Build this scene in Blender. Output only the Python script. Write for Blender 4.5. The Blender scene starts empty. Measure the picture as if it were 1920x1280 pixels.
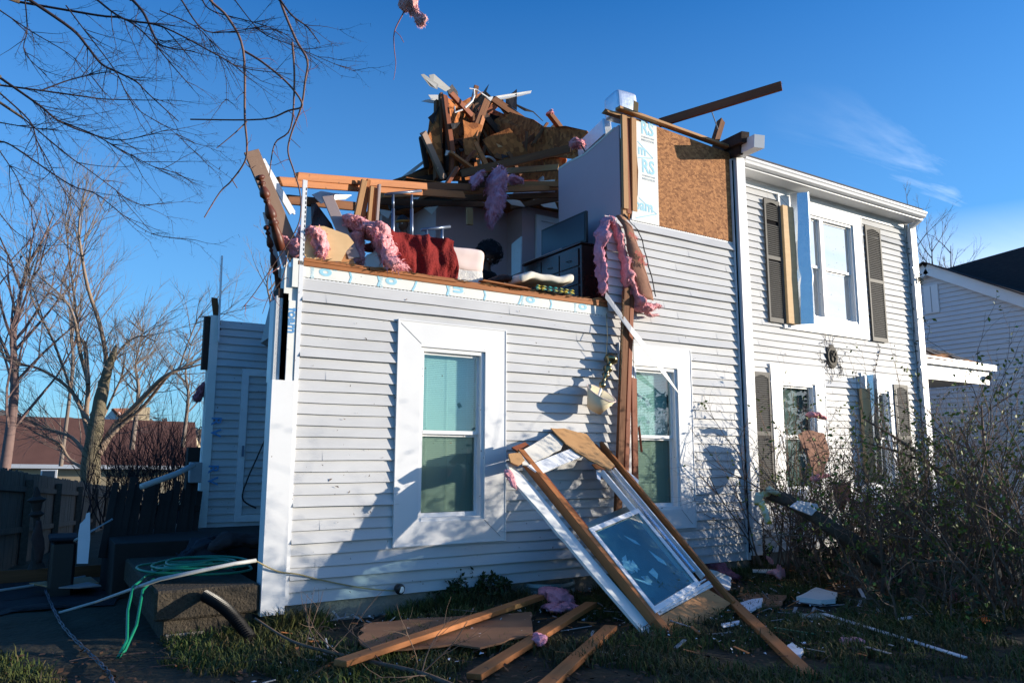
import bpy, bmesh, math, random
from mathutils import Vector, Matrix, noise
sc = bpy.context.scene
COL = sc.collection
R = math.radians
V = Vector
PI = math.pi
# ------------------------------------------------------------------ camera
F = 1420.0; PIT = R(8.77); ROLL = R(0.15); TH = R(58.0)
CAM = V((0, -7.6, 1.6))
fw = V((math.cos(TH)*math.cos(PIT), math.sin(TH)*math.cos(PIT), math.sin(PIT)))
rt0 = V((math.sin(TH), -math.cos(TH), 0)); up0 = rt0.cross(fw)
rt = rt0*math.cos(ROLL)+up0*math.sin(ROLL); upv = up0*math.cos(ROLL)-rt0*math.sin(ROLL)
cd = bpy.data.cameras.new("camera"); cam = bpy.data.objects.new("camera", cd); COL.objects.link(cam)
m = Matrix((rt, upv, -fw)).transposed().to_4x4(); m.translation = CAM; cam.matrix_world = m
cd.sensor_width = 36; cd.lens = F/1920*36; cd.clip_start = .05; cd.clip_end = 2000
sc.camera = cam
sc.render.resolution_x = 1024; sc.render.resolution_y = 682
# ------------------------------------------------------------------ light
SUN_EL = 9.0; SUN_AZ = 60.0      # azimuth from the facade's outward normal (-Y) towards +X
sdir = V((math.sin(R(SUN_AZ))*math.cos(R(SUN_EL)), -math.cos(R(SUN_AZ))*math.cos(R(SUN_EL)), math.sin(R(SUN_EL))))
sl = bpy.data.lights.new("sun", 'SUN'); sl.energy = 5.0; sl.angle = R(.5); sl.color = (1, .90, .75)
so = bpy.data.objects.new("sun", sl); COL.objects.link(so); so.rotation_euler = sdir.to_track_quat('Z', 'Y').to_euler()
so.location = (20, -20, 20)
w = bpy.data.worlds.new("World"); sc.world = w; w.use_nodes = True
nt = w.node_tree; nt.nodes.clear()
def N(t, **k):
    n = nt.nodes.new(t)
    for a, b in k.items(): setattr(n, a, b)
    return n
sky = N('ShaderNodeTexSky'); sky.sky_type = 'NISHITA'; sky.sun_disc = False
sky.sun_elevation = R(SUN_EL); sky.sun_rotation = math.atan2(sdir.x, sdir.y)
sky.air_density = 1.0; sky.dust_density = .3; sky.ozone_density = 3.6; sky.altitude = 200
bg = N('ShaderNodeBackground'); bg.inputs[1].default_value = .148
outw = N('ShaderNodeOutputWorld')
tc = N('ShaderNodeTexCoord'); sep = N('ShaderNodeSeparateXYZ'); nt.links.new(tc.outputs['Generated'], sep.inputs[0])
def mth(op, a, b=None, clamp=False):
    n = N('ShaderNodeMath', operation=op); n.use_clamp = clamp
    for i, x in enumerate((a, b)):
        if x is None: continue
        if isinstance(x, (int, float)): n.inputs[i].default_value = x
        else: nt.links.new(x, n.inputs[i])
    return n.outputs[0]
zc = mth('MAXIMUM', sep.outputs[2], .02)
zc = mth('ADD', zc, .06)
cx = mth('DIVIDE', sep.outputs[0], zc); cy = mth('DIVIDE', sep.outputs[1], zc)
comb = N('ShaderNodeCombineXYZ'); nt.links.new(cx, comb.inputs[0]); nt.links.new(cy, comb.inputs[1])
mp = N('ShaderNodeMapping'); mp.inputs['Rotation'].default_value = (0, 0, R(28)); mp.inputs['Scale'].default_value = (.35, 1.5, 1)
mp.inputs['Location'].default_value = (3.1, .4, 0)
nt.links.new(comb.outputs[0], mp.inputs[0])
n1 = N('ShaderNodeTexNoise'); n1.inputs['Scale'].default_value = 1.7; n1.inputs['Detail'].default_value = 9; n1.inputs['Roughness'].default_value = .58; n1.inputs['Distortion'].default_value = .5
nt.links.new(mp.outputs[0], n1.inputs['Vector'])
cl = mth('MULTIPLY', mth('SUBTRACT', n1.outputs['Fac'], .53), 6.0, True)
# clouds gather low in the eastern part of the sky
hl = mth('SQRT', mth('ADD', mth('MULTIPLY', sep.outputs[0], sep.outputs[0]), mth('MULTIPLY', sep.outputs[1], sep.outputs[1])))
ea = mth('DIVIDE', mth('ADD', mth('MULTIPLY', sep.outputs[0], .978), mth('MULTIPLY', sep.outputs[1], -.208)), mth('MAXIMUM', hl, .01))
east = mth('MULTIPLY', mth('SUBTRACT', ea, .63), 7.0, True)
low = mth('SUBTRACT', 1.0, mth('MULTIPLY', mth('SUBTRACT', sep.outputs[2], .24), 5.0, True))
south = mth('MULTIPLY', mth('MULTIPLY', sep.outputs[1], -3.0), 1.0, True)
lowbank = mth('MULTIPLY', mth('SUBTRACT', mth('ADD', .28, mth('MULTIPLY', south, .30)), sep.outputs[2]), 6.0, True)
cfac = mth('MULTIPLY', mth('MULTIPLY', cl, east), mth('MULTIPLY', low, .8), True)
cfac = mth('MAXIMUM', cfac, mth('MULTIPLY', mth('MULTIPLY', lowbank, east), mth('ADD', mth('MULTIPLY', n1.outputs['Fac'], 1.0), .35)), True)
mixc = N('ShaderNodeMixRGB'); nt.links.new(cfac, mixc.inputs[0])
hs = N('ShaderNodeHueSaturation'); hs.inputs['Saturation'].default_value = 1.15; hs.inputs['Value'].default_value = 1.0
tint = N('ShaderNodeMixRGB', blend_type='MULTIPLY'); tint.inputs[0].default_value = 1; tint.inputs[2].default_value = (.64, 1.06, 1.36, 1)
nt.links.new(sky.outputs[0], hs.inputs['Color']); nt.links.new(hs.outputs[0], tint.inputs[1]); 
hz = N('ShaderNodeMixRGB'); hz.inputs[2].default_value = (1.35, 2.75, 4.3, 1)      # thin haze whitening towards the horizon
nt.links.new(mth('MULTIPLY', mth('MULTIPLY', mth('SUBTRACT', .55, sep.outputs[2]), 1.7, True), .62), hz.inputs[0]); nt.links.new(tint.outputs[0], hz.inputs[1]); nt.links.new(hz.outputs[0], mixc.inputs[1])
mixc.inputs[2].default_value = (7.4, 7.9, 8.5, 1)
nt.links.new(mixc.outputs[0], bg.inputs[0]); nt.links.new(bg.outputs[0], outw.inputs[0])
vs = sc.view_settings; vs.view_transform = 'Standard'; vs.look = 'None'; vs.gamma = 1; vs.use_curve_mapping = False
vs.exposure = .58
sc.cycles.use_denoising = True
sc.cycles.max_bounces = 6; sc.cycles.transparent_max_bounces = 12; sc.cycles.diffuse_bounces = 3
# ------------------------------------------------------------------ photo pixel -> place (on a stated plane)
def ray(px, py): return fw + rt*((px-960)/F) - upv*((py-640)/F)
def PY(px, py, y=0.):
    d = ray(px, py); return CAM + d*((y-CAM.y)/d.y)
def PX(px, py, x):
    d = ray(px, py); return CAM + d*((x-CAM.x)/d.x)
def PZ(px, py, z=0.):
    d = ray(px, py); return CAM + d*((z-CAM.z)/d.z)
def PD(px, py, dist): return CAM + ray(px, py)*dist
def PPL(px, py, o, n):
    d = ray(px, py); return CAM + d*((o-CAM).dot(n)/d.dot(n))
rnd = random.Random(7)
# ------------------------------------------------------------------ materials
MATS = {}
def mat(name, base, col2=None, scale=6., amt=.5, rough=.7, metal=0., bump=0., bscale=None, stretch=(1, 1, 1), detail=5, spec=.3,
        specks=None, speck_scale=40., speck_thr=.7, kind='noise', trans=0., contrast=.25, emis=None):
    m = bpy.data.materials.new(name); m.use_nodes = True; nt = m.node_tree; b = nt.nodes['Principled BSDF']
    b.inputs['Roughness'].default_value = rough; b.inputs['Metallic'].default_value = metal
    b.inputs['Specular IOR Level'].default_value = spec
    if trans: b.inputs['Transmission Weight'].default_value = trans
    col2 = col2 or tuple(c*.72 for c in base)
    L = nt.links.new
    tc = nt.nodes.new('ShaderNodeTexCoord'); mp = nt.nodes.new('ShaderNodeMapping'); mp.inputs['Scale'].default_value = stretch
    L(tc.outputs['Object'], mp.inputs[0])
    if kind == 'voronoi':
        vo = nt.nodes.new('ShaderNodeTexVoronoi'); vo.inputs['Scale'].default_value = scale
        dn = nt.nodes.new('ShaderNodeTexNoise'); dn.inputs['Scale'].default_value = scale*.6
        ad = nt.nodes.new('ShaderNodeMixRGB'); ad.blend_type = 'ADD'; ad.inputs[0].default_value = .06
        L(mp.outputs[0], ad.inputs[1]); L(mp.outputs[0], dn.inputs['Vector']); L(dn.outputs['Color'], ad.inputs[2]); L(ad.outputs[0], vo.inputs['Vector'])
        sp = nt.nodes.new('ShaderNodeSeparateColor'); L(vo.outputs['Color'], sp.inputs[0]); fac = sp.outputs[0]
    else:
        no = nt.nodes.new('ShaderNodeTexNoise'); no.inputs['Scale'].default_value = scale; no.inputs['Detail'].default_value = detail
        no.inputs['Roughness'].default_value = .6
        L(mp.outputs[0], no.inputs['Vector']); fac = no.outputs['Fac']
    rp = nt.nodes.new('ShaderNodeValToRGB'); L(fac, rp.inputs[0])
    lo, hi = .5-contrast, .5+contrast
    rp.color_ramp.elements[0].position = max(lo, 0); rp.color_ramp.elements[1].position = min(hi, 1)
    mixc = tuple(a*(1-amt)+b_*amt for a, b_ in zip(base, col2))
    rp.color_ramp.elements[0].color = (*mixc, 1); rp.color_ramp.elements[1].color = (*base, 1)
    col = rp.outputs[0]
    if specks:
        ns = nt.nodes.new('ShaderNodeTexNoise'); ns.inputs['Scale'].default_value = speck_scale; ns.inputs['Detail'].default_value = 3
        L(tc.outputs['Object'], ns.inputs['Vector'])
        r2 = nt.nodes.new('ShaderNodeValToRGB'); r2.color_ramp.elements[0].position = speck_thr; r2.color_ramp.elements[1].position = speck_thr+.03
        L(ns.outputs['Fac'], r2.inputs[0]); mx = nt.nodes.new('ShaderNodeMixRGB'); L(r2.outputs[0], mx.inputs[0]); L(col, mx.inputs[1])
        mx.inputs[2].default_value = (*specks, 1); col = mx.outputs[0]
    L(col, b.inputs['Base Color'])
    if bump:
        nb = nt.nodes.new('ShaderNodeTexNoise'); nb.inputs['Scale'].default_value = bscale or scale*3; nb.inputs['Detail'].default_value = 5
        L(mp.outputs[0], nb.inputs['Vector']); bp = nt.nodes.new('ShaderNodeBump'); bp.inputs['Strength'].default_value = min(1, bump*2); bp.inputs['Distance'].default_value = .02*bump
        L(nb.outputs['Fac'], bp.inputs['Height']); L(bp.outputs[0], b.inputs['Normal'])
    if emis:
        b.inputs['Emission Color'].default_value = (*emis, 1); b.inputs['Emission Strength'].default_value = 1
    MATS[name] = m
    return m
def glass(name, tint, refl, rough=0.0):
    m = bpy.data.materials.new(name); m.use_nodes = True; nt = m.node_tree; nt.nodes.clear(); L = nt.links.new
    o = nt.nodes.new('ShaderNodeOutputMaterial'); mx = nt.nodes.new('ShaderNodeMixShader'); t = nt.nodes.new('ShaderNodeBsdfTransparent'); g = nt.nodes.new('ShaderNodeBsdfGlossy')
    t.inputs[0].default_value = (*tint, 1); g.inputs['Roughness'].default_value = rough
    fr = nt.nodes.new('ShaderNodeFresnel'); fr.inputs[0].default_value = 1.5
    ge = nt.nodes.new('ShaderNodeNewGeometry'); bf = nt.nodes.new('ShaderNodeMath'); bf.operation = 'SUBTRACT'; bf.inputs[0].default_value = 1; L(ge.outputs['Backfacing'], bf.inputs[1]); fm = nt.nodes.new('ShaderNodeMath'); fm.operation = 'MULTIPLY'
    ma = nt.nodes.new('ShaderNodeMath'); ma.operation = 'ADD'; ma.inputs[1].default_value = refl; ma.use_clamp = True
    tcn = nt.nodes.new('ShaderNodeTexCoord'); nb = nt.nodes.new('ShaderNodeTexNoise'); nb.inputs['Scale'].default_value = 1.6
    L(tcn.outputs['Object'], nb.inputs['Vector']); bp = nt.nodes.new('ShaderNodeBump'); bp.inputs['Strength'].default_value = .03; bp.inputs['Distance'].default_value = .05
    L(nb.outputs[0], bp.inputs['Height']); L(bp.outputs[0], g.inputs['Normal'])
    L(fr.outputs[0], ma.inputs[0]); L(ma.outputs[0], fm.inputs[0]); L(bf.outputs[0], fm.inputs[1]); L(fm.outputs[0], mx.inputs[0]); L(t.outputs[0], mx.inputs[1]); L(g.outputs[0], mx.inputs[2]); L(mx.outputs[0], o.inputs[0])
    MATS[name] = m; return m
mat('siding', (.585, .585, .585), (.42, .42, .425), 1.6, .75, rough=.5, bump=.12, bscale=30, specks=(.30, .27, .24), speck_scale=26, speck_thr=.76, stretch=(.6, 1, 2))
mat('siding_specked', (.585, .585, .585), (.42, .42, .425), 1.6, .75, rough=.5, specks=(.1, .08, .06), speck_scale=22, speck_thr=.71)  # same base tones as the front siding, with darker, denser specks
mat('trim', (.76, .76, .76), (.62, .62, .62), 1.8, .5, rough=.4, bump=.05, bscale=14, specks=(.2, .15, .11), speck_scale=30, speck_thr=.745)
mat('frame_white', (.80, .80, .80), (.68, .68, .68), 5, .4, rough=.35)
mat('metal_white', (.74, .75, .76), (.6, .6, .62), 6, .6, rough=.35, metal=.0, spec=.5, specks=(.25, .2, .16), speck_scale=45, speck_thr=.7)
mat('aluminium', (.62, .68, .74), (.5, .55, .6), 3, .6, rough=.22, metal=.85, bump=.25, bscale=5)
mat('foil', (.85, .87, .9), (.62, .64, .68), 7, .6, rough=.38, metal=.75, bump=.35, bscale=11)
mat('wood_new', (.44, .165, .052), (.22, .072, .022), 1.2, .8, rough=.65, stretch=(1, 14, 14), bump=.25, detail=8, specks=(.14, .06, .03), speck_scale=9, speck_thr=.72)
mat('wood_pale', (.47, .26, .115), (.30, .145, .055), 1.2, .8, rough=.65, stretch=(1, 14, 14), bump=.2, detail=8, specks=(.22, .12, .06), speck_scale=10, speck_thr=.72)
mat('wood_old', (.21, .085, .034), (.10, .037, .015), 1.4, .9, rough=.75, stretch=(1, 12, 12), bump=.3, detail=8)
mat('wood_red', (.30, .085, .03), (.15, .04, .018), 1.4, .9, rough=.65, stretch=(1, 12, 12), bump=.2, detail=8)
mat('wood_dark', (.06, .035, .025), (.02, .012, .01), 2, .8, rough=.8, stretch=(1, 8, 8), bump=.3)  # darkest timber tone, a near black brown
mat('paint_brown', (.26, .165, .115), (.2, .12, .08), 2, .7, rough=.5, stretch=(1, 6, 6), bump=.1, specks=(.5, .35, .2), speck_scale=9, speck_thr=.74)
mat('paint_mauve', (.37, .29, .27), (.31, .24, .22), 2, .7, rough=.6, stretch=(1, 4, 4), bump=.1)
mat('cherry_post', (.14, .04, .02), (.07, .018, .011), 4, .8, rough=.45, spec=.35)
mat('cherry', (.055, .012, .008), (.02, .006, .005), 4, .8, rough=.25, spec=.6)
mat('osb', (.50, .225, .085), (.20, .075, .025), 24, .95, rough=.8, kind='voronoi', stretch=(1, 1, 1.7), contrast=.48, bump=.5, bscale=50)
mat('osb_dark', (.50, .175, .05), (.18, .055, .016), 13, .9, rough=.85, kind='voronoi', stretch=(1, 1.4, 1), contrast=.45, bump=.4, bscale=40)
mat('plywood', (.66, .45, .24), (.52, .32, .15), 3, .7, rough=.7, stretch=(1, 1, 5), bump=.1)
mat('plywood_orange', (.58, .29, .12), (.36, .15, .055), 2.5, .85, rough=.7, stretch=(1, 5, 5), bump=.2, specks=(.2, .08, .03), speck_scale=12, speck_thr=.70)  # more orange plywood with dark specks
mat('foam_board', (.76, .76, .72), (.62, .62, .58), 6, .5, rough=.6, bump=.1, specks=(.3, .28, .25), speck_scale=30, speck_thr=.72)
mat('foam_ink', (.24, .53, .68), (.45, .68, .76), 22, .7, rough=.6, contrast=.2)
mat('foam_ink_dark', (.05, .22, .5), (.2, .4, .6), 22, .6, rough=.6)
mat('ink_grey', (.42, .5, .55), (.6, .64, .66), 20, .6, rough=.6)
mat('drywall', (.70, .67, .60), (.58, .54, .47), 4, .7, rough=.85, bump=.2, bscale=20)
mat('drywall_paper', (.48, .27, .12), (.36, .19, .08), 5, .7, rough=.85, bump=.3, bscale=9)
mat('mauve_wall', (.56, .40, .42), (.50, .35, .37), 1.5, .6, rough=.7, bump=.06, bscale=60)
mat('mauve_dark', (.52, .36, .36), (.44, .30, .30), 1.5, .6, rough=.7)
mat('ceiling_white', (.55, .52, .5), (.4, .37, .35), 3, .6, rough=.9)
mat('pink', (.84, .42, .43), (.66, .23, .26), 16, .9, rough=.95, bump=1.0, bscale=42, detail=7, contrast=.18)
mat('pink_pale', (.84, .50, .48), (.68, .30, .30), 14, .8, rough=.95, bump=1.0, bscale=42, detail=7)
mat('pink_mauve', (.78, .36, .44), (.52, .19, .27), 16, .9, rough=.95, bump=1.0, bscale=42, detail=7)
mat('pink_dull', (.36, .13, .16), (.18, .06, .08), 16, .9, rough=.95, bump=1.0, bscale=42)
mat('kraft', (.33, .165, .105), (.17, .075, .05), 6, .9, rough=.8, bump=.6, bscale=10)
mat('kraft_ink', (.5, .05, .05), None, 8, .4)
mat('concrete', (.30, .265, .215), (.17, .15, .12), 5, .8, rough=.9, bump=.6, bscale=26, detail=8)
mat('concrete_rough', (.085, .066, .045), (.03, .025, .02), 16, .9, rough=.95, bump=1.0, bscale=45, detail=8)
mat('tar', (.018, .016, .022), (.01, .01, .012), 6, .5, rough=.7, bump=.3)
mat('shingle', (.13, .12, .12), (.07, .065, .065), 30, .8, rough=.95, bump=.5, bscale=60, specks=(.2, .19, .18), speck_scale=60, speck_thr=.62)
mat('shutter', (.055, .053, .050), (.04, .038, .036), 5, .6, rough=.6, specks=(.3, .3, .28), speck_scale=40, speck_thr=.7)
mat('bronze', (.045, .038, .03), (.09, .075, .055), 9, .7, rough=.7, metal=.0, bump=.4)
mat('brass', (.30, .25, .14), (.16, .13, .07), 6, .7, rough=.25, metal=.9)
mat('shade_cloth', (.75, .66, .47), (.62, .52, .33), 3, .6, rough=.8)
mat('black_plastic', (.012, .012, .014), (.02, .02, .02), 5, .5, rough=.35, spec=.5)
mat('black_matte', (.010, .009, .011), (.005, .005, .005), 5, .5, rough=.9, spec=.05)
mat('bin_lid', (.03, .03, .035), None, 5, .5, rough=.8, spec=.1)
mat('steel', (.20, .24, .32), (.14, .17, .22), 5, .5, rough=.3, metal=.6)
mat('red_cloth', (.22, .014, .012), (.12, .006, .006), 10, .7, rough=.9, bump=1.0, bscale=38)
mat('sheet', (.72, .58, .54), (.64, .50, .46), 2, .5, rough=.85, bump=.2)
mat('quilt', (.66, .64, .60), (.40, .40, .42), 16, .6, rough=.85, kind='voronoi', contrast=.3, bump=.6)
mat('pillow', (.74, .68, .58), (.62, .55, .45), 4, .6, rough=.85, bump=.3, bscale=10)
mat('zig', (.02, .02, .025), (.02, .02, .02), 20, .2, rough=.9)
mat('zig_col', (.75, .6, .1), (.05, .55, .6), 12, 1., rough=.9, contrast=.04)
mat('skin_dark', (.11, .05, .032), (.075, .034, .022), 8, .5, rough=.5)
mat('hair', (.035, .033, .042), (.014, .013, .016), 60, .8, rough=.7, bump=1.0, bscale=90)
mat('cloth_black', (.014, .014, .018), (.008, .008, .01), 10, .5, rough=.9)
mat('orange_cap', (.35, .10, .02), (.5, .25, .05), 12, .7, rough=.9)
mat('screen', (.010, .022, .045), (.010, .022, .045), 2, .1, rough=.35, spec=.8)
mat('blind', (.66, .72, .66), (.58, .64, .58), 5, .3, rough=.6)
mat('curtain', (.06, .07, .065), (.04, .045, .04), 5, .5, rough=.9)
glass('pane_upper', (.84, .965, .965), .13, .0)
glass('pane_screen', (.74, .80, .77), .02, .02)
glass('pane_clear', (.66, .72, .72), .10, .0)
glass('pane_sky', (.35, .4, .42), .72, .0)
glass('pane_debris', (.72, .90, .92), .07, .0)
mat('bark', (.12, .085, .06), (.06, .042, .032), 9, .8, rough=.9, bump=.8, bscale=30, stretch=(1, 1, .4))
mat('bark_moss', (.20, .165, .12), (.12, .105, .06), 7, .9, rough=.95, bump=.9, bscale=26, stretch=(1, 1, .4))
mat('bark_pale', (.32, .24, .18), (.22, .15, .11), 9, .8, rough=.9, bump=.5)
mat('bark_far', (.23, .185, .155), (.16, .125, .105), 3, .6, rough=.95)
mat('twig_red', (.21, .14, .125), (.15, .095, .09), 9, .7, rough=.8)
mat('twig_dark', (.055, .038, .040), (.028, .02, .024), 9, .7, rough=.85)
mat('vine', (.20, .125, .10), (.12, .06, .055), 12, .7, rough=.8)
mat('twig_pink', (.30, .13, .12), (.22, .08, .09), 9, .7, rough=.8)
mat('stem', (.19, .13, .095), (.09, .06, .045), 12, .8, rough=.9)
mat('leaf_green', (.20, .25, .03), (.045, .075, .014), 9, .9, rough=.55)
mat('leaf_dark', (.035, .055, .014), (.015, .03, .008), 9, .8, rough=.55)
mat('leaf_brown', (.13, .065, .035), (.06, .035, .02), 9, .9, rough=.8)
mat('evergreen', (.03, .045, .02), (.015, .025, .01), 3, .8, rough=.9)
mat('grass_mat', (.06, .088, .017), (.075, .062, .022), 1.1, 1., rough=.8, contrast=.15)
mat('grass_dry', (.12, .09, .045), (.07, .05, .025), 1.3, 1., rough=.85, contrast=.2)
mat('soil', (.055, .045, .026), (.022, .019, .011), 2.2, .9, rough=.98, bump=1.0, bscale=14, detail=9)
mat('asphalt', (.022, .021, .025), (.012, .012, .014), 5, .8, rough=.9, bump=.5, bscale=60)
mat('fence_wood', (.17, .13, .095), (.08, .062, .048), 2.5, .9, rough=.9, stretch=(7, 7, 1), bump=.3)
mat('fence_dark', (.04, .03, .026), (.02, .016, .014), 3, .8, rough=.9)
mat('brown_roof', (.22, .10, .068), (.15, .066, .046), 1.1, .8, rough=.95, bump=.5, bscale=18)
mat('tan_siding', (.50, .40, .26), (.44, .35, .23), 2, .5, rough=.8)
mat('neighbour_siding', (.60, .61, .63), (.52, .53, .56), 1.5, .6, rough=.6, specks=(.3, .3, .3), speck_scale=9, speck_thr=.74)
mat('dark_roof', (.045, .035, .035), (.02, .016, .017), 9, .9, rough=.95, stretch=(1, 1, 3), bump=.4)
mat('hose', (.008, .20, .11), (.005, .12, .07), 5, .5, rough=.35, spec=.5)
mat('brown_cloth', (.05, .03, .028), (.025, .015, .015), 3, .6, rough=.9, bump=.5)
mat('pvc', (.5, .5, .48), (.38, .38, .36), 3, .6, rough=.5)
mat('paper_white', (.75, .76, .80), (.6, .62, .66), 5, .6, rough=.8, bump=.3)
mat('paper_yellow', (.55, .40, .03), (.75, .7, .55), 4, 1., rough=.7, contrast=.06)
mat('cardboard', (.27, .135, .07), (.17, .08, .042), 3, .8, rough=.85, bump=.2, specks=(.6, .5, .45), speck_scale=12, speck_thr=.70)
mat('cord', (.02, .018, .02), (.02, .018, .02), 3, .1, rough=.6)
mat('cord_gold', (.34, .28, .14), (.25, .2, .1), 3, .3, rough=.5)
mat('cable', (.12, .115, .15), (.03, .03, .04), 10, 1., rough=.5, contrast=.08)
mat('well_metal', (.26, .34, .33), (.16, .2, .2), 4, .8, rough=.5, metal=.4)
mat('box_grey', (.30, .31, .32), (.2, .2, .2), 4, .5, rough=.6)
mat('orange_leaf', (.6, .12, .02), (.4, .1, .02), 9, .5, rough=.7)
# ------------------------------------------------------------------ mesh builder
WM = {}
def place(o, parent):
    COL.objects.link(o)
    if parent is not None:
        o.parent = parent; o.matrix_parent_inverse = WM[parent.name].inverted()
def tag(o, label=None, cat=None, group=None, kind=None):
    if label: o['label'] = label
    if cat: o['category'] = cat
    if group: o['group'] = group
    if kind: o['kind'] = kind
    return o
def thing(name, label, cat, loc, group=None):
    o = bpy.data.objects.new(name, None); COL.objects.link(o); o.location = loc; o.empty_display_size = .1
    WM[o.name] = Matrix.Translation(V(loc)); return tag(o, label, cat, group)
class MB:
    def __init__(s): s.v = []; s.f = []
    def add(s, vs, fs):
        n = len(s.v); s.v += [V(p) for p in vs]; s.f += [tuple(i+n for i in f) for f in fs]; return s
    def box(s, x0, x1, y0, y1, z0, z1):
        return s.add([(x0, y0, z0), (x1, y0, z0), (x1, y1, z0), (x0, y1, z0), (x0, y0, z1), (x1, y0, z1), (x1, y1, z1), (x0, y1, z1)],
                     [(0, 3, 2, 1), (4, 5, 6, 7), (0, 1, 5, 4), (1, 2, 6, 5), (2, 3, 7, 6), (3, 0, 4, 7)])
    def bar(s, p0, p1, w, h, up=(0, 0, 1)):
        p0, p1 = V(p0), V(p1); d = (p1-p0).normalized(); up = V(up)
        if abs(d.dot(up)) > .98: up = V((1, 0, 0)) if abs(d.x) < .9 else V((0, 1, 0))
        a = d.cross(up).normalized()*w*.5; b = a.cross(d).normalized()*h*.5
        vs = [p+i*a+j*b for p in (p0, p1) for i, j in ((-1, -1), (1, -1), (1, 1), (-1, 1))]
        return s.add(vs, [(0, 3, 2, 1), (4, 5, 6, 7), (0, 1, 5, 4), (1, 2, 6, 5), (2, 3, 7, 6), (3, 0, 4, 7)])
    def prism(s, pts, off):
        n = len(pts); off = V(off); a = [V(p) for p in pts]
        return s.add(a+[p+off for p in a], [tuple(range(n)), tuple(range(2*n-1, n-1, -1))]+[(i, i+n, (i+1) % n+n, (i+1) % n) for i in range(n)])
    def tube(s, pts, rad, n=6, cap=True, flat=1.):
        pts = [V(p) for p in pts]
        if isinstance(rad, (int, float)): rad = [rad]*len(pts)
        if len(rad) != len(pts):
            q_ = rad; m_ = len(q_)-1; rad = []
            for i in range(len(pts)): t_ = i/(len(pts)-1)*m_; k_ = min(int(t_), m_-1); rad.append(q_[k_]+(q_[k_+1]-q_[k_])*(t_-k_))
        vs = []; prev = None
        for i, p in enumerate(pts):
            d = (pts[min(i+1, len(pts)-1)]-pts[max(i-1, 0)])
            d = d.normalized() if d.length > 1e-9 else V((0, 0, 1))
            if prev is None:
                a = d.cross(V((0, 0, 1)) if abs(d.z) < .9 else V((1, 0, 0))).normalized()
            else: a = (prev-d*prev.dot(d)).normalized()
            prev = a; b = d.cross(a)
            for k in range(n):
                t = 2*PI*k/n; vs.append(p+a*(math.cos(t)*rad[i])+b*(math.sin(t)*rad[i]*flat))
        fs = [(i*n+k, i*n+(k+1) % n, (i+1)*n+(k+1) % n, (i+1)*n+k) for i in range(len(pts)-1) for k in range(n)]
        if cap: fs += [tuple(range(n-1, -1, -1)), tuple(range((len(pts)-1)*n, len(pts)*n))]
        return s.add(vs, fs)
    def lathe(s, p0, p1, prof, n=16):      # prof: list of (t along axis, radius)
        p0, p1 = V(p0), V(p1); return s.tube([p0.lerp(p1, t) for t, r in prof], [r for t, r in prof], n)
    def ell(s, c, r, n=12, m=8, fn=None):
        c = V(c); vs = []
        for i in range(m+1):
            th = PI*i/m
            for k in range(n):
                ph = 2*PI*k/n; u = V((math.sin(th)*math.cos(ph), math.sin(th)*math.sin(ph), math.cos(th)))
                q = V((u.x*r[0], u.y*r[1], u.z*r[2]))
                if fn: q = fn(q, u)
                vs.append(c+q)
        return s.add(vs, [(i*n+k, (i+1)*n+k, (i+1)*n+(k+1) % n, i*n+(k+1) % n) for i in range(m) for k in range(n)])
    def build(s, name, mt, parent=None, smooth=False, bevel=0., frame=None, merge=False):
        me = bpy.data.meshes.new(name)
        if not s.v: s.v = [V((0, 0, 0))]*3; s.f = [(0, 1, 2)]
        if frame is not None: M = frame
        else:
            xs = [p.x for p in s.v]; ys = [p.y for p in s.v]; zs = [p.z for p in s.v]
            M = Matrix.Translation(((min(xs)+max(xs))/2, (min(ys)+max(ys))/2, min(zs)))
        Mi = M.inverted()
        me.from_pydata([Mi @ p for p in s.v], [], s.f); me.update()
        bm = bmesh.new(); bm.from_mesh(me)
        if merge: bmesh.ops.remove_doubles(bm, verts=bm.verts, dist=1e-5)
        bmesh.ops.recalc_face_normals(bm, faces=bm.faces)
        if bevel:
            bmesh.ops.bevel(bm, geom=list(bm.edges), offset=bevel, segments=1, affect='EDGES', profile=.5)
        bm.to_mesh(me); bm.free()
        if smooth:
            for p in me.polygons: p.use_smooth = True
        me.materials.append(MATS[mt] if isinstance(mt, str) else mt)
        o = bpy.data.objects.new(name, me); place(o, parent); o.matrix_basis = M
        WM[o.name] = M.copy()
        return o
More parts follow.
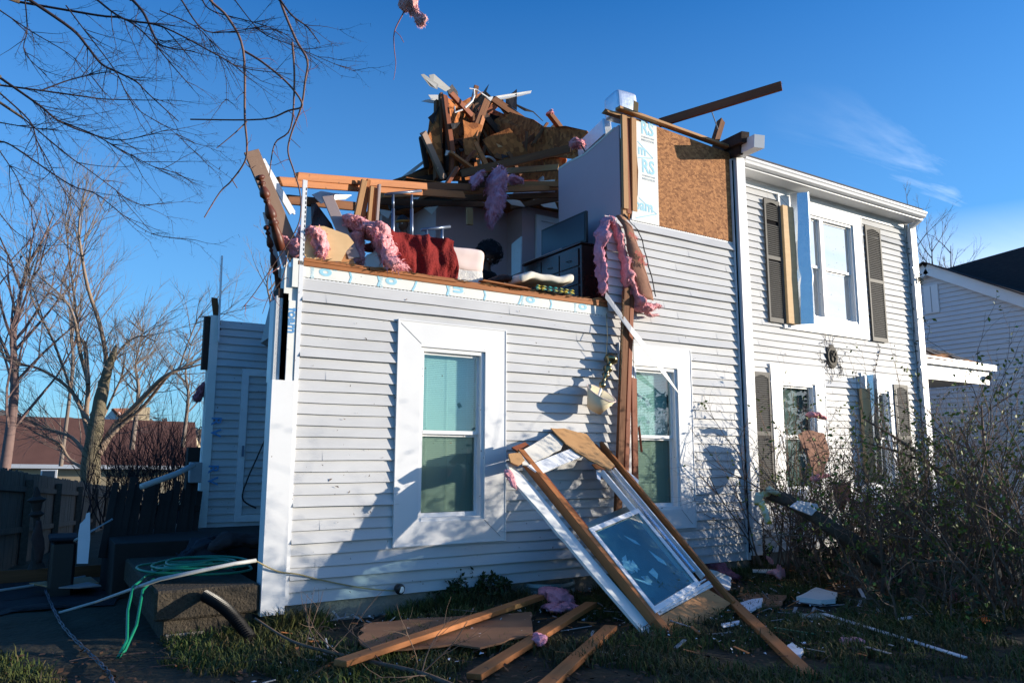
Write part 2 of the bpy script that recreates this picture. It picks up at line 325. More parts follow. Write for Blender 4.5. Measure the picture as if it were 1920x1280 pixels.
def beam(name, p0, p1, w, h, mt, parent=None, up=(0, 0, 1), ragged=0., bevel=.004, bow=0.):
    """a timber with its grain along its own X axis"""
    p0, p1 = V(p0), V(p1); d = (p1-p0); L = d.length; d.normalize(); up = V(up)
    if abs(d.dot(up)) > .985: up = V((0, 1, 0)) if abs(d.y) < .9 else V((1, 0, 0))
    a = up.cross(d).normalized(); b = d.cross(a).normalized()
    M = Matrix((d, a, b)).transposed().to_4x4(); M.translation = p0
    r = random.Random(int(L*7919+p0.x*131+p0.z*977))
    nseg = max(2, int(L/.35)); vs = []; fs = []
    for i in range(nseg+1):
        x = L*i/nseg; bo = bow*math.sin(PI*i/nseg)
        for k, (j, q) in enumerate(((-1, -1), (1, -1), (1, 1), (-1, 1))):
            e = 0
            if ragged and i in (0, nseg): e = (r.random()-.35)*ragged*(1 if i else -1)
            vs.append(M @ V((x+e, j*w/2+(r.random()-.5)*.002, q*h/2+bo+(r.random()-.5)*.002)))
    for i in range(nseg):
        for k in range(4): fs.append((i*4+k, i*4+(k+1) % 4, i*4+4+(k+1) % 4, i*4+4+k))
    fs += [(3, 2, 1, 0), tuple(nseg*4+k for k in range(4))]
    mb = MB().add(vs, fs)
    o = mb.build(name, mt, parent, frame=M)
    if bevel:
        md = o.modifiers.new('bevel', 'BEVEL'); md.width = bevel; md.segments = 1; md.limit_method = 'ANGLE'; md.angle_limit = R(50)
    if ragged:  # torn splinters at the ends
        sb = []
        me = o.data
        bm = bmesh.new(); bm.from_mesh(me)
        for e in (0, 1):
            for q in range(5):
                y = (r.random()-.5)*w*.8; z = (r.random()-.5)*h*.8; l = ragged*(.4+r.random()*1.1); x = -0.0 if e == 0 else L
                sg = -1 if e == 0 else 1
                a_ = bm.verts.new((x-sg*.03, y-.006, z-.006)); b_ = bm.verts.new((x-sg*.03, y+.008, z)); c_ = bm.verts.new((x-sg*.03, y, z+.01)); t_ = bm.verts.new((x+sg*l, y, z))
                for f in ((a_, b_, t_), (b_, c_, t_), (c_, a_, t_)): bm.faces.new(f)
        bm.to_mesh(me); bm.free()
    return o
def panel(name, pts, thick, mt, parent=None, frame=None, sub=0, warp=0.):
    """flat sheet with real thickness; pts in order"""
    pts = [V(p) for p in pts]; n = V((0, 0, 0))
    for i in range(len(pts)): n += (pts[i]-pts[0]).cross(pts[(i+1) % len(pts)]-pts[0])
    n.normalize()
    if n.dot(CAM-pts[0]) < 0: n = -n
    mb = MB().prism(pts, -n*thick); return mb.build(name, mt, parent, frame=frame)
def ragged_poly(pts, amp, n=5, seed=1):
    r = random.Random(seed); out = []
    for i in range(len(pts)):
        a, b = V(pts[i]), V(pts[(i+1) % len(pts)]); L = (b-a).length; k = max(1, int(L/amp/2.5)) if n else 1
        k = min(k, n)
        c = sum((V(p) for p in pts), V((0, 0, 0)))/len(pts)
        for j in range(k):
            p = a.lerp(b, j/k)
            if j: p = p+(c-p).normalized()*((r.random()-.4)*amp)
            out.append(p)
    return out
def fnoise(p, s, seed=0.):
    return noise.noise(V((p.x*s+seed, p.y*s-seed*1.3, p.z*s+seed*.7)))
def fluff(name, pts, rad, mt, parent=None, seed=1, flat=.5, label=None, cat='insulation', group=None, fibres=120, amp=.5, n=34):
    """a torn piece of fibrous wool: lumpy swept body plus loose fibres"""
    pts = [V(p) for p in pts]; r = random.Random(seed)
    if isinstance(rad, (int, float)): rad = [rad]*len(pts)
    P = []; Q = []
    for i in range(len(pts)-1):
        k = 10
        for j in range(k+(1 if i == len(pts)-2 else 0)): t = j/k; P.append(pts[i].lerp(pts[i+1], t)); Q.append(rad[i]*(1-t)+rad[i+1]*t)
    Q[0] *= .35; Q[-1] *= .35
    if len(Q) > 4: Q[1] *= .8; Q[-2] *= .8
    mb = MB().tube(P, Q, n, flat=flat); avg = sum(Q)/len(Q)
    vs = []
    for i, v in enumerate(mb.v):
        c = P[min(i//n, len(P)-1)]; d = v-c; L = d.length or 1e-6
        k = 1+amp*(fnoise(v, .9/avg*.5, seed)*1.6+fnoise(v, 2.4/avg*.5, seed)*.8-abs(fnoise(v, 2.0/avg*.5, seed+7))*1.5-abs(fnoise(v, 5/avg*.5, seed+3))*.7+fnoise(v, 14/avg*.5, seed)*.22+.35)
        vs.append(c+d*max(.15, k))
    mb.v = vs
    nv = len(vs)
    for i in range(int(fibres*4)):
        k_ = r.randrange(nv); q = vs[k_]; ci = min(k_//n, len(P)-1); out = (q-P[ci]); out = out.normalized() if out.length > 1e-6 else V((0, 0, 1))
        tg = (P[min(ci+1, len(P)-1)]-P[max(ci-1, 0)]).normalized()*(1 if r.random() < .75 else -1)
        d = (tg*.9+out*(.25+.5*r.random()**2)+V((r.gauss(0, .45), r.gauss(0, .45), r.gauss(0, .45)-.25))).normalized()*avg*(.15+.38*r.random()**1.5)
        s_ = d.cross(out).normalized()*avg*(.012+.028*r.random()); q = q-out*avg*.04
        mb.add([q-s_, q+s_, q+d*.55+s_*1.4+out*avg*.03, q+d*.55-s_*.9+out*avg*.03, q+d+V((0, 0, -.10*avg))], [(0, 1, 2, 3), (3, 2, 4)])
    o = mb.build(name, mt, parent, smooth=True)
    if label: tag(o, label, cat, group)
    return o
def cells(x0, x1, z0, z1, cuts):
    xs = sorted({x0, x1, *[c for q in cuts for c in q[:2] if x0 < c < x1]}); zs = sorted({z0, z1, *[c for q in cuts for c in q[2:] if z0 < c < z1]})
    for i in range(len(xs)-1):
        for j in range(len(zs)-1):
            mx, mz = (xs[i]+xs[i+1])/2, (zs[j]+zs[j+1])/2
            if not any(a < mx < b and c < mz < d for a, b, c, d in cuts): yield xs[i], xs[i+1], zs[j], zs[j+1]
def wall_core(name, x0, x1, z0, z1, y0, y1, cuts, mt, parent):
    mb = MB()
    for a, b, c, d in cells(x0, x1, z0, z1, cuts): mb.box(a, b, y0, y1, c, d)
    return mb.build(name, mt, parent)
def siding(name, x0, x1, z0, z1, y, e, cuts, mt, parent, seed=0, depth=.026, flip=None):
    """lapped vinyl courses, each one slanted with a butt edge at its foot"""
    mb = MB(); r = random.Random(seed); z = z0; row = 0
    while z < z1-.01:
        zt = min(z+e, z1); zm = (z+zt)/2; segs = [(x0, x1)]
        for a, b, c, d in cuts:
            if c < zm < d: segs = [s for (p, q) in segs for s in ((p, min(q, a)), (max(p, b), q)) if s[1]-s[0] > .02]
        sag = (.016 if r.random() < .10 else 0); joint = x0+(x1-x0)*r.random(); joint2 = x0+(x1-x0)*r.random()
        for p, q in segs:
            n = max(1, int((q-p)/.25)); jx = r.random()*9
            for i in range(n):
                a = p+(q-p)*i/n; b = p+(q-p)*(i+1)/n
                ja = .0035*math.sin(a*1.7+row*2.1+jx)+.002*math.sin(a*5.1+row); jb = .0035*math.sin(b*1.7+row*2.1+jx)+.002*math.sin(b*5.1+row)
                jo = sag+(.0035 if a > joint else 0)+(.0035 if a < joint2 else 0); yb0 = y-depth-.002*math.sin(a*3+row*1.3)-jo; yb1 = y-depth-.002*math.sin(b*3+row*1.3)-jo
                mb.add([(a, yb0, z+ja), (b, yb1, z+jb), (b, y-.002, zt+jb+.006), (a, y-.002, zt+ja+.006), (a, y, z+ja+.003), (b, y, z+jb+.003)],
                       [(0, 1, 2, 3), (4, 5, 1, 0)])
        z += e; row += 1
    if flip: mb.v = [flip(v) for v in mb.v]
    return mb.build(name, mt, parent)
TEXTS = {}
def text(body, size, mt, parent, origin, right, up, name='lettering', ext=.0008, sx=1., bold=0.):
    c = bpy.data.curves.new('t', 'FONT'); c.body = body; c.size = size; c.extrude = ext; c.align_x = 'LEFT'; c.offset = bold
    c.resolution_u = 3
    o = bpy.data.objects.new('t', c); COL.objects.link(o)
    dg = bpy.context.evaluated_depsgraph_get(); me = bpy.data.meshes.new_from_object(o.evaluated_get(dg))
    COL.objects.unlink(o); bpy.data.objects.remove(o)
    right = V(right).normalized(); up = V(up).normalized(); nn = right.cross(up)
    M = Matrix((right*sx, up, nn)).transposed().to_4x4(); M.translation = V(origin)
    me.materials.clear(); me.materials.append(MATS[mt]); q = bpy.data.objects.new(name, me); place(q, parent); q.matrix_basis = M; WM[q.name] = M.copy()
    return q
# ================================================================== THE DAMAGED HOUSE
YR = .4                                   # the right wing stands back a little
house = thing('damaged_house', 'two storey house clad in pale grey lap siding with its left upper storey torn open', 'house', (2, 0, 0))
H = house
XL, XP, XR = 2.0, 8.72, 14.05
ZT = 3.42                                 # top of the siding of the left block
# --- window openings on the left block
WA = (3.27, 4.63, .69, 3.09); WB = (6.38, 7.65, .70, 3.09)
def win(parent, x0, x1, z0, z1, y, casing=.27, top=.27, bot=.24, panes=1, wmats=('pane_upper', 'pane_screen'), blinds=True, mid=.50, name='window', casing_on=True, lift=0.):
    """double-hung window: flat wide casing, inner frame, two sashes with glass, blind behind"""
    cx0, cx1, cz0, cz1 = x0+casing, x1-casing, z0+bot, z1-top
    ft = MB()
    for a, b, c, d in cells(x0, x1, z0, z1, [(cx0, cx1, cz0, cz1)]): pass
    # casing: four boards butted
    ft.box(x0, cx0, y-.045, y+.01, z0, z1); ft.box(cx1, x1, y-.045, y+.01, z0, z1)
    ft.box(cx0, cx1, y-.045, y+.01, cz1, z1); ft.box(cx0, cx1, y-.045, y+.01, z0, cz0)
    wd = ft.build(name, 'trim', parent)
    rv = MB(); e = .012
    rv.box(x0-e, x0, y-.052, y+.0, z0-e, z1+e); rv.box(x1, x1+e, y-.052, y, z0-e, z1+e); rv.box(x0, x1, y-.052, y, z1, z1+e); rv.box(x0, x1, y-.052, y, z0-e, z0)
    rv.build('edge_moulding', 'trim', wd)
    ck = MB()
    ck.bar((x0+.02, y-.0462, z1-.03), (cx0, y-.0462, cz1+.03), .0015, .005, up=(0, 1, 0)); ck.bar((cx1, y-.0462, cz0-.01), (x1-.06, y-.0462, z0+.04), .0015, .006, up=(0, 1, 0))
    ck.build('mitre_crack', 'wood_dark', wd)
    W = (cx1-cx0)/panes
    for p in range(panes):
        a, b = cx0+W*p, cx0+W*(p+1)
        fr = MB(); t = .045
        for q0, q1, yy in ((a, a+t, -.02), (b-t, b, -.02)): fr.box(q0, q1, y+yy, y+.10, cz0, cz1)
        fr.box(a+t, b-t, y-.02, y+.10, cz1-t, cz1); fr.box(a+t, b-t, y-.03, y+.10, cz0, cz0+t*.8)
        f = fr.build('frame', 'frame_white', wd)
        a += t; b -= t; h0, h1 = cz0+t*.8, cz1-t; hm = h0+(h1-h0)*mid
        up = MB(); s_ = .028
        up.box(a, a+s_, y+.03, y+.06, hm, h1); up.box(b-s_, b, y+.03, y+.06, hm, h1); up.box(a+s_, b-s_, y+.03, y+.06, h1-s_, h1); up.box(a+s_, b-s_, y+.025, y+.06, hm-.005, hm+.035)
        us = up.build('sash', 'frame_white', wd)
        MB().box(a+s_, b-s_, y+.044, y+.048, hm+.035, h1-s_).build('pane', wmats[0], us)
        lo = MB()
        lo.box(a, a+s_, y+.065, y+.095, h0, hm); lo.box(b-s_, b, y+.065, y+.095, h0, hm); lo.box(a+s_, b-s_, y+.065, y+.095, h0, h0+.045)
        lo.box(a+s_, b-s_, y+.065, y+.095, hm-.03, hm-.006)
        ls = lo.build('sash', 'frame_white', wd)
        MB().box(a+s_, b-s_, y+.078, y+.082, h0+.045, hm-.03).build('pane', wmats[1], ls)
        if blinds:
            bl = MB(); z = h0+.01
            while z < h1-.02:
                bl.add([(a+.01, y+.115, z), (b-.01, y+.115, z), (b-.01, y+.130, z+.021), (a+.01, y+.130, z+.021)], [(0, 1, 2, 3)]); z += .021
            bl.box(a+.005, b-.005, y+.105, y+.135, h1-.03, h1)
            for q in (.15, .5, .85): xx = a+(b-a)*q; bl.box(xx-.0015, xx+.0015, y+.108, y+.110, h0, h1)
            bl.build('blind', 'blind', wd)
            MB().box(a-.05, b+.05, y+.22, y+.23, h0-.1, h1+.1).build('curtain', 'curtain', wd)
        else:
            MB().box(a-.05, b+.05, y+.55, y+.56, h0-.1, h1+.1).build('curtain', 'curtain', wd)
    return wd
OA = (WA[0]+.2, WA[1]-.2, WA[2]+.17, WA[3]-.2); OB = (WB[0]+.2, WB[1]-.2, WB[2]+.17, WB[3]-.2)
E1 = .115
wall_core('front_wall', XL+.02, XP, .2, 3.53, 0, .14, [OA, OB], 'foam_board', H)
wall_core('upper_wall', 6.62, XP, 3.53, 6.20, 0, .12, [], 'osb_dark', H)
cA = (WA[0]+.05, WA[1]-.05, WA[2]+.03, WA[3]-.03); cB = (WB[0]+.05, WB[1]-.05, WB[2]+.03, WB[3]-.03)
siding('siding', 2.2, 6.20, .2, ZT, 0, E1, [cA], 'siding', H, 1)
siding('siding', 6.20, XP, .2, .2+E1*40, 0, E1, [cB], 'siding', H, 2)
for (a, b, z) in ((2.2, 6.20, ZT), (6.64, XP, .2+E1*40)):      # perforated nailing flange along the top course
    mb = MB().box(a, b, -.006, 0, z, z+.035); x = a+.03
    o = mb.build('nailing_flange', 'metal_white', H)
    mb = MB(); x = a+.03
    while x < b-.06: mb.box(x, x+.026, -.0075, -.006, z+.014, z+.021); x += .045
    mb.build('nail_slots', 'black_matte', o)
wA = win(H, *WA, 0); wB = win(H, *WB, 0, casing=.25)
# exposed foam board band + rim boards at the torn floor edge
MB().box(2.14, 6.40, -.014, -.0005, ZT+.02, 3.555).build('foam_band', 'foam_board', H)
fl = MB().box(2.14, 6.6, -.03, .12, 3.558, 3.60); fl.build('floor_plate', 'wood_new', H)
mb = MB(); rr = random.Random(3); x = 2.2
while x < 6.5:
    l = .5+rr.random()*.9; xe = min(x+l, 6.55); z = 3.602+rr.random()*.004
    mb.box(x, xe-.01, -.045+rr.random()*.03, .2, z, z+.03+rr.random()*.008); x = xe
mb.build('floor_board', 'wood_new', H)
mb = MB()
for i in range(80):      # splinters along the torn edge
    x = 2.25+rr.random()*4.2; z = 3.61+rr.random()*.03; a = rr.random()*.12
    mb.add([(x, -.02, z), (x+.02, -.01, z+.008), (x+a+.05, -.05-rr.random()*.05, z+.005+rr.random()*.02), (x+a, -.035, z-.004)], [(0, 1, 2, 3)])
mb.build('splinters', 'wood_pale', H)['kind'] = 'stuff'
# upstairs floor slab and rooms
MB().box(2.14, 3.0, .14, .62, 3.36, 3.55).build('floor_deck', 'osb_dark', H)
MB().box(3.0, XP, .14, 8.0, 3.36, 3.551).build('floor_deck', 'osb_dark', H)
# downstairs shell
sh = MB().box(3.0, 3.14, .14, 8.0, .2, 3.36); sh.box(3.14, XP, 7.86, 8.0, .2, 3.36); sh.box(2.2, 3.0, .5, .62, .2, 3.36)
sh.build('side_wall', 'siding_specked', H)
# right wing
WU = tuple(); z_ = lambda px, py, y=YR: PY(px, py, y)
p1, p2 = PY(1478, 612, YR), PY(1620, 390, YR)
UX0, UX1, UZ0, UZ1 = 10.22, 12.50, 3.72, 5.98
WC = (9.82, 11.15, .85, 3.09); WD = (12.20, 13.20, .85, 3.09)
OU = (UX0+.2, UX1-.2, UZ0+.17, UZ1-.2)
wall_core('wing_wall', XP, XR-.002, .2, 6.11, YR, YR+.14, [OU]+[(q[0]+.2, q[1]-.15, q[2]+.17, q[3]-.2) for q in (WC, WD)], 'foam_board', H)
cu = lambda q: (q[0]+.05, q[1]-.05, q[2]+.03, q[3]-.03)
siding('siding', XP+.1, XR-.12, .2, 5.98, YR, .1135, [cu(WC), cu(WD), (UX0+.05, UX1-.05, UZ0+.03, 6.2)], 'siding', H, 3)
ww = MB().box(XR-.14, XR, YR+.142, 8.6, .2, 6.22); ww.box(XP, XP+.1, YR+.142, 8.6, .2, 6.22); ww.box(XP+.1, XR-.14, 8.5, 8.6, .2, 6.22); ww.build('wing_side_wall', 'siding_specked', H)
win(H, UX0, UX1, UZ0, UZ1, YR, casing=.25, top=.20, bot=.24, panes=2, wmats=('pane_sky', 'pane_sky'), blinds=False, mid=.5)
win(H, *WC, YR, casing=.24, wmats=('pane_clear', 'pane_clear')); win(H, *WD, YR, casing=.20, wmats=('pane_clear', 'pane_clear'))
# frieze, soffit, gutter
MB().box(XP+.1, XR-.14, YR-.03, YR, 5.985, 6.085).build('frieze_board', 'trim', H)
MB().box(XP+.1, XR-.14, YR-.05, YR, 6.087, 6.112).build('frieze_moulding', 'trim', H)
MB().box(XP+.12, XR-.0, YR-.30, YR+.14, 6.115, 6.137).build('soffit', 'trim', H)
g = MB().box(XP+.12, XR+.0, YR-.36+.03, YR-.303, 6.11, 6.235); g.build('fascia', 'metal_white', H)
g = MB()
prof = [(-.36, 6.265), (-.40, 6.262), (-.44, 6.285), (-.455, 6.32), (-.475, 6.34), (-.475, 6.372), (-.462, 6.372), (-.455, 6.35), (-.44, 6.34), (-.425, 6.30), (-.39, 6.28), (-.36, 6.28)]
g.prism([(XP+.3, YR+a*.9-.006, b-.125) for a, b in prof], (XR-.02-XP-.3, 0, 0)).build('gutter', 'metal_white', H)
rf = MB().add([(XP, YR-.33, 6.345), (XR+.02, YR-.33, 6.345), (XR+.02, 4.5, 7.4), (XP, 4.5, 7.4), (XR+.02, 9, 6.3), (XP, 9, 6.3)], [(0, 1, 2, 3), (3, 2, 4, 5)])
rf.v += [v-V((0, 0, .1)) for v in rf.v]; rf.f += [tuple(i+6 for i in f) for f in rf.f]+[(0, 6, 7, 1), (1, 7, 8, 2), (0, 3, 9, 6), (2, 8, 10, 4), (3, 5, 11, 9)]
rf.build('roof', 'shingle', H)
# broken eave return box over the post
eb = MB(); c0 = V((8.93, YR-.02, 6.33)); c1 = PY(1424, 265, -.62)
eb.bar(c0, c1, .17, .19)
o = eb.build('eave_return', 'trim', H)
d = (c1-c0).normalized()
MB().bar(c0+V((-.14, 0, .10)), c1-d*.22+V((-.12, 0, .10)), .13, .16).build('dark_rafter_tail', 'wood_dark', H)  # dark bars set beside and below the eave box
MB().bar(c0+V((-.1, 0, -.03)), c1-d*.38+V((-.09, 0, -.05)), .07, .14).build('dark_rafter_tail', 'wood_dark', H)
# gable face / sheathing of the torn upper storey
zt0 = PY(1240, 300, 0).z
def fpt(px, py, y=-.012): return PY(px, py, y)
xo0 = 7.17; ZS = .2+E1*40+.02
def topz(x): return 6.31+(x-6.62)*.008
MB().prism([(xo0, -.012, ZS), (XP-.06, -.012, ZS), (XP-.06, -.012, topz(XP)-.1), (xo0, -.012, topz(xo0)-.02)], (0, .0115, 0)).build('osb_sheathing', 'osb', H)
fb = MB().prism([(6.66, -.016, ZS), (xo0-.004, -.016, ZS), (xo0-.004, -.016, topz(xo0)-.02), (6.75, -.016, topz(6.7)-.03), (6.77, -.016, 5.9), (6.80, -.016, 5.55), (6.78, -.016, 5.2), (6.73, -.016, 5.0), (6.68, -.016, 4.95)], (0, .0155, 0))
fb.build('foam_board_panel', 'foam_board', H)
beam('top_plate', (6.42, -.05, topz(6.42)+.055), (XP-.1, -.02, topz(XP)-.02), .10, .04, 'wood_pale', H)
beam('top_plate', (6.30, .04, topz(6.42)+.0), (7.0, .04, topz(7.0)-.01), .09, .04, 'wood_pale', H, ragged=.1)
# cut end of the front wall: studs and dark cavity beside the mauve room wall
XI = 6.53
for dx, mt in ((.02, 'wood_pale'), (.19, 'wood_pale')):
    beam('wall_stud', (XI+dx, -.02+dx*.1, 4.95), (XI+dx, -.02, topz(6.6)-.01), .09, .045, mt, H, up=(0, 1, 0))
beam('wall_stud', (XI+.11, .03, 4.9), (XI+.11, .03, topz(6.6)-.03), .10, .08, 'wood_red', H, up=(0, 1, 0))
beam('wall_stud', (XI+.03, .02, 3.6), (XI+.03, .02, 4.98), .09, .045, 'wood_pale', H, up=(0, 1, 0))
# mauve party wall: sloping torn top
q = [PX(1164, 232, XI), PX(1152, 240, XI), PX(1128, 262, XI), PX(1095, 290, XI), PX(1068, 303, XI), PX(1047, 317, XI)]
yb = q[-1].y
poly = [V((XI, .06, 3.55))]+[V((XI, max(.06, p.y), p.z)) for p in q]+[V((XI, yb, 3.55))]
MB().prism(poly, (.02, 0, 0)).build('mauve_wall', 'mauve_wall', H)
mb = MB()
for a, b in zip(q[1:-1], q[2:]): mb.bar(a+V((.02, 0, .0)), b+V((.02, 0, .0)), .05, .03)
mb.build('wall_top_edge', 'drywall', H)
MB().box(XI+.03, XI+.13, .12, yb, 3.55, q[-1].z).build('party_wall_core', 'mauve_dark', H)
# rooms behind: back walls
YB = 4.6
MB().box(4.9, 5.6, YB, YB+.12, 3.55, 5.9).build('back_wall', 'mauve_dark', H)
a = PY(818, 372, 3.6)
MB().box(a.x, a.x+2.1, 3.6, 3.7, 3.55, a.z+.12).build('closet_wall', 'mauve_wall', H)
MB().box(a.x+.001, a.x+.1, 3.7, YB, 3.55, a.z+.12).build('closet_wall', 'mauve_wall', H)
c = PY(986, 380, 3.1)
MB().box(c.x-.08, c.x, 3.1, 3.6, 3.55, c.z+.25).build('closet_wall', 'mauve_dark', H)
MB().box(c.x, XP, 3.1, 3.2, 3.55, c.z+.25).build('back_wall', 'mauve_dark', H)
c2 = PY(1006, 412, 3.05)
dr = MB(); wdt = 1.0; dz = c2.z
dr.box(c2.x, c2.x+.10, 3.05, 3.098, 3.56, dz+.1); dr.box(c2.x+.10, c2.x+wdt, 3.05, 3.098, dz, dz+.1)
drf = dr.build('door_frame', 'trim', H)
MB().box(c2.x+.10, c2.x+wdt, 3.075, 3.095, 3.56, dz).build('closet_door', 'metal_white', drf)
# ceiling remains over the rear rooms: joists plus torn board
cj = MB().prism(ragged_poly([(4.6, 2.9, 5.94), (8.7, 2.6, 5.98), (8.7, 6.5, 5.98), (4.6, 6.5, 5.94)], .25, 14, 4), (0, 0, .014)); cj.build('torn_ceiling', 'osb_dark', H)
for i, (px0, py0, y0, px1, py1, y1, mt) in enumerate([(716, 366, 2.4, 1046, 352, 1.9, 'wood_new'), (705, 378, 2.6, 930, 384, 2.8, 'wood_old'), (730, 352, 2.3, 880, 372, 2.6, 'wood_pale'), (850, 372, 2.5, 1046, 366, 2.0, 'wood_old'), (960, 388, 2.7, 1046, 372, 2.2, 'wood_old'), (740, 392, 3.0, 830, 350, 2.8, 'wood_old')]):
    beam('ceiling_strip', PY(px0, py0, y0), PY(px1, py1, y1), .045, .09, mt, H, ragged=.05)
for i, q in enumerate([[(945, 372), (975, 376), (985, 388), (960, 384)], [(1000, 374), (1040, 378), (1046, 392), (1020, 388)], [(712, 392), (735, 396), (728, 410), (715, 402)], [(795, 390), (822, 386), (810, 402)], [(770, 366), (790, 366), (780, 378)], [(818, 350), (905, 362), (900, 368), (816, 356)], [(1010, 340), (1044, 336), (1044, 346), (1015, 350)]]):
    panel('torn_board', [PY(a, b, 2.5+.05*i) for a, b in q], .012, ['drywall', 'drywall', 'ceiling_white'][i % 3], H)
# corner post between the two blocks
cp = MB().box(XP-.01, XP+.17, -.10, YR+.0, .26, 6.16); cp.build('corner_post', 'trim', H)
MB().box(XP-.07, XP-.012, -.045, 0, .2, 6.12).build('corner_channel', 'metal_white', H)
MB().box(XP-.055, XP-.03, -.052, -.045, .3, 6.1).build('channel_groove', 'black_matte', H)
# right-hand corner post and downspout
MB().box(XR-.115, XR+.0, YR-.03, YR+.12, .2, 6.11).build('corner_post', 'trim', H)
MB().box(XR+.002, XR+.10, YR-.12, YR-.04, .2, 6.112).build('corner_board', 'trim', H)
ds = MB().bar((XR-.06, YR-.09, .3), (XR-.06, YR-.09, 6.0), .075, .06); ds.bar((XR-.06, YR-.09, 6.0), (XR-.04, YR-.30, 6.12), .07, .06)
dso = ds.build('downspout', 'metal_white', H)
mb = MB()
for z in (1.3, 3.3, 5.2): mb.box(XR-.11, XR-.01, YR-.125, YR-.03, z, z+.03)
mb.build('strap', 'aluminium', dso)
# left corner: white lower box, exposed layers above
MB().box(1.93, 2.155, -.07, .12, .13, 2.36).build('corner_board', 'trim', H)
MB().box(2.155, 2.2, -.03, 0, .2, 4.47).build('corner_channel', 'metal_white', H)
mb = MB(); z = 3.66
while z < 4.4: mb.box(2.188, 2.196, -.032, -.030, z, z+.028); z += .05
mb.build('nail_slots', 'black_matte', H)
MB().box(2.07, 2.15, -.02, .06, 2.36, 3.18).build('foam_strip', 'foam_board', H)
MB().box(2.09, 2.15, -.03, .05, 3.32, 3.62).build('foam_strip', 'foam_board', H)
MB().box(2.02, 2.07, .0, .10, 2.36, 3.25).build('split_board', 'fence_wood', H)
MB().box(1.955, 2.0, .02, .10, 2.37, 3.22).build('torn_siding_edge', 'siding_specked', H)
MB().box(1.965, 2.02, .02, .3, 2.36, 3.2).build('split_board', 'metal_white', H)
MB().box(1.97, 2.15, .02, .2, 3.2, 3.3).build('rim_gap', 'wood_dark', H)
MB().prism([PY(505, 632, .75), PY(520, 640, .75), PY(545, 500, .6), PY(532, 520, .6)], (.03, .5, 0)).build('hanging_soffit', 'box_grey', H)
wsd = MB().box(2.14, 2.2, .14, .50, .2, 3.36); wsd.build('nib_wall', 'siding_specked', H)
# foundation
fd = MB()
for a, b, c, d in cells(XL-.02, XP+.02, -.6, .2, [(5.0, 5.55, -.25, .14)]): fd.box(a, b, .02, .3, c, d)
fd.box(XP+.02, XR, YR+.02, YR+.3, -.6, .2); fd.build('foundation', 'concrete', H)
MB().box(5.0, 5.55, .12, .14, -.25, .14).build('crawl_vent', 'well_metal', H)
# recessed wing on the left (behind)
YA = 4.35; a0, a1 = PY(404, 600, YA), PY(515, 610, YA)
siding('siding', 2.22, 4.2, .55, 3.66, YA, .115, [(2.66, 4.2, .70, 2.92)], 'siding_specked', H, 5)
wall_core('recessed_wall', 2.1, 4.2, .3, 3.66, YA, YA+.14, [], 'foam_board', H)
dd = MB().box(2.60, 2.70, YA-.05, YA, .66, 2.94); dd.box(2.70, 4.1, YA-.05, YA, 2.84, 2.94); dd.box(2.70, 4.1, YA-.05, YA, .66, .76)
dfo = dd.build('side_door_frame', 'metal_white', H)
do = siding('side_door', 2.71, 4.1, .77, 2.83, YA, .115, [], 'siding_specked', H, 8)
MB().bar((2.66, YA-.09, 1.62), (2.66, YA-.09, 1.78), .02, .03).build('handle', 'steel', dfo)
MB().box(2.10, 2.22, YA-.05, YA+.02, .6, 3.72).build('foam_strip', 'foam_board', H)
text("R V", .20, 'foam_ink_dark', H, (2.20, YA-.052, 2.2), (0, 0, -1), (1, 0, 0), bold=.004)
text("R V", .20, 'foam_ink_dark', H, (2.20, YA-.052, 1.5), (0, 0, -1), (1, 0, 0), bold=.004)
MB().bar(PY(409, 640, YA-.08), PY(416, 480, YA-.08), .07, .02).build('loose_channel', 'metal_white', H)
beam('broken_stud', PY(409, 620, YA), PY(402, 560, YA), .09, .04, 'wood_old', H, ragged=.06)
MB().box(2.02, 2.1, YA-.02, YA+.1, 2.9, 3.7).build('edge_board', 'wood_dark', H)
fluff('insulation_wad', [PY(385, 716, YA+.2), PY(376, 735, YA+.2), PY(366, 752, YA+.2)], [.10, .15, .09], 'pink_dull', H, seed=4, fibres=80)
# shutters
def shutter(x0, x1, z0, z1, y, mid=.52, gap=True):
    y -= .028; mb = MB(); t = .035; zm = z0+(z1-z0)*mid
    mb.box(x0, x0+t, y-.035, y-.005, z0, z1); mb.box(x1-t, x1, y-.035, y-.005, z0, z1)
    mb.box(x0+t, x1-t, y-.034, y-.006, z0, z0+.07); mb.box(x0+t, x1-t, y-.034, y-.006, zm-.03, zm+.03); mb.box(x0+t, x1-t, y-.034, y-.006, z1-.05, z1)
    for k in range(8):
        u0 = x0+t+(x1-x0-2*t)*k/8; u1 = x0+t+(x1-x0-2*t)*(k+1)/8; s_ = abs((k+.5)/8-.5)*2
        mb.box(u0, u1, y-.033, y-.007, z1-.05-.05*s_**2, z1-.0495)
    s = mb.build('shutter', 'shutter', H)
    lv = MB(); bk = MB().box(x0+t, x1-t, y-.010, y-.006, z0+.07, z1-.05).build('shutter_back', 'black_matte', s)
    for za, zb in ((z0+.07, zm-.03), (zm+.03, z1-.055)):
        z = za+.004
        while z < zb-.016:
            if not (gap and zm+.55 < z < zm+.62): lv.add([(x0+t, y-.031, z), (x1-t, y-.031, z), (x1-t, y-.012, z+.029), (x0+t, y-.012, z+.029), (x0+t, y-.031, z-.005), (x1-t, y-.031, z-.005)], [(0, 1, 2, 3), (4, 5, 1, 0)])
            z += .034
    lv.build('louvres', 'shutter', s)
    return s
def sp(px0, py0, px1, py1): a, b = PY(px0, py0, YR), PY(px1, py1, YR); return a, b
shutter(PY(1432, 480, YR).x, PY(1461, 480, YR).x, 3.78, 5.84, YR)
shutter(PY(1623, 520, YR).x, PY(1651, 520, YR).x, 3.70, 5.85, YR, gap=False)
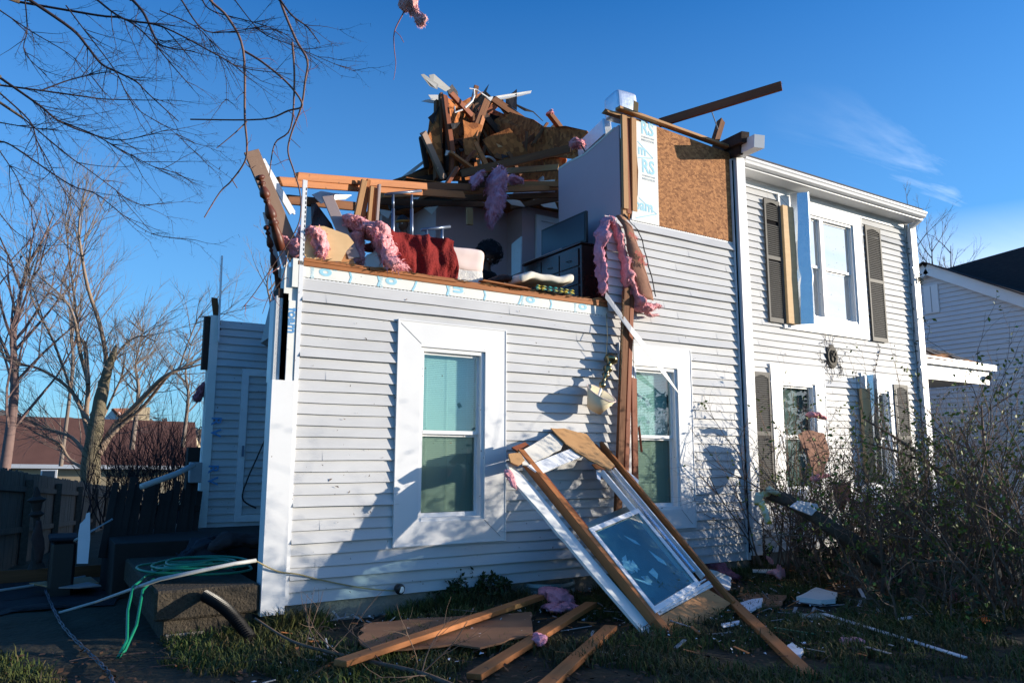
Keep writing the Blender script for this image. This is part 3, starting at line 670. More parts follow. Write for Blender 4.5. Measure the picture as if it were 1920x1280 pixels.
shutter(PY(1409, 780, YR).x, PY(1441, 780, YR).x, .95, 2.95, YR, gap=False)
shutter(PY(1674, 780, YR).x, PY(1700, 780, YR).x, .95, 2.95, YR, gap=False)
# peeled trims beside the windows (pale wood behind a bent metal cladding strip)
def peeled(px0, px1, pya, pyb, px2):
    a, b = PY(px0, 480, YR).x, PY(px1, 480, YR).x; z1 = PY(px0, pya, YR).z; z0 = PY(px0, pyb, YR).z; c = PY(px2, 480, YR-.2).x
    MB().box(a+.01, b, YR-.105, YR-.05, z0, z1-.25).build('bare_jamb', 'plywood', H)
    mb = MB(); n = 14; vs = []; fs = []
    for i in range(n+1):
        z = z0+(z1-z0)*i/n; w_ = .006*math.sin(i*.9+px0)+.035*(i/n)**3+(.02 if i == 5 else 0)
        vs += [(b-.0, YR-.06, z), (b+.02+w_, YR-.13-w_, z), (c-.05+w_*.4, YR-.27-w_*.5, z), (c, YR-.25-w_, z+.01)]
    for i in range(n):
        for k in range(3): fs.append((i*4+k, i*4+k+1, i*4+5+k, i*4+4+k))
    vs2 = [(x+.003, y+.004, z) for x, y, z in vs]
    mb.add(vs, fs).add(vs2, fs); return mb.build('peeled_trim', 'aluminium', H)
peeled(1462, 1482, 362, 606, 1516)
peeled(1588, 1603, 700, 905, 1622)
# round plaque
pc = PY(1560, 668, YR-.03)
mb = MB(); vs = [];
mb.lathe(pc+V((0, .03, 0)), pc+V((0, -.02, 0)), [(0, .16), (.5, .165), (.75, .15), (.8, .135), (1, .13)], 28)
mb.v = [V((v.x, v.y, pc.z+(v.z-pc.z)*1.25)) for v in mb.v]
pq = mb.build('round_plaque', 'bronze', H)
mb = MB()
for s_ in (-1, 1):
    mb.tube([pc+V((s_*.012+s_*.05*math.sin(t*.9), -.027, -.10+.20*t/6)) for t in range(7)], .014, 6)
    mb.tube([pc+V((s_*(.045+.03*math.cos(t)), -.025, .03+.05*math.sin(t))) for t in [k*.8 for k in range(9)]], .011, 6)
mb.build('relief', 'bronze', pq, smooth=True)
# cable running up the mauve wall and dark gap line
# lettering on the foam boards
F0 = -.0175
def ftext(s, x, z, size, right=(1, 0, 0), up=(0, 0, 1), mt='foam_ink', y=F0, bold=.006, sx=1.): return text(s, size, mt, H, (x, y, z), right, up, bold=bold, sx=sx)
ftext("RS", 6.86, 5.55, .27, sx=.86); ftext("INSULATION", 6.87, 5.44, .045, mt='ink_grey', bold=0, sx=.9); ftext("EXTRUDED FOAM", 6.87, 5.49, .033, mt='ink_grey', bold=0, sx=.9)
ftext("RS", 6.86, 6.12, .27, sx=.86); ftext("EXTRUDED FOAM", 6.87, 6.06, .033, mt='ink_grey', bold=0, sx=.9); ftext("INSULATION", 6.87, 6.01, .045, mt='ink_grey', bold=0, sx=.9)
ftext("m", 6.80, 5.80, .22, sx=.9); ftext("oam", 6.71, 4.99, .22, sx=.9)
def chev(pts, wd=.014, y=-.0165, mt='foam_ink', pr=None):
    mb = MB()
    for a, b in zip(pts[:-1], pts[1:]): mb.bar((a[0], y-.001, a[1]), (b[0], y-.001, b[1]), .0015, wd, up=(0, 0, 1)) if abs(a[0]-b[0]) > abs(a[1]-b[1]) else mb.bar((a[0], y-.001, a[1]), (b[0], y-.001, b[1]), wd, .0015, up=(0, 1, 0))
    return mb.build('printed_diamond', mt, H)
chev([(6.80, 5.98), (7.08, 5.79), (6.80, 5.74)]); chev([(6.80, 5.16), (7.12, 4.98), (6.74, 4.86)])
bx = [(2.38, "fo"), (3.12, "fo"), (3.95, "fo"), (4.95, "fo"), (5.75, "fo")]
for i, (x, s_) in enumerate(bx):
    text("fo" if i != 2 else "m", .25, 'foam_ink', H, (x, -.0155, 3.60), (0, 0, -1), (1, 0, 0), bold=.010, sx=.62)
    text("BRAND", .05, 'foam_ink', H, (x-.08 if i else x-.1, -.0155, 3.55), (0, 0, -1), (1, 0, 0), bold=0, sx=.7)
for x in (2.70, 3.02, 3.48, 3.86, 4.35, 4.88, 5.3): chev([(x, 3.56), (x+(.02 if int(x*50) % 2 else -.02), 3.50), (x+(.0 if int(x*50) % 2 else -.05), 3.44)], .022, -.0155)
text("foam", .13, 'foam_ink_dark', H, (2.075, -.0225, 3.10), (0, 0, -1), (1, 0, 0), bold=.004)
# loose cable hanging over the mauve wall
# window well
# ================================================================== ROOF WRECK AND TIMBERS (things)
def B(name, a, b, w, h, mt, label, parent=None, cat='timber', group=None, **k):
    o = beam(name, PY(*a), PY(*b), w, h, mt, parent, **k)
    if label: tag(o, label, cat, group)
    return o
YW = 4.0
wreck = thing('collapsed_roof', 'heap of collapsed roof with dark sheathing and broken rafters above the open rooms', 'roof wreckage', (5, YW, 5.9))
def SP(name, pts, th, mt, amp=.10, seed=1, n=7):
    return panel(name, ragged_poly([PY(*p) for p in pts], amp, n, seed), th, mt, wreck)
SP('sheathing', [(803, 335, 5.2), (797, 262, 5.0), (806, 225, 5.0), (832, 182, 5.0), (868, 190, 5.0), (905, 172, 5.0), (925, 190, 5.0), (930, 345, 5.2)], .02, 'osb_dark', .06, 77)
SP('sheathing', [(835, 178, 4.0), (872, 205, 4.3), (900, 225, 4.9), (888, 330, 4.9), (805, 330, 4.1), (800, 262, 3.9), (820, 215, 3.9)], .02, 'osb_dark', seed=2)
SP('sheathing', [(868, 205, 4.6), (905, 175, 4.5), (917, 158, 4.4), (912, 172, 4.4), (925, 186, 4.4), (905, 235, 4.7), (895, 260, 4.9), (870, 225, 4.8)], .02, 'paint_brown', .03, 3)
SP('sheathing', [(900, 215, 4.8), (925, 205, 4.6), (985, 235, 3.6), (1050, 262, 2.7), (1062, 300, 2.6), (1048, 340, 2.7), (900, 345, 5.0)], .02, 'osb_dark', .12, 4, 9)
SP('sheathing', [(935, 200, 4.4), (962, 212, 4.0), (1000, 224, 3.3), (1020, 238, 3.0), (1060, 236, 2.4), (1100, 245, 2.0), (1112, 262, 1.95), (1090, 300, 2.1), (1000, 300, 3.3)], .02, 'osb_dark', .12, 5, 12)
SP('tar_paper', [(918, 212, 4.35), (965, 228, 4.3), (975, 250, 4.3), (945, 248, 4.4), (962, 262, 4.4), (925, 240, 4.5)], .006, 'tar', .03, 6)
SP('tar_paper', [(948, 185, 4.3), (969, 167, 4.3), (969, 207, 4.2), (948, 195, 4.3)], .006, 'tar', .02, 7)
SP('tar_paper', [(935, 188, 4.4), (944, 181, 4.4), (944, 192, 4.4)], .006, 'tar', .01, 8)
SP('shingle_flap', [(848, 158, 3.9), (858, 172, 3.9), (859, 184, 3.9), (843, 180, 3.9), (838, 165, 3.9)], .03, 'shingle', .02, 9)
SP('shingle_flap', [(820, 205, 3.8), (826, 195, 3.8), (812, 232, 3.8), (803, 220, 3.8)], .02, 'tar', .03, 10)
# metal / vinyl scraps sticking out against the sky
for i, (q, mt) in enumerate([[[(789, 140, 3.7), (795, 139, 3.7), (822, 158, 3.8), (820, 168, 3.8), (806, 162, 3.8)], 'box_grey'], [[(804, 141, 3.75), (814, 139, 3.75), (845, 166, 3.9), (836, 172, 3.9), (812, 158, 3.8)], 'box_grey'],
                          [[(790, 190, 4.2), (800, 187, 4.2), (824, 184, 4.2), (822, 195, 4.2), (806, 193, 4.2)], 'siding'], [[(803, 178, 4.3), (824, 178, 4.3), (824, 186, 4.3), (808, 185, 4.3)], 'siding'],
                          [[(912, 183, 4.2), (950, 177, 4.3), (997, 170, 4.3), (995, 175, 4.3), (960, 184, 4.3), (920, 190, 4.2)], 'siding'],
                          [[(797, 255, 4.6), (835, 255, 4.6), (835, 272, 4.6), (803, 272, 4.6)], "siding"], [[(738, 343, 4.3), (795, 300, 4.3), (800, 302, 4.3), (750, 345, 4.3)], 'metal_white']]):
    panel('torn_flashing', [PY(*p) for p in q], .008, mt, wreck)  # grey pair: the shade of their undersides is put into the colour
# rafters / trusses: each a part
RF = [((833, 182, 3.7), (848, 292, 3.7), .09, .10, 'wood_red'), ((846, 176, 3.7), (882, 215, 3.8), .06, .11, 'wood_red'), ((826, 178, 3.8), (824, 330, 3.9), .05, .09, 'wood_old'),
      ((818, 190, 3.9), (817, 335, 3.9), .05, .11, 'wood_old'), ((835, 200, 4.0), (838, 322, 4.0), .09, .09, 'wood_dark'), ((847, 290, 3.8), (846, 335, 3.8), .07, .07, 'wood_red'),
      ((794, 250, 3.6), (832, 335, 3.7), .05, .13, 'paint_brown'), ((790, 258, 4.0), (800, 315, 4.0), .05, .09, 'wood_dark'), ((912, 190, 4.0), (870, 300, 3.9), .05, .15, 'wood_old'),
      ((925, 186, 4.1), (1066, 286, 4.1), .05, .15, 'wood_old'), ((885, 200, 4.3), (886, 300, 4.3), .05, .14, 'wood_old'), ((899, 205, 4.2), (1000, 325, 4.4), .05, .14, 'wood_dark'),
      ((812, 275, 4.3), (895, 258, 4.3), .05, .10, 'wood_old'), ((810, 285, 4.0), (850, 262, 4.1), .05, .08, 'wood_dark'), ((905, 222, 3.7), (893, 262, 3.6), .04, .10, 'wood_new'),
      ((845, 287, 3.2), (888, 318, 3.2), .09, .045, 'wood_new'), ((892, 270, 3.1), (913, 312, 3.1), .045, .09, 'wood_new'), ((888, 285, 3.3), (868, 312, 3.3), .12, .05, 'wood_red'),
      ((857, 315, 3.1), (838, 345, 3.1), .12, .06, 'wood_red'), ((898, 300, 3.4), (905, 325, 3.4), .12, .04, 'plywood_orange'), ((740, 342, 4.2), (835, 312, 4.2), .06, .10, 'wood_old'),
      ((722, 350, 4.0), (840, 330, 4.1), .06, .14, 'wood_dark'), ((760, 362, 4.5), (850, 352, 4.5), .06, .14, 'wood_old'), ((960, 300, 4.6), (880, 345, 4.5), .05, .12, 'wood_old'),
      ((1035, 240, 4.0), (1075, 290, 4.0), .06, .14, 'wood_dark'), ((860, 345, 4.6), (1045, 330, 4.6), .05, .12, 'wood_old'), ((940, 352, 4.3), (1045, 362, 4.3), .05, .14, 'wood_old'), ((980, 315, 5.0), (1050, 270, 5.0), .05, .1, 'wood_old')]
SP('sheathing', [(868, 225, 3.6), (905, 235, 3.6), (893, 298, 3.6), (872, 290, 3.6)], .02, 'osb_dark', .05, 78)
SP('sheathing', [(905, 262, 3.2), (955, 240, 3.0), (1003, 302, 3.0), (940, 318, 3.2)], .02, 'osb_dark', .06, 79)
SP('sheathing', [(800, 262, 3.8), (822, 215, 3.8), (830, 300, 3.8), (812, 310, 3.8)], .02, 'osb_dark', .05, 80)
rq = random.Random(17)
for i in range(34):
    px, py = rq.uniform(800, 1040), rq.uniform(215, 335); l = rq.uniform(15, 60); t = rq.choice([-1.2, -.9, .6, .9, 1.3, 1.5])+rq.gauss(0, .2); dy = rq.uniform(4.2, 4.9) if px < 930 else rq.uniform(3.0, 3.3)
    if py < 240+(px-930)*.25 and px > 930: py += 30
    if py+math.sin(t)*l > 340: py -= 40
    RF.append(((px, py, dy), (px+math.cos(t)*l, py+math.sin(t)*l, dy), .04, rq.uniform(.04, .12), rq.choice(['wood_old', 'wood_dark', 'wood_old', 'wood_red'])))
for i in range(16):
    px, py = rq.uniform(805, 1060), rq.uniform(215, 330); dy = 3.6 if px < 930 else 2.9; s_ = rq.uniform(6, 20)
    if py < 245+(px-930)*.3 and px > 930: continue
    panel('torn_board', ragged_poly([PY(px, py, dy), PY(px+s_, py+rq.uniform(-6, 6), dy), PY(px+s_*.8, py+s_*rq.uniform(.4, 1), dy+.1), PY(px+rq.uniform(-4, 4), py+s_*.6, dy)], .04, 4, i), .012, rq.choice(['osb_dark', 'drywall_paper', 'tar', 'ceiling_white']), wreck)
for i, (a, b, w_, h_, mt) in enumerate(RF): beam('rafter', PY(*a), PY(*b), w_, h_, mt, wreck, ragged=.07)
mb = MB(); p = PY(917, 312, 3.3)
mb.tube([p+V((.17*math.cos(t), 0, .17*math.sin(t))) for t in [PI*k/14 for k in range(15)]], .022, 8, cap=True); mb.build('flexible_duct', 'metal_white', wreck, smooth=True)
mb = MB(); mb.tube([PY(888, 168, 3.6), PY(889, 180, 3.6), PY(885, 190, 3.6), PY(872, 202, 3.6)], .02, 6); mb.tube([PY(880, 166, 3.6), PY(893, 168, 3.6), PY(903, 175, 3.6), PY(918, 185, 3.7)], .012, 5)
mb.tube([PY(852, 200, 3.6), PY(853, 211, 3.6), PY(867, 206, 3.6)], .015, 5); mb.build('bent_strap', 'metal_white', wreck)
mb = MB(); mb.tube([PY(968, 197, 4.0), PY(985, 206, 4.0), PY(1000, 210, 4.0), PY(1018, 227, 4.2)], [.02, .03, .012, .008], 5)
mb.tube([PY(995, 232, 3.5), PY(1012, 262, 3.5), PY(1024, 290, 3.5)], .008, 5); mb.tube([PY(942, 260, 3.5), PY(975, 292, 3.5)], .007, 5); mb.build('loose_wire', 'cord', wreck)
B('snapped_truss_chord', (1030, 213, 3.4), (1072, 268, 3.5), .09, .10, 'wood_old', 'short snapped timber with pink wool on its tip sticking up right of the roof heap', ragged=.08, cat='timber')
fluff('insulation_tuft', [PY(1028, 214, 3.4), PY(1032, 210, 3.4), PY(1036, 216, 3.4)], [.06, .07, .05], 'pink', seed=9, label='small pink tuft caught on the tip of the snapped timber right of the roof heap', fibres=50)
# black roof behind the low left edge of the heap
SP('sheathing', [(700, 352, 4.8), (740, 342, 4.9), (800, 312, 5.0), (805, 340, 5.2), (730, 368, 5.0)], .02, 'wood_dark', .05, 11)
SP('sheathing', [(745, 360, 5.0), (860, 352, 5.2), (1046, 318, 4.2), (1046, 345, 3.4), (860, 368, 3.6), (760, 372, 4.0)], .02, 'osb_dark', .06, 12)
# ceiling joists and loose lumber over the bedroom
B('ceiling_joist', (866, 326, 2.6), (1068, 279, 1.6), .045, .13, 'wood_old', 'long dark joist rising from the hanging pink wool to the mauve wall', ragged=.05)
B('ceiling_joist', (945, 322, 2.5), (1047, 314, 1.8), .05, .10, 'wood_pale', 'short pale joist running level to the mauve wall under the long dark joist', ragged=.03)
B('ceiling_joist', (950, 345, 2.5), (1047, 346, 1.8), .05, .09, 'wood_new', 'brown joist lowest of those reaching the mauve wall', ragged=.03)
B('long_plank', (530, 341, .25), (870, 366, 1.8), .045, .10, 'wood_new', 'long pointed plank lying lowest across the stud bundle, its tip nearest the bedpost', ragged=.12)
B('long_plank', (556, 331, .32), (800, 350, 1.3), .045, .09, 'wood_new', 'long plank lying on top of the lower pointed plank left of the stud bundle', ragged=.06)
B('long_plank', (690, 347, .9), (930, 352, 2.4), .05, .10, 'wood_old', 'plank running right from the stud bundle towards the pink hanging wool', ragged=.06)
B('joist_fragment', (538, 374, .9), (672, 388, 1.3), .05, .11, 'wood_old', 'dark joist piece behind the white channel under the long planks', ragged=.06)
for i, (a, b, w_, h_, mt, lb) in enumerate([((683, 338, .62), (665, 425, .62), .07, .05, 'wood_pale', 'leftmost and widest stud of the standing stud bundle'), ((691, 338, .66), (677, 430, .66), .05, .05, 'wood_new', 'second stud from the left of the standing bundle, leaning with the widest one'),
        ((697, 350, .6), (690, 430, .6), .045, .05, 'wood_pale', 'middle stud of the standing bundle, shorter than the two at its left'), ((703, 352, .65), (699, 430, .65), .04, .04, 'wood_new', 'thin stud fourth from the left of the standing bundle'),
        ((711, 346, .62), (705, 430, .62), .035, .05, 'paint_mauve', 'greyish rightmost stud of the standing bundle')]):
    B('standing_stud', a, b, w_, h_, mt, lb, group='studs standing in a bundle', up=(0, 1, 0), ragged=.02)
B('painted_plank', (471, 283, .02), (556, 487, .1), .03, .155, 'paint_brown', 'wide brown painted plank leaning out over the left corner', up=(1, 0, .45), bevel=.003)
B('painted_plank', (614, 368, .5), (664, 484, .06), .02, .13, 'paint_mauve', 'greyish painted board leaning in front of the plywood sheet', up=(1, 0, .45))
mb = MB().bar(PY(490, 300, .1), PY(548, 400, .15), .03, .07); mb.bar(PY(497, 305, .1), PY(552, 402, .15), .02, .02); tag(mb.build('metal_channel', 'metal_white'), 'perforated white metal channel lying along the wide brown painted plank', 'channel')
# turned bedpost pair leaning out
def bedpost(a, b, sc_, label):
    prof = [(0, .005), (.01, .035), (.035, .045), (.06, .035), (.07, .015), (.085, .018), (.10, .032), (.12, .034), (.14, .018), (.17, .028), (.22, .042), (.27, .046), (.30, .03), (.315, .02), (.33, .03), (.35, .03), (.37, .02), (.42, .035), (.50, .05), (.56, .045), (.58, .03), (.62, .045), (.65, .045), (.67, .03), (.8, .045), (1, .04)]
    o = MB().lathe(PY(*a), PY(*b), [(t, r*sc_) for t, r in prof], 14).build('bedpost', 'cherry_post', smooth=True); tag(o, label, 'bedpost', 'turned bedposts'); return o
bedpost((486, 328, -.10), (528, 470, .0), 1.15, 'dark turned wooden bedpost with its ball finial beside the wide brown painted plank')
bedpost((499, 422, .35), (528, 560, .45), .8, 'lower dark turned bedpost hanging beside the left corner of the house')
mb = MB().bar(PY(502, 385, .3), PY(536, 500, .35), .02, .06); mb.bar(PY(497, 398, .35), PY(527, 520, .4), .02, .05)
tag(mb.build('bed_side_rail', 'metal_white'), 'pale double bed rail hanging between the two turned bedposts', 'bed rail')
MBd = MB().prism([PY(583, 382, .9), PY(592, 380, .9), PY(622, 420, .8), PY(628, 436, .8), PY(604, 432, .8), PY(584, 420, .9)], (0, .35, 0))
tag(MBd.build('cherry_cabinet', 'cherry'), 'dark red wooden cabinet piece tipped over behind the plywood sheet', 'cabinet')
tag(panel('white_sheet_metal', [PY(585, 365, .9), PY(602, 358, .9), PY(625, 362, .9), PY(660, 366, 1.0), PY(648, 374, 1.0), PY(620, 376, .9), PY(602, 382, .9)], .01, 'metal_white'), 'bent white sheet of siding lying under the long planks above the cabinet', 'siding scrap')
tag(panel('plywood_sheet', [PY(576, 488, .0), PY(568, 470, .02), PY(580, 424, .08), PY(608, 424, .08), PY(652, 440, .06), PY(664, 455, .045), PY(650, 470, .025), PY(640, 490, .0)], .018, 'plywood'), 'tan plywood sheet standing at the torn floor edge beside the white corner channel', 'plywood')
tag(panel('plywood_offcut', [PY(640, 496, .05), PY(628, 470, .1), PY(645, 455, .14), PY(668, 498, .05)], .018, 'plywood_orange'), 'small orange plywood offcut leaning at the foot of the greyish board', 'plywood')
fluff('insulation_batt', [PY(586, 428, .06), PY(596, 440, .02), PY(602, 465, .0), PY(608, 482, .0)], [.10, .15, .15, .08], 'pink', seed=11, label='pink wool lying over the tan plywood sheet beside the white channel', fibres=120)
fluff('insulation_batt', [PY(562, 425, .25), PY(566, 440, .25), PY(562, 458, .2)], [.07, .12, .06], 'pink', seed=12, label='narrow pink wool tucked between the brown plank and the white channel', fibres=60)
fluff('insulation_batt', [PY(515, 440, .0), PY(530, 446, .05), PY(545, 460, .08), PY(552, 485, .1)], [.03, .06, .10, .08], 'pink', seed=13, label='pointed pink wool poking out left of the brown plank', fibres=80)
fluff('insulation_batt', [PY(652, 425, .3), PY(660, 416, .25), PY(676, 420, .2), PY(690, 432, .15)], [.07, .12, .14, .10], 'pink', seed=14, label='curled pink wool at the top of the pile beside the greyish board', fibres=140)
fluff('insulation_batt', [PY(690, 430, .2), PY(712, 440, .12), PY(722, 470, .06), PY(728, 492, .03), PY(760, 502, .02)], [.14, .24, .20, .16, .04], 'pink', seed=15, label='largest pink wool batt sprawling over the floor edge beside the red blanket', fibres=260)
fluff('insulation_batt', [PY(655, 440, .35), PY(665, 465, .3), PY(680, 490, .15)], [.12, .17, .10], 'pink', seed=16, label='shaded pink wool lying low behind the greyish board', fibres=100)
fluff('hanging_insulation', [PY(930, 318, 1.9), PY(932, 345, 1.85), PY(930, 375, 1.85), PY(926, 400, 1.85), PY(922, 422, 1.85)], [.12, .27, .22, .17, .06], 'pink_mauve', seed=17, label='longest mauve pink wool hanging like a beard under the broken roof', fibres=420, flat=.35)
fluff('hanging_insulation', [PY(905, 322, 2.0), PY(893, 335, 2.0), PY(885, 352, 2.0)], [.10, .16, .07], 'pink_mauve', seed=18, label='shorter mauve wool hanging left of the long beard of wool', fibres=160, flat=.4)
fluff('hanging_insulation', [PY(955, 330, 2.0), PY(968, 338, 2.0), PY(980, 342, 2.0)], [.10, .12, .05], 'pink_mauve', seed=19, label='small mauve wool bundle on the joist right of the long beard of wool', fibres=80)
fluff('insulation_wad', [PY(1068, 272, 1.15), PY(1080, 266, 1.1), PY(1094, 270, 1.0)], [.10, .13, .08], 'pink', seed=20, label='round pink wad stuck on the sloping top edge of the mauve wall', fibres=90)
fluff('insulation_wad', [PY(795, 345, 1.7), PY(802, 350, 1.7), PY(801, 364, 1.7)], [.05, .07, .04], 'pink_mauve', seed=21, label='small mauve tuft snagged on the plank left of the roof wreck', fibres=60)
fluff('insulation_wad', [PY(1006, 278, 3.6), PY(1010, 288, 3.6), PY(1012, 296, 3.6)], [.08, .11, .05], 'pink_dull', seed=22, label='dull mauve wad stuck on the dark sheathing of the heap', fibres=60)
B('hanging_block', (880, 390, 2.2), (881, 422, 2.2), .10, .05, 'wood_pale', 'short block of lumber dangling left of the long beard of wool', up=(0, 1, 0))
B('ceiling_joist', (730, 385, 2.9), (900, 368, 3.1), .05, .14, 'wood_dark', 'dark joist in shadow above the person with the orange headband', ragged=.04)
# duct pieces wrapped in foil
d1 = MB(); A_ = [PY(1178, 190, .75), PY(1158, 203, 1.0), PY(1120, 250, 1.7), PY(1085, 290, 2.3)]
d1.bar(A_[0], A_[1].lerp(A_[2], .2), .40, .40); tgd = d1.build('foil_wrapped_duct', 'foil', bevel=.03); tag(tgd, 'fat silver foil wrapped duct end rising behind the top of the mauve wall', 'duct')
tgd.modifiers.new('s', 'SUBSURF').levels = 0
MB().prism([PY(1188, 188, .55), PY(1197, 193, .55), PY(1196, 212, .55), PY(1187, 205, .55)], (.03, .03, 0)).build('torn_lining', 'grass_dry', tgd)
d2 = MB().bar(PY(1140, 238, 1.2), PY(1090, 285, 2.0), .16, .30); tag(d2.build('foil_wrapped_duct', 'foil', bevel=.02), 'flatter silver duct sloping down behind the edge of the mauve wall', 'duct')
for i, (a, b, r_, lb) in enumerate([((1015, 345, 3.2), (1048, 315, 3.0), .10, 'round silver duct just left of the mauve wall between the joists'), ((1000, 356, 3.4), (1040, 354, 3.2), .07, 'thin silver duct lowest, left of the mauve wall')]):
    tag(MB().lathe(PY(*a), PY(*b), [(0, r_), (1, r_)], 14).build('foil_duct', 'foil', smooth=True), lb, 'duct')
B('jutting_beam', (1236, 231, .25), (1466, 161, -1.2), .05, .13, 'wood_red', 'long beam jutting up into the sky from the top of the bare sheathing', ragged=.05, up=(0, 0, 1))
tag(MB().tube([PY(1334, 208, -.35), PY(1346, 242, -.15)], .008, 6).build('thin_rod', 'steel'), 'thin grey rod hanging from the jutting beam', 'rod')
B('broken_post', (1352, 228, .05), (1340, 268, .08), .10, .09, 'wood_old', 'short broken post standing on the top plate under the jutting beam', ragged=.06, up=(0, 1, 0))
tag(MB().tube([PY(1090, 272, .98), PY(1112, 310, .75), PY(1140, 355, .45), PY(1168, 400, .02), PY(1178, 410, -.08)], .011, 6).build('black_cable', 'cord'), 'black cable stretched down across the mauve wall', 'cable')
# ---- objects in the open bedroom
bed = thing('bed', 'bed at the torn floor edge with pinkish sheet and quilted side', 'bed', PY(880, 515, .5))
mp0 = PY(845, 520, .35); mx1 = PY(905, 520, .35).x
mz0, mz1 = 3.6, PY(880, 466, .35).z
def soft_box(x0, x1, y0, y1, z0, z1, r=.06, seed=1., amp=.012, nx=18, ny=14, nz=8):
    mb = MB(); c = V(((x0+x1)/2, (y0+y1)/2, (z0+z1)/2)); hx, hy, hz = (x1-x0)/2, (y1-y0)/2, (z1-z0)/2
    def rr_(p):
        q = V((max(-hx+r, min(hx-r, p.x)), max(-hy+r, min(hy-r, p.y)), max(-hz+r, min(hz-r, p.z)))); d = p-q
        if d.length > 1e-6: d = d.normalized()*r
        o = q+d; return c+o+V((fnoise(o, 6, seed), fnoise(o, 6, seed+5), fnoise(o, 5, seed+9)))*amp
    def face(f, nu, nv):
        vs = [rr_(f(-1+2*i/nu, -1+2*j/nv)) for j in range(nv+1) for i in range(nu+1)]
        mb.add(vs, [(j*(nu+1)+i, j*(nu+1)+i+1, (j+1)*(nu+1)+i+1, (j+1)*(nu+1)+i) for j in range(nv) for i in range(nu)])
    face(lambda a, b: V((a*hx, -hy, b*hz)), nx, nz); face(lambda a, b: V((a*hx, hy, b*hz)), nx, nz); face(lambda a, b: V((-hx, a*hy, b*hz)), ny, nz)
    face(lambda a, b: V((hx, a*hy, b*hz)), ny, nz); face(lambda a, b: V((a*hx, b*hy, hz)), nx, ny); face(lambda a, b: V((a*hx, b*hy, -hz)), nx, ny)
    return mb
soft_box(3.35, mx1, .30, 1.9, mz0, mz0+(mz1-mz0)*.55, .05, 2.).build('mattress', 'quilt', bed, smooth=True, merge=True)
soft_box(3.34, mx1+.012, .285, 1.92, mz0+(mz1-mz0)*.42, mz1, .08, 3., .02).build('bed_sheet', 'sheet', bed, smooth=True, merge=True)
# red blanket draped over the bed end
nb, mbn = 40, 26; vs = []
xb0, xb1 = PY(728, 480, .2).x, PY(853, 490, .2).x
for j in range(mbn+1):
    for i in range(nb+1):
        u = i/nb; v = j/mbn; x = xb0+(xb1-xb0)*u
        ztop = mz1+.02+.06*noise.noise(V((u*4, 0, 7)))
        if v < .62: t = v/.62; y = .20-.03*math.sin(PI*t)+.10*noise.noise(V((u*5, t*1.5, 1)))+.05*noise.noise(V((u*11, t*3, 4))); z = 3.63+(ztop-3.63)*t
        else: t = (v-.62)/.38; y = .20+t*1.0; z = ztop+.02*math.sin(t*8+u*7)
        p = V((x+.03*math.sin(v*9)*u, y, z)); p.y += fnoise(p, 5, 3)*.05-.03; p.z += fnoise(p, 7, 8)*.02
        vs.append(p)
mb = MB().add(vs, [(j*(nb+1)+i, j*(nb+1)+i+1, (j+1)*(nb+1)+i+1, (j+1)*(nb+1)+i) for j in range(mbn) for i in range(nb)])
o = mb.build('red_blanket', 'red_cloth', smooth=True); md = o.modifiers.new('t', 'SOLIDIFY'); md.thickness = .02; tag(o, 'dark red quilted blanket hanging over the bed end at the floor edge', 'blanket')
mb = MB(); a, b = PY(738, 362, 1.0), PY(738, 445, 1.0)
for px in (737, 772):
    mb.tube([PY(px, 365, 1.0), PY(px, 392, 1.0)], .017, 8); mb.tube([PY(px, 392, 1.0), PY(px, 460, 1.0)], .022, 8)
mb.tube([PY(722, 364, 1.0), PY(790, 358, 1.0)], .019, 8)
tag(mb.build('garment_rack', 'steel', smooth=True), 'tall steel garment rack standing behind the red blanket', 'rack')
mb = MB().tube([PY(790, 431, 1.1), PY(844, 425, 1.1)], .022, 8); mb.tube([PY(800, 431, 1.1), PY(800, 460, 1.1)], .02, 8); mb.tube([PY(829, 427, 1.1), PY(829, 462, 1.1)], .02, 8)
tag(mb.build('low_rail', 'steel', smooth=True), 'low steel handrail standing to the right of the tall rack', 'rail')
mb = MB().ell(PY(730, 441, .9), (.14, .10, .03), 14, 8); tag(mb.build('folded_towel', 'paper_white', smooth=True), 'small white folded cloth lying between the pink wool and the rack', 'cloth')
# dresser (front faces -x, seen obliquely), TV on top, runner
dx0 = PX(1125, 480, 6.45)
YD0, YD1 = .28, 1.70; XD0, XD1 = 6.02, 6.48; ZD = PX(1093, 452, XD0).z
ds_ = thing('dresser', 'dark wooden dresser with drawers standing along the mauve wall', 'dresser', (6.2, 1.2, 3.55))
MB().box(XD0, XD1, YD0, YD1, 3.60, ZD-.03).build('body', 'cherry', ds_, bevel=.006)
MB().box(XD0-.03, XD1, YD0-.02, YD1+.02, ZD-.03, ZD).build('top', 'cherry', ds_, bevel=.006)
for j in range(3):
    for k in range(3):
        y0 = YD0+.04+(YD1-YD0-.08)/3*k; z0 = 3.66+(ZD-3.72)/3*j
        dw = MB().box(XD0-.018, XD0, y0+.015, y0+(YD1-YD0-.08)/3-.015, z0, z0+(ZD-3.72)/3-.02).build('drawer', 'cherry', ds_)
        yc = y0+(YD1-YD0-.08)/6
        MB().tube([(XD0-.02, yc-.05, z0+.1), (XD0-.045, yc-.03, z0+.09), (XD0-.045, yc+.03, z0+.09), (XD0-.02, yc+.05, z0+.1)], .005, 5).build('handle', 'bronze', dw)
tag(MB().box(XD0-.032, XD0+.2, .7, YD1-.05, ZD+.001, ZD+.006).build('lace_runner', 'sheet'), 'pale lace runner lying along the dresser top', 'runner')
tv = thing('television', 'large flat screen television standing on the dresser', 'television', (6.25, 1.4, ZD))
ty0, ty1 = .50, 1.80; pz = PX(1100, 395, 6.22)
ty0 = pz.y; tz1 = pz.z; ty1 = PX(1017, 424, 6.22).y; tz0 = ZD+.06
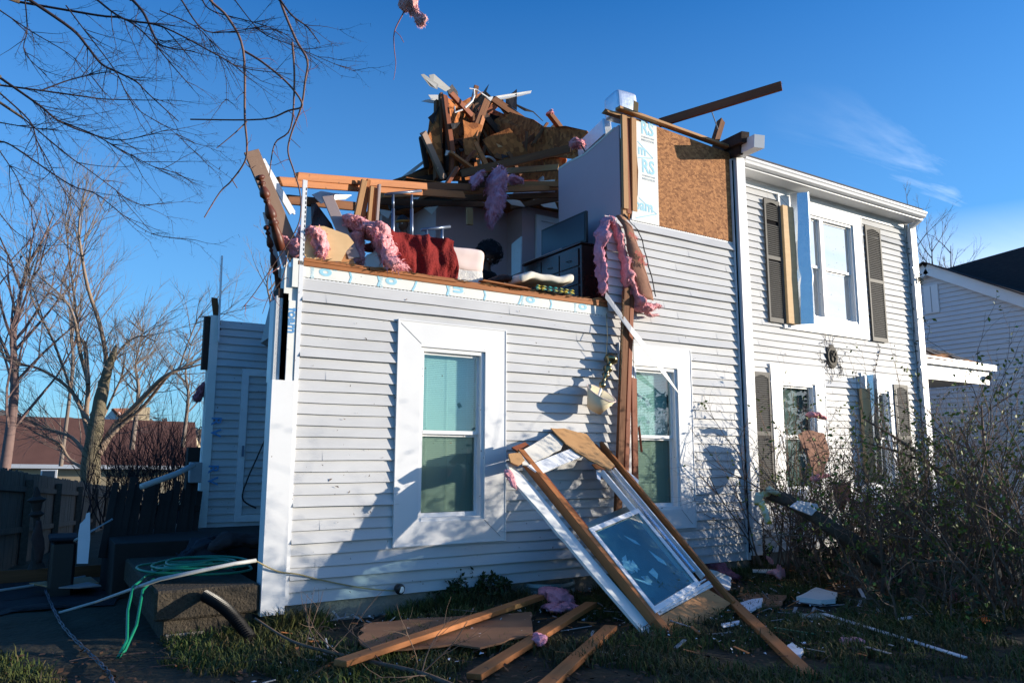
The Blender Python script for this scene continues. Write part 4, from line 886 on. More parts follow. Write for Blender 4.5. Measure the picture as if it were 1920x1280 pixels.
MB().box(6.20, 6.245, ty0, ty1, tz0, tz1).build('bezel', 'black_plastic', tv, bevel=.004)
MB().box(6.196, 6.1995, ty0+.03, ty1-.03, tz0+.04, tz1-.03).build('screen', 'screen', tv)
mb = MB().box(6.21, 6.24, (ty0+ty1)/2-.05, (ty0+ty1)/2+.05, ZD, tz0); mb.box(6.10, 6.35, (ty0+ty1)/2-.25, (ty0+ty1)/2+.25, ZD+.001, ZD+.015); mb.build('stand', 'black_plastic', tv)
tag(MB().prism([PX(940+q[0], q[1], 6.4) for q in ((19, 458), (37, 443), (36, 510), (19, 517))], (.03, .01, 0)).build('white_door', 'metal_white'), 'narrow white cabinet door standing open behind the pillow', 'cabinet door')
# pillow, patterned cushion
pp = [PY(966, 528, .05), PY(1067, 519, .05)]
c = (pp[0]+pp[1])/2; L2 = (pp[1]-pp[0]).length/2
mb = soft_box(c.x-L2, c.x+L2, c.y-.12, c.y+.30, c.z-.05, c.z+.045, .042, 4., .022, 30, 12, 6)
mb.v = [V((v.x, v.y, v.z+(v.x-c.x)*.10+.015*math.sin(v.x*9)+.012*math.sin(v.x*23+v.y*9))) for v in mb.v]
tag(mb.build('pillow', 'pillow', smooth=True, merge=True), 'flattened cream pillow lying on the floor edge below the dresser', 'pillow')
c = PY(1035, 545, -.02)
mb = MB().ell(c+V((0, .1, -.01)), (.36, .18, .05), 24, 8)
zz = mb.build('patterned_cushion', 'zig', smooth=True); tag(zz, 'black cushion with bright zigzag pattern lying under the cream pillow', 'cushion')
mb = MB()
for k in range(7):
    for j in range(9):
        x = c.x-.28+k*.085+(j % 2)*.02; 
        if abs(x-c.x) < .3: mb.box(x, x+.035, c.y-.075-.02*math.sin(j), c.y-.06, c.z-.028+j*.006, c.z-.024+j*.006)
mb.build('zigzag', 'zig_col', zz)
fluff('brown_blanket', [PY(915, 527, .2), PY(945, 522, .2), PY(975, 530, .2)], [.06, .09, .05], 'brown_cloth', seed=31, label='crumpled brown cloth lying between the bed and the pillow', cat='cloth', fibres=0, amp=.4)
B('floor_plank', (905, 527, -.02), (985, 541, -.04), .10, .02, 'wood_new', 'thin splintered plank lying on the floor edge left of the pillow', ragged=.1)
# ---- insulation draped over the wall end
def ribbon(name, cen, wid, th, mt, parent=None, seed=1, bulge=.03, across=(1, 0, 0), n=12):
    """soft strip: centre line, width, puffed cross-section"""
    cen = [V(p) for p in cen]; P = []; W = []
    for i in range(len(cen)-1):
        for j in range(5): t = j/5; P.append(cen[i].lerp(cen[i+1], t)); W.append(wid[i]*(1-t)+wid[i+1]*t)
    P.append(cen[-1]); W.append(wid[-1]); ac = V(across).normalized(); vs = []
    for i, p in enumerate(P):
        d = (P[min(i+1, len(P)-1)]-P[max(i-1, 0)]).normalized(); nn = ac.cross(d).normalized()
        if nn.y > 0: nn = -nn
        for k in range(n+1):
            u = -1+2*k/n; q = p+ac*(u*W[i]/2)+nn*(bulge*(1-u*u)); q += nn*fnoise(q, 7, seed)*.03+ac*fnoise(q, 5, seed+3)*.03; vs.append(q)
    mb = MB().add(vs, [(i*(n+1)+k, i*(n+1)+k+1, (i+1)*(n+1)+k+1, (i+1)*(n+1)+k) for i in range(len(P)-1) for k in range(n)])
    o = mb.build(name, mt, parent, smooth=True); md = o.modifiers.new('t', 'SOLIDIFY'); md.thickness = th; md.offset = -1; return o
dr_ = thing('draped_insulation', 'pink insulation batt with brown kraft facing draped over the end of the upper wall', 'insulation', PY(1180, 590, -.1))
fluff('pink_layer', [PY(1150, 408, -.02), PY(1133, 418, -.08), PY(1127, 450, -.1), PY(1126, 500, -.1), PY(1130, 552, -.1)], [.06, .09, .08, .09, .07], 'pink_mauve', dr_, seed=41, fibres=150)
fluff('pink_layer', [PY(1135, 408, -.05), PY(1155, 425, -.1), PY(1168, 470, -.12), PY(1180, 530, -.12), PY(1200, 578, -.12)], [.07, .10, .12, .15, .14], 'pink', dr_, seed=42, fibres=200)
fluff('pink_layer', [PY(1190, 575, -.13), PY(1212, 575, -.15), PY(1238, 573, -.15)], [.10, .12, .05], 'pink', dr_, seed=43, fibres=120)
ribbon('kraft_facing', [PY(1160, 405, -.18), PY(1176, 425, -.20), PY(1190, 470, -.22), PY(1200, 520, -.22), PY(1212, 562, -.2)], [.10, .17, .22, .24, .22], .012, 'kraft', dr_, 5, .035)
tb = ribbon('tar_strip', [PY(1170, 405, -.25), PY(1195, 430, -.27), PY(1212, 480, -.28), PY(1224, 530, -.28), PY(1231, 556, -.26)], [.02, .015, .015, .02, .015], .004, 'tar', dr_, 6, .004)
for k, (px, py) in enumerate([(1178, 440), (1190, 475), (1196, 490)]):
    text("FIBER" if k == 1 else "PINK", .08, 'kraft_ink', dr_, PY(px, py, -.30), (1, 0, -.35), (.35, 0, 1))
fluff('insulation_shreds', [PY(1212, 585, -.12), PY(1218, 592, -.12), PY(1235, 590, -.12)], [.05, .05, .02], 'pink_pale', dr_, seed=44, fibres=100)
# curled flap of siding hanging at the wall end, in shade
fl_ = siding('siding_flap', PY(1138, 500, -.06).x, PY(1166, 500, -.06).x, 3.50, 4.66, -.05, .115, [], 'siding', H, 9)
# long broken stud hanging down the front
st = thing('hanging_stud_pair', 'tall split brown stud hanging down in front of the second window', 'stud', PY(1160, 960, -.16))
beam('stud', PY(1174, 545, -.17), PY(1158, 965, -.22), .05, .10, 'wood_old', st, up=(1, 0, 0), ragged=.12)
beam('stud', PY(1184, 558, -.15), PY(1172, 930, -.20), .04, .07, 'wood_red', st, up=(1, 0, 0), ragged=.08)
mb = MB(); r_ = random.Random(2)
for i in range(60):
    t = i/60; p = PY(1167-12*t, 560+330*t, -.20); mb.add([p, p+V((.02, -.01, -.01)), p+V((.025*r_.random(), -.015, -.05-.06*r_.random()))], [(0, 1, 2)])
mb.build('torn_splinters', 'wood_pale', st)
s2 = thing('short_hanging_stud', 'shorter reddish stud hanging on a wire right beside the tall split stud', 'stud', PY(1192, 900, -.14))
beam('stud', PY(1188, 709, -.13), PY(1191, 905, -.17), .035, .09, 'wood_red', s2, up=(1, 0, 0), ragged=.02)
beam('splinter', PY(1198, 800, -.13), PY(1203, 845, -.13), .02, .03, 'wood_red', s2, ragged=.05)
MB().tube([PY(1187, 600, -.1), PY(1188, 709, -.13)], .004, 5).build('wire', 'cord', s2)
# bent white metal strip
mb = MB(); a, b, c, d = PY(1136, 555, -.10), PY(1182, 618, -.24), PY(1226, 678, -.24), PY(1281, 748, -.10)
mb.add([a+V((0, 0, .06)), b+V((.02, 0, .05)), c+V((.05, 0, .06)), d, c+V((-.01, -.02, -.03)), b+V((-.02, -.02, -.04)), a+V((-.02, -.01, -.03))], [(0, 1, 5, 6), (1, 2, 4, 5), (2, 3, 4)])
o = mb.build('bent_flashing', 'siding'); md = o.modifiers.new('t', 'SOLIDIFY'); md.thickness = .004; tag(o, 'long bent white metal strip slanting across the top of the second window', 'flashing')
# wall lamp hanging by its cord
lm = thing('hanging_lamp', 'brass lamp with cream shade hanging upside down by its cord on the siding', 'lamp', PY(1125, 775, -.3))
YLm = -.14
MB().tube([PY(1137, 588, -.05), PY(1139, 630, -.2), PY(1136, 675, YLm)], .004, 5).build('cord', 'cord_gold', lm)
pa, pb = PY(1146, 672, YLm), PY(1127, 728, -.22)
MB().lathe(pa+(pa-pb)*.06, pb, [(0, .01), (.03, .085), (.12, .09), (.17, .06), (.22, .035), (.3, .03), (.36, .06), (.42, .06), (.47, .03), (.53, .035), (.58, .052), (.64, .03), (.72, .02), (.8, .022), (.86, .045), (.92, .04), (1, .018)], 20).build('stem', 'brass', lm, smooth=True)
ax = (pb-pa).normalized(); c0 = pb-ax*.05
MB().tube([c0, c0+ax*.18], .016, 8).build('socket', 'frame_white', lm)
YLm = -.26; s0 = PY(1127, 745, YLm); axs = V((.30, -.10, .93)).normalized()
# wide rim up-right, narrow end below
def ring(c, axis, r, n=28):
    a = axis.cross(V((0, 1, 0))).normalized(); b = axis.cross(a); return [c+a*r*math.cos(2*PI*k/n)+b*r*math.sin(2*PI*k/n) for k in range(n)]
axs = (PY(1131, 735, YLm)-PY(1116, 772, YLm)).normalized(); axs = (axs+V((-.25, -.60, 0))).normalized()
r1 = ring(PY(1128, 737, YLm), axs, .200); r0 = ring(PY(1114, 768, YLm+.06), axs, .10); n = 28
mb = MB().add(r0+r1, [(k, (k+1) % n, n+(k+1) % n, n+k) for k in range(n)])
o = mb.build('lamp_shade', 'shade_cloth', lm, smooth=True); md = o.modifiers.new('t', 'SOLIDIFY'); md.thickness = .004
MB().tube(r1+[r1[0]], .006, 5).build('rim', 'sheet', o)
# ---- the two people indoors
def person(name, label, pelvis, chest, neck, head, face, sh_w, arms, legs, hair=None, cap=None, skin='skin_dark', cloth='cloth_black'):
    """one continuous skinned body; clothing and hair are children"""
    J = [pelvis, (pelvis+chest)/2, chest, neck, head-V((0, 0, .04))]; RD = [.15, .13, .15, .055, .06]; Eg = [(0, 1), (1, 2), (2, 3), (3, 4)]
    def chain(root, pts, rads):
        prev = root
        for p, r_ in zip(pts, rads): J.append(p); RD.append(r_); Eg.append((prev, len(J)-1)); prev = len(J)-1
        return prev
    for arm in arms:
        w_ = chain(2, arm, [.065, .045, .03]); h0 = arm[-1]; dr = (arm[-1]-arm[-2]).normalized(); sd = dr.cross(V((0, 0, 1))).normalized() if abs(dr.z) < .95 else V((1, 0, 0))
        pm = chain(w_, [h0+dr*.05], [.030])
        for k, (o_, l_) in enumerate(((-.030, .068), (-.010, .08), (.010, .075), (.030, .058))): chain(pm, [h0+dr*.09+sd*o_, h0+dr*(.09+l_*.55)+sd*o_*1.1+V((0, 0, -.012)), h0+dr*(.09+l_)+sd*o_*1.1+V((0, 0, -.035))], [.010, .009, .008])
        chain(w_, [h0+dr*.03+sd*-.035, h0+dr*.07+sd*-.065, h0+dr*.095+sd*-.07], [.012, .010, .009])
    for leg in legs: chain(0, leg, [.10, .075, .05, .045])
    def skinned(nm, JJ, RR, EE, mt, par):
        me = bpy.data.meshes.new(nm); o_ = MB(); M = Matrix.Translation(pelvis)
        me.from_pydata([p-pelvis for p in JJ], EE, []); me.materials.append(MATS[mt]); q = bpy.data.objects.new(nm, me); place(q, par); q.matrix_basis = M; WM[q.name] = M
        sk = q.modifiers.new('skin', 'SKIN'); sk.use_smooth_shade = True
        for k, v in enumerate(me.skin_vertices[0].data): v.radius = (RR[k], RR[k])
        me.skin_vertices[0].data[0].use_root = True
        sb = q.modifiers.new('sub', 'SUBSURF'); sb.levels = 1; sb.render_levels = 2; return q
    b = skinned(name, J, RD, Eg, skin, None); tag(b, label, 'person')
    # shirt over torso and arms
    JJ = [pelvis, (pelvis+chest)/2, chest, neck-V((0, 0, .03))]; RR = [.17, .155, .175, .08]; EE = [(0, 1), (1, 2), (2, 3)]
    for arm in arms:
        prev = 2
        for k, p in enumerate(arm[:3]):
            q = p if k < 2 else arm[1].lerp(arm[2], .85); JJ.append(q); RR.append([.085, .062, .045][k]); EE.append((prev, len(JJ)-1)); prev = len(JJ)-1
    skinned('shirt', JJ, RR, EE, cloth, b)
    JJ = [pelvis]; RR = [.165]; EE = []
    for leg in legs:
        prev = 0
        for k, p in enumerate(leg[:3]): JJ.append(p); RR.append([.12, .09, .065][k]); EE.append((prev, len(JJ)-1)); prev = len(JJ)-1
    skinned('trousers', JJ, RR, EE, cloth, b)
    f = V(face).normalized(); rr_ = f.cross(V((0, 0, 1))).normalized(); uu = rr_.cross(f)
    Mx = Matrix((rr_, f, uu)).transposed()
    def hf(q, u):
        q = V((q.x, q.y, q.z))
        if u.z < 0: q.x *= 1-.28*(-u.z)**1.2; q.y *= 1-.06*(-u.z)
        if u.y > .3:
            g = lambda cx, cz, sx, sz: math.exp(-((q.x-cx)/sx)**2-((q.z-cz)/sz)**2)
            q.y += .026*g(0, -.022, .013, .02)+.006*g(0, .0, .010, .03)-.012*g(.032, .004, .018, .012)-.012*g(-.032, .004, .018, .012)+.010*g(0, -.058, .026, .009)-.007*g(0, -.0585, .03, .003)+.008*g(0, -.095, .025, .015)+.006*g(0, .03, .05, .012)
        return Mx @ q
    mb = MB().ell(head, (.075, .095, .118), 40, 32, hf); hd = mb.build('head', skin, b, smooth=True)
    mb = MB()
    for s_ in (-1, 1): mb.ell(head+Mx @ V((s_*.076, -.005, -.01)), (.012, .022, .032), 8, 6)
    mb.build('ears', skin, hd, smooth=True)
    mb = MB()
    for s_ in (-1, 1): mb.ell(head+Mx @ V((s_*.030, .079, .004)), (.013, .008, .008), 10, 6)
    mb.build('eyes', 'frame_white', hd, smooth=True)
    mb = MB()
    for s_ in (-1, 1): mb.ell(head+Mx @ V((s_*.030, .0865, .003)), (.006, .003, .006), 8, 6)
    mb.build('pupils', 'black_plastic', hd, smooth=True)
    mb = MB().ell(head+Mx @ V((0, .094, -.060)), (.024, .006, .006), 10, 6); mb.build('lips', 'cherry', hd, smooth=True)
    r_ = random.Random(5)
    if hair:
        mb = MB().ell(head+Mx @ V((0, -.035, .045)), (hair*.86, hair*.82, hair*.86), 26, 18, lambda q, u: Mx @ (q*(1+.12*math.sin(u.x*9)*math.sin(u.z*8))) if u.y < .35 or u.z > .45 else Mx @ (q*.5))
        for i in range(900):
            u = V((r_.gauss(0, 1), r_.gauss(0, 1), r_.gauss(0, 1))).normalized()
            if u.y > .45 and u.z < .35: continue
            c_ = head+Mx @ (V((0, -.035, .045))+u*hair*(.86+.16*r_.random())); R_ = .012+.008*r_.random(); ph = r_.random()*6
            a_ = u.cross(V((.3, .5, .8))).normalized(); b_ = u.cross(a_); a_ = Mx @ a_; b_ = Mx @ b_
            mb.tube([c_+a_*R_*math.cos(ph+t)+b_*R_*math.sin(ph+t)+(Mx @ u)*t*.003 for t in (0, 1.2, 2.4, 3.6, 4.8)], .0035, 3, cap=False)
        mb.build('curly_hair', 'hair', b, smooth=False)
    if cap:
        mb = MB().ell(head+Mx @ V((0, -.01, .02)), (.083, .103, .112), 24, 16, lambda q, u: Mx @ q if u.z > .1 else Mx @ V((q.x*.6, q.y*.6, 0.0))); mb.build('cropped_hair', 'hair', b, smooth=True)
        mb = MB().tube([head+Mx @ V((.084*math.cos(t), .104*math.sin(t), .038)) for t in [k*PI/12 for k in range(25)]], .017, 8, flat=1.); mb.build('headband', 'orange_cap', b, smooth=True)
    return b
hd = PY(917, 482, 2.0); fc = (CAM-hd).normalized()+V((.25, 0, -.55))
pv = V((hd.x-.05, hd.y+.38, 4.15)); ch = V((hd.x-.02, hd.y+.12, hd.z-.34)); nk = hd+V((-.005, .06, -.13))
kn = lambda s_: [pv+V((s_*.12, -.05, -.05)), V((pv.x+s_*.16, pv.y-.42, 3.95)), V((pv.x+s_*.15, pv.y+.02, 3.63)), V((pv.x+s_*.15, pv.y-.17, 3.60))]
person('person', 'person with a large curly dark afro in black, bending down behind the bed', pv, ch, nk, hd, fc, .2,
       [[ch+V((-.17, -.02, .06)), ch+V((-.22, -.20, -.16)), ch+V((-.12, -.36, -.28))], [ch+V((.17, -.02, .06)), ch+V((.23, -.18, -.16)), ch+V((.14, -.36, -.26))]], [kn(-1), kn(1)], hair=.205)
hd = PY(755, 420, 2.2); fc = V((-.8, -.6, -.25)); pv = V((hd.x+.25, hd.y+.25, 4.1)); ch = V((hd.x+.12, hd.y+.06, hd.z-.36)); nk = hd+V((.03, .03, -.14))
kn = lambda s_: [pv+V((0, s_*.12, -.05)), V((pv.x-.38, pv.y+s_*.16-.1, 3.98)), V((pv.x-.05, pv.y+s_*.16, 3.63)), V((pv.x-.25, pv.y+s_*.16, 3.60))]
person('person', 'person in dark clothes with an orange headband, crouching behind the tall rack', pv, ch, nk, hd, fc, .2,
       [[ch+V((-.02, -.20, .06)), ch+V((-.20, -.27, -.14)), ch+V((-.36, -.20, -.24))], [ch+V((.10, .16, .06)), ch+V((-.06, .24, -.18)), ch+V((-.26, .2, -.26))]], [kn(-1), kn(1)], cap=True)
# ================================================================== GROUND
def gz(x, y):
    z = 0.
    if y > 1.5 and x < 8: z -= .030*(min(y, 45)-1.5)
    if x >= 8 and y > 8: z -= .02*(min(y, 45)-8)
    d = math.hypot(x-2, y+3)
    a = 1 if d < 25 else .3
    z += a*(.030*noise.noise(V((x*.9, y*.9, 0)))+.018*noise.noise(V((x*2.7, y*2.7, 3)))+.008*noise.noise(V((x*7, y*7, 5))))
    return z
def axis(lo, hi, dlo, dhi, fine, coarse):
    out = []; v = lo
    while v < hi:
        out.append(v); d = max(dlo-v, v-dhi, 0); v += min(coarse, fine+d*.12)
    out.append(hi); return out
xs = axis(-400, 400, -4, 14, .14, 40); ys = axis(-120, 500, -7.5, 3, .14, 40)
mb = MB(); nx = len(xs)
mb.add([(x, y, gz(x, y)) for y in ys for x in xs], [(j*nx+i, j*nx+i+1, (j+1)*nx+i+1, (j+1)*nx+i) for j in range(len(ys)-1) for i in range(nx-1)])
g = mb.build('ground', 'soil', smooth=True, frame=Matrix.Identity(4)); g['kind'] = 'structure'
# dark asphalt drive strip on the left
mb = MB(); L_ = [PZ(-260, 1150), PZ(0, 1152), PZ(95, 1128), PZ(200, 1110), PZ(300, 1085), V((.9, 2.2, 0)), V((.9, 7, 0)), V((-12, 8, 0)), V((-14, 0, 0))]
c = V((-3.5, 2.2, 0)); vs = []; K = 10
pts = ragged_poly(L_, .12, 6, 3); n = len(pts)
for k in range(K+1):
    for p in pts: q = c.lerp(p, k/K); vs.append((q.x, q.y, gz(q.x, q.y)+.014))
mb.add(vs, [(k*n+i, k*n+(i+1) % n, (k+1)*n+(i+1) % n, (k+1)*n+i) for k in range(K) for i in range(n)])
pth = mb.build('driveway', 'asphalt', smooth=True, frame=Matrix.Identity(4)); pth['kind'] = 'structure'
# grass
r = random.Random(11)
def in_drive(x, y): return x < .2 and y > -.9+(.0-x)*.0 and x < .1
def blades(n, region, hmin, hmax, seed):
    r = random.Random(seed); mb = MB(); V_ = []; F_ = []
    k = 0
    while k < n:
        x, y = region(r)
        if y > -.02 and 1.9 < x < 14.1: continue
        dens = noise.noise(V((x*.8, y*.8, 9)))+.35*noise.noise(V((x*3, y*3, 2)))
        if dens < -.18+r.random()*.1: k += .3; continue
        if PXY(x, y): continue
        z = gz(x, y); h = (hmin+(hmax-hmin)*r.random()**2)*(1+.8*dens); a = r.random()*2*PI; ln = h*(.3+r.random()*.9); w_ = .003+.003*r.random()
        dx, dy = math.cos(a), math.sin(a); i0 = len(V_); sx, sy = -dy*w_, dx*w_
        V_ += [V((x-sx, y-sy, z-.01)), V((x+sx, y+sy, z-.01)), V((x+dx*ln*.4+sx*.8, y+dy*ln*.4+sy*.8, z+h*.65)), V((x+dx*ln*.4-sx*.8, y+dy*ln*.4-sy*.8, z+h*.65)), V((x+dx*ln, y+dy*ln, z+h*.85))]
        F_ += [(i0, i0+1, i0+2, i0+3), (i0+3, i0+2, i0+4)]; k += 1
    mb.v = V_; mb.f = F_; return mb
DP0, DP1 = PZ(0, 1150), PZ(300, 1085)
def PXY(x, y): return (DP1.x-DP0.x)*(y-DP0.y)-(DP1.y-DP0.y)*(x-DP0.x) > 0 and x < DP1.x+.1
o = blades(70000, lambda r: (lambda t: (CAM.x-1.5+10.5*r.random(), -4.9+4.9*r.random()**.8))(0), .04, .13, 1).build('grass', 'grass_mat', frame=Matrix.Identity(4)); tag(o, 'short green lawn grass in front of the house', 'grass', kind='stuff')
o = blades(16000, lambda r: (-2+13*r.random(), -4.9+4.8*r.random()), .04, .14, 2).build('dry_grass', 'grass_dry', frame=Matrix.Identity(4)); tag(o, 'dry straw coloured grass among the green blades', 'grass', kind='stuff')
o = blades(9000, lambda r: (2+7*r.random(), -.03-.35*r.random()**1.5), .08, .22, 3).build('tall_grass', 'grass_mat', frame=Matrix.Identity(4)); tag(o, 'longer grass growing along the foot of the foundation', 'grass', kind='stuff')
mb = MB(); r = random.Random(8)
for i in range(5200):
    x = -1+12*r.random(); y = -4.8+4.7*r.random(); z = gz(x, y)+.012+.03*r.random(); s_ = .012+.022*r.random(); a = r.random()*6; t = r.gauss(0, .5)
    u = V((math.cos(a), math.sin(a), t*.5))*s_; v = V((-math.sin(a), math.cos(a), r.gauss(0, .4)))*s_*.6; c = V((x, y, z))
    mb.add([c-u, c-v*.8, c+u*.3-v, c+u, c+v], [(0, 1, 2, 3, 4)])
o = mb.build('fallen_leaves', 'leaf_brown', frame=Matrix.Identity(4)); tag(o, 'dead brown leaves scattered over the lawn', 'leaves', kind='stuff')
mb = MB()
CL = [(5.6, -1.6), (6.8, -1.2), (4.2, -1.2), (7.3, -2.3), (5.9, -2.9), (8.6, -1.0), (3.4, -.5), (2.6, -1.5), (6.4, -.4)]
for i in range(620):
    c_ = CL[r.randrange(len(CL))]; x = c_[0]+r.gauss(0, .55); y = min(-.05, c_[1]+r.gauss(0, .45)); z = gz(x, y)+.04; s_ = .005+.022*r.random()**3; a = r.random()*6
    mb.add([(x+s_*math.cos(a+k*1.57)*(.6+.6*r.random()), y+s_*math.sin(a+k*1.57), z+r.random()*.02) for k in range(4)], [(0, 1, 2, 3)])
o = mb.build('debris_crumbs', 'paper_white', frame=Matrix.Identity(4)); tag(o, 'tiny white crumbs of wallboard and foam sprinkled over the lawn', 'debris', kind='stuff')
mb = MB()
for i in range(420):
    x = -.5+10*r.random(); y = -4.7+4.5*r.random(); a = r.random()*6; l = .1+.35*r.random(); z = gz(x, y)+.03
    mb.tube([(x, y, z), (x+l*.5*math.cos(a), y+l*.5*math.sin(a), z+.05*r.random()), (x+l*math.cos(a+.3), y+l*math.sin(a+.3), z+.03)], .0025, 3, cap=False)
o = mb.build('twig_litter', 'twig_dark', frame=Matrix.Identity(4)); tag(o, 'thin broken twigs strewn over the lawn', 'twigs', kind='stuff')
mb = MB(); mb2 = MB()
for i in range(330):
    c_ = CL[r.randrange(len(CL))]; x = c_[0]+r.gauss(0, .7); y = min(-.1, c_[1]+r.gauss(0, .6)); a = r.random()*6; l = .06+.28*r.random()**2; z = gz(x, y)+.03+.03*r.random()
    (mb if r.random() < .6 else mb2).bar((x, y, z), (x+l*math.cos(a), y+l*math.sin(a), z+.03*r.gauss(0, 1)), .008+.03*r.random()**2, .006)
o = mb.build('wood_slivers', 'wood_new', frame=Matrix.Identity(4)); tag(o, 'splinters of orange lumber strewn over the lawn', 'splinters', kind='stuff')
o = mb2.build('siding_slivers', 'box_grey', frame=Matrix.Identity(4)); tag(o, 'small grey slivers of broken siding strewn over the lawn', 'splinters', kind='stuff')
def GZ(px, py, dz=0.):
    p = PZ(px, py, dz); return p
# ---- concrete stoop on the left
sp0 = PY(302, 1105, -.05); stoop = MB()
zs = PY(498, 1092, -.05).z
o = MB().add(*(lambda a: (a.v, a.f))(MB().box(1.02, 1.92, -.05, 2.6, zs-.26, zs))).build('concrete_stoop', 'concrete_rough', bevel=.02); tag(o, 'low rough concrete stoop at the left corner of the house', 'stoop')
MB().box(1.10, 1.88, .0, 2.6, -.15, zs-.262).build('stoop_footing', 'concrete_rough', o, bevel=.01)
MB().box(1.12, 1.45, -.04, .0, -.15, .05).build('stoop_block', 'concrete', o, bevel=.01)
o = MB().box(.9, 3.2, 2.61, 4.3, -.2, .60).build('porch_landing', 'fence_dark', bevel=.01); tag(o, 'dark landing under the side door of the recessed wing', 'landing')
fluff('rolled_carpet', [PY(390, 1030, 1.9), PY(430, 1012, 1.9), PY(480, 1012, 1.9), PY(540, 1016, 1.9)], [.10, .20, .22, .2], 'brown_cloth', seed=61, label='dark brown rolled carpet lying behind the concrete stoop', cat='carpet', fibres=0, amp=.25)
fluff('debris_pile', [PY(330, 1060, 2.4), PY(370, 1035, 2.4), PY(420, 1020, 2.6)], [.15, .28, .25], 'tar', seed=62, label='black torn roofing felt heaped left of the rolled carpet', cat='roofing felt', fibres=60, amp=.6)
# hose coil
mb = MB(); r = random.Random(4); zc_ = zs+.02; pts = []
cc = V((1.42, .75, zc_))
for k in range(190):
    t = k*.26; rr_ = .40+.10*math.sin(t*.37)+.04*math.sin(t*1.3)
    pts.append(cc+V((.04+math.cos(t)*rr_*.95+.06*math.sin(t*.21), -.1+math.sin(t)*rr_*.85+.1*math.sin(t*.13), .02+.0006*k+.025*math.sin(t*.9+1)**2)))
pts += [V((1.0, .5, zc_+.05)), V((.86, .2, zc_+.0)), V((.8, -.1, zc_-.15)), V((.78, -.4, .12)), V((.70, -.62, .04)), V((.76, -.5, .06)), V((.86, -.25, .2)), V((.93, .1, zc_-.02)), V((1.05, .4, zc_+.03))]
mb.tube(pts, .0125, 7); tag(mb.build('garden_hose', 'hose', smooth=True), 'green garden hose coiled on the concrete stoop with a loop hanging to the lawn', 'hose')
# corrugated black pipe
a, b = V((1.42, -.10, zs-.06)), V((1.72, -.62, .06)); mb = MB(); prof = []
for k in range(64): t = k/63; prof.append((t, .046+.009*(1 if k % 2 else -1)))
ctrl = [a+(b-a)*t+V((0, 0, .05*math.sin(PI*t))) for t, _ in prof]
mb.tube(ctrl, [q for _, q in prof], 18); tag(mb.build('corrugated_pipe', 'black_plastic'), 'black corrugated drainpipe leaning from the stoop down into the grass', 'pipe')
tag(MB().tube([PY(480, 1050, -.12), PY(440, 1056, -.15), PY(300, 1085, -.3), PZ(180, 1128, .1), PZ(110, 1148, .03)], [.018, .018, .017, .015, .012], 8).build('long_pipe', 'pvc', smooth=True), 'long thin grey pipe running from the house corner over the stoop to the lawn', 'pipe')
tag(MB().tube([PZ(-40, 1112, .05), PZ(80, 1094, .05), PZ(160, 1080, .06)], .015, 6).build('white_strip', 'pvc'), 'thin white strip lying on the drive at the left edge', 'strip')
o = beam('edge_timber', PZ(-60, 1085, .08), PZ(300, 1062, .08), .05, .16, 'wood_old'); tag(o, 'long dark timber lying on edge across the drive', 'timber')
for i, q in enumerate([[(55, 1092), (170, 1080), (185, 1092), (150, 1096), (90, 1098)], [(110, 1100), (165, 1090), (190, 1096), (150, 1100)]]):
    tag(panel('plank_scrap', [PZ(a, b, .07+.02*i) for a, b in q], .015, 'paint_mauve' if i else 'wood_pale'), ('pale splintered board scrap lying in front of the long dark timber', 'greyish board sliver overlapping the white strip on the drive')[i], 'board')
def curve(pts, n=6):
    pts = [V(p) for p in pts]; out = []
    for i in range(len(pts)-1):
        p0 = pts[max(i-1, 0)]; p1 = pts[i]; p2 = pts[i+1]; p3 = pts[min(i+2, len(pts)-1)]
        for j in range(n):
            t = j/n; out.append(.5*((2*p1)+(p2-p0)*t+(2*p0-5*p1+4*p2-p3)*t*t+(3*p1-p0-3*p2+p3)*t**3))
    out.append(pts[-1]); return out
cb = curve([PZ(85, 1105, .05), PZ(100, 1140, .03), PZ(118, 1172, .03), PZ(148, 1205, .03), PZ(185, 1240, .03), PZ(205, 1262, .03), PZ(215, 1290, .03)], 14)
mb = MB()
for ph in (0, 2.1, 4.2):
    mb.tube([p+V((.008*math.cos(i*.4+ph), .008*math.sin(i*.4+ph), .008*math.sin(i*.4+ph+1))) for i, p in enumerate(cb)], .005, 5)
tag(mb.build('twisted_cable', 'cable'), 'twisted service cable snaking down the lawn at the lower left', 'cable')
tag(MB().tube(curve([PY(478, 1050, -.12), PY(520, 1070, -.09), PY(560, 1076, -.06), PY(600, 1086, -.05), PY(660, 1098, -.05), PY(700, 1104, -.06), PY(745, 1107, -.09)]), .008, 6).build('grey_wire', 'cord_gold'), 'thin twisted wire running along the siding from the corner to the small spotlight', 'wire')
sl_ = thing('spotlight', 'small black and white security light lying against the foot of the siding', 'light', PY(748, 1105, -.1))
MB().lathe(PY(742, 1100, -.05), PY(752, 1105, -.14), [(0, .02), (.3, .045), (.8, .055), (1, .05)], 14).build('housing', 'black_plastic', sl_, smooth=True)
MB().lathe(PY(752, 1105, -.138), PY(752.3, 1105.2, -.142), [(0, .035), (1, .03)], 14).build('lens', 'frame_white', sl_)
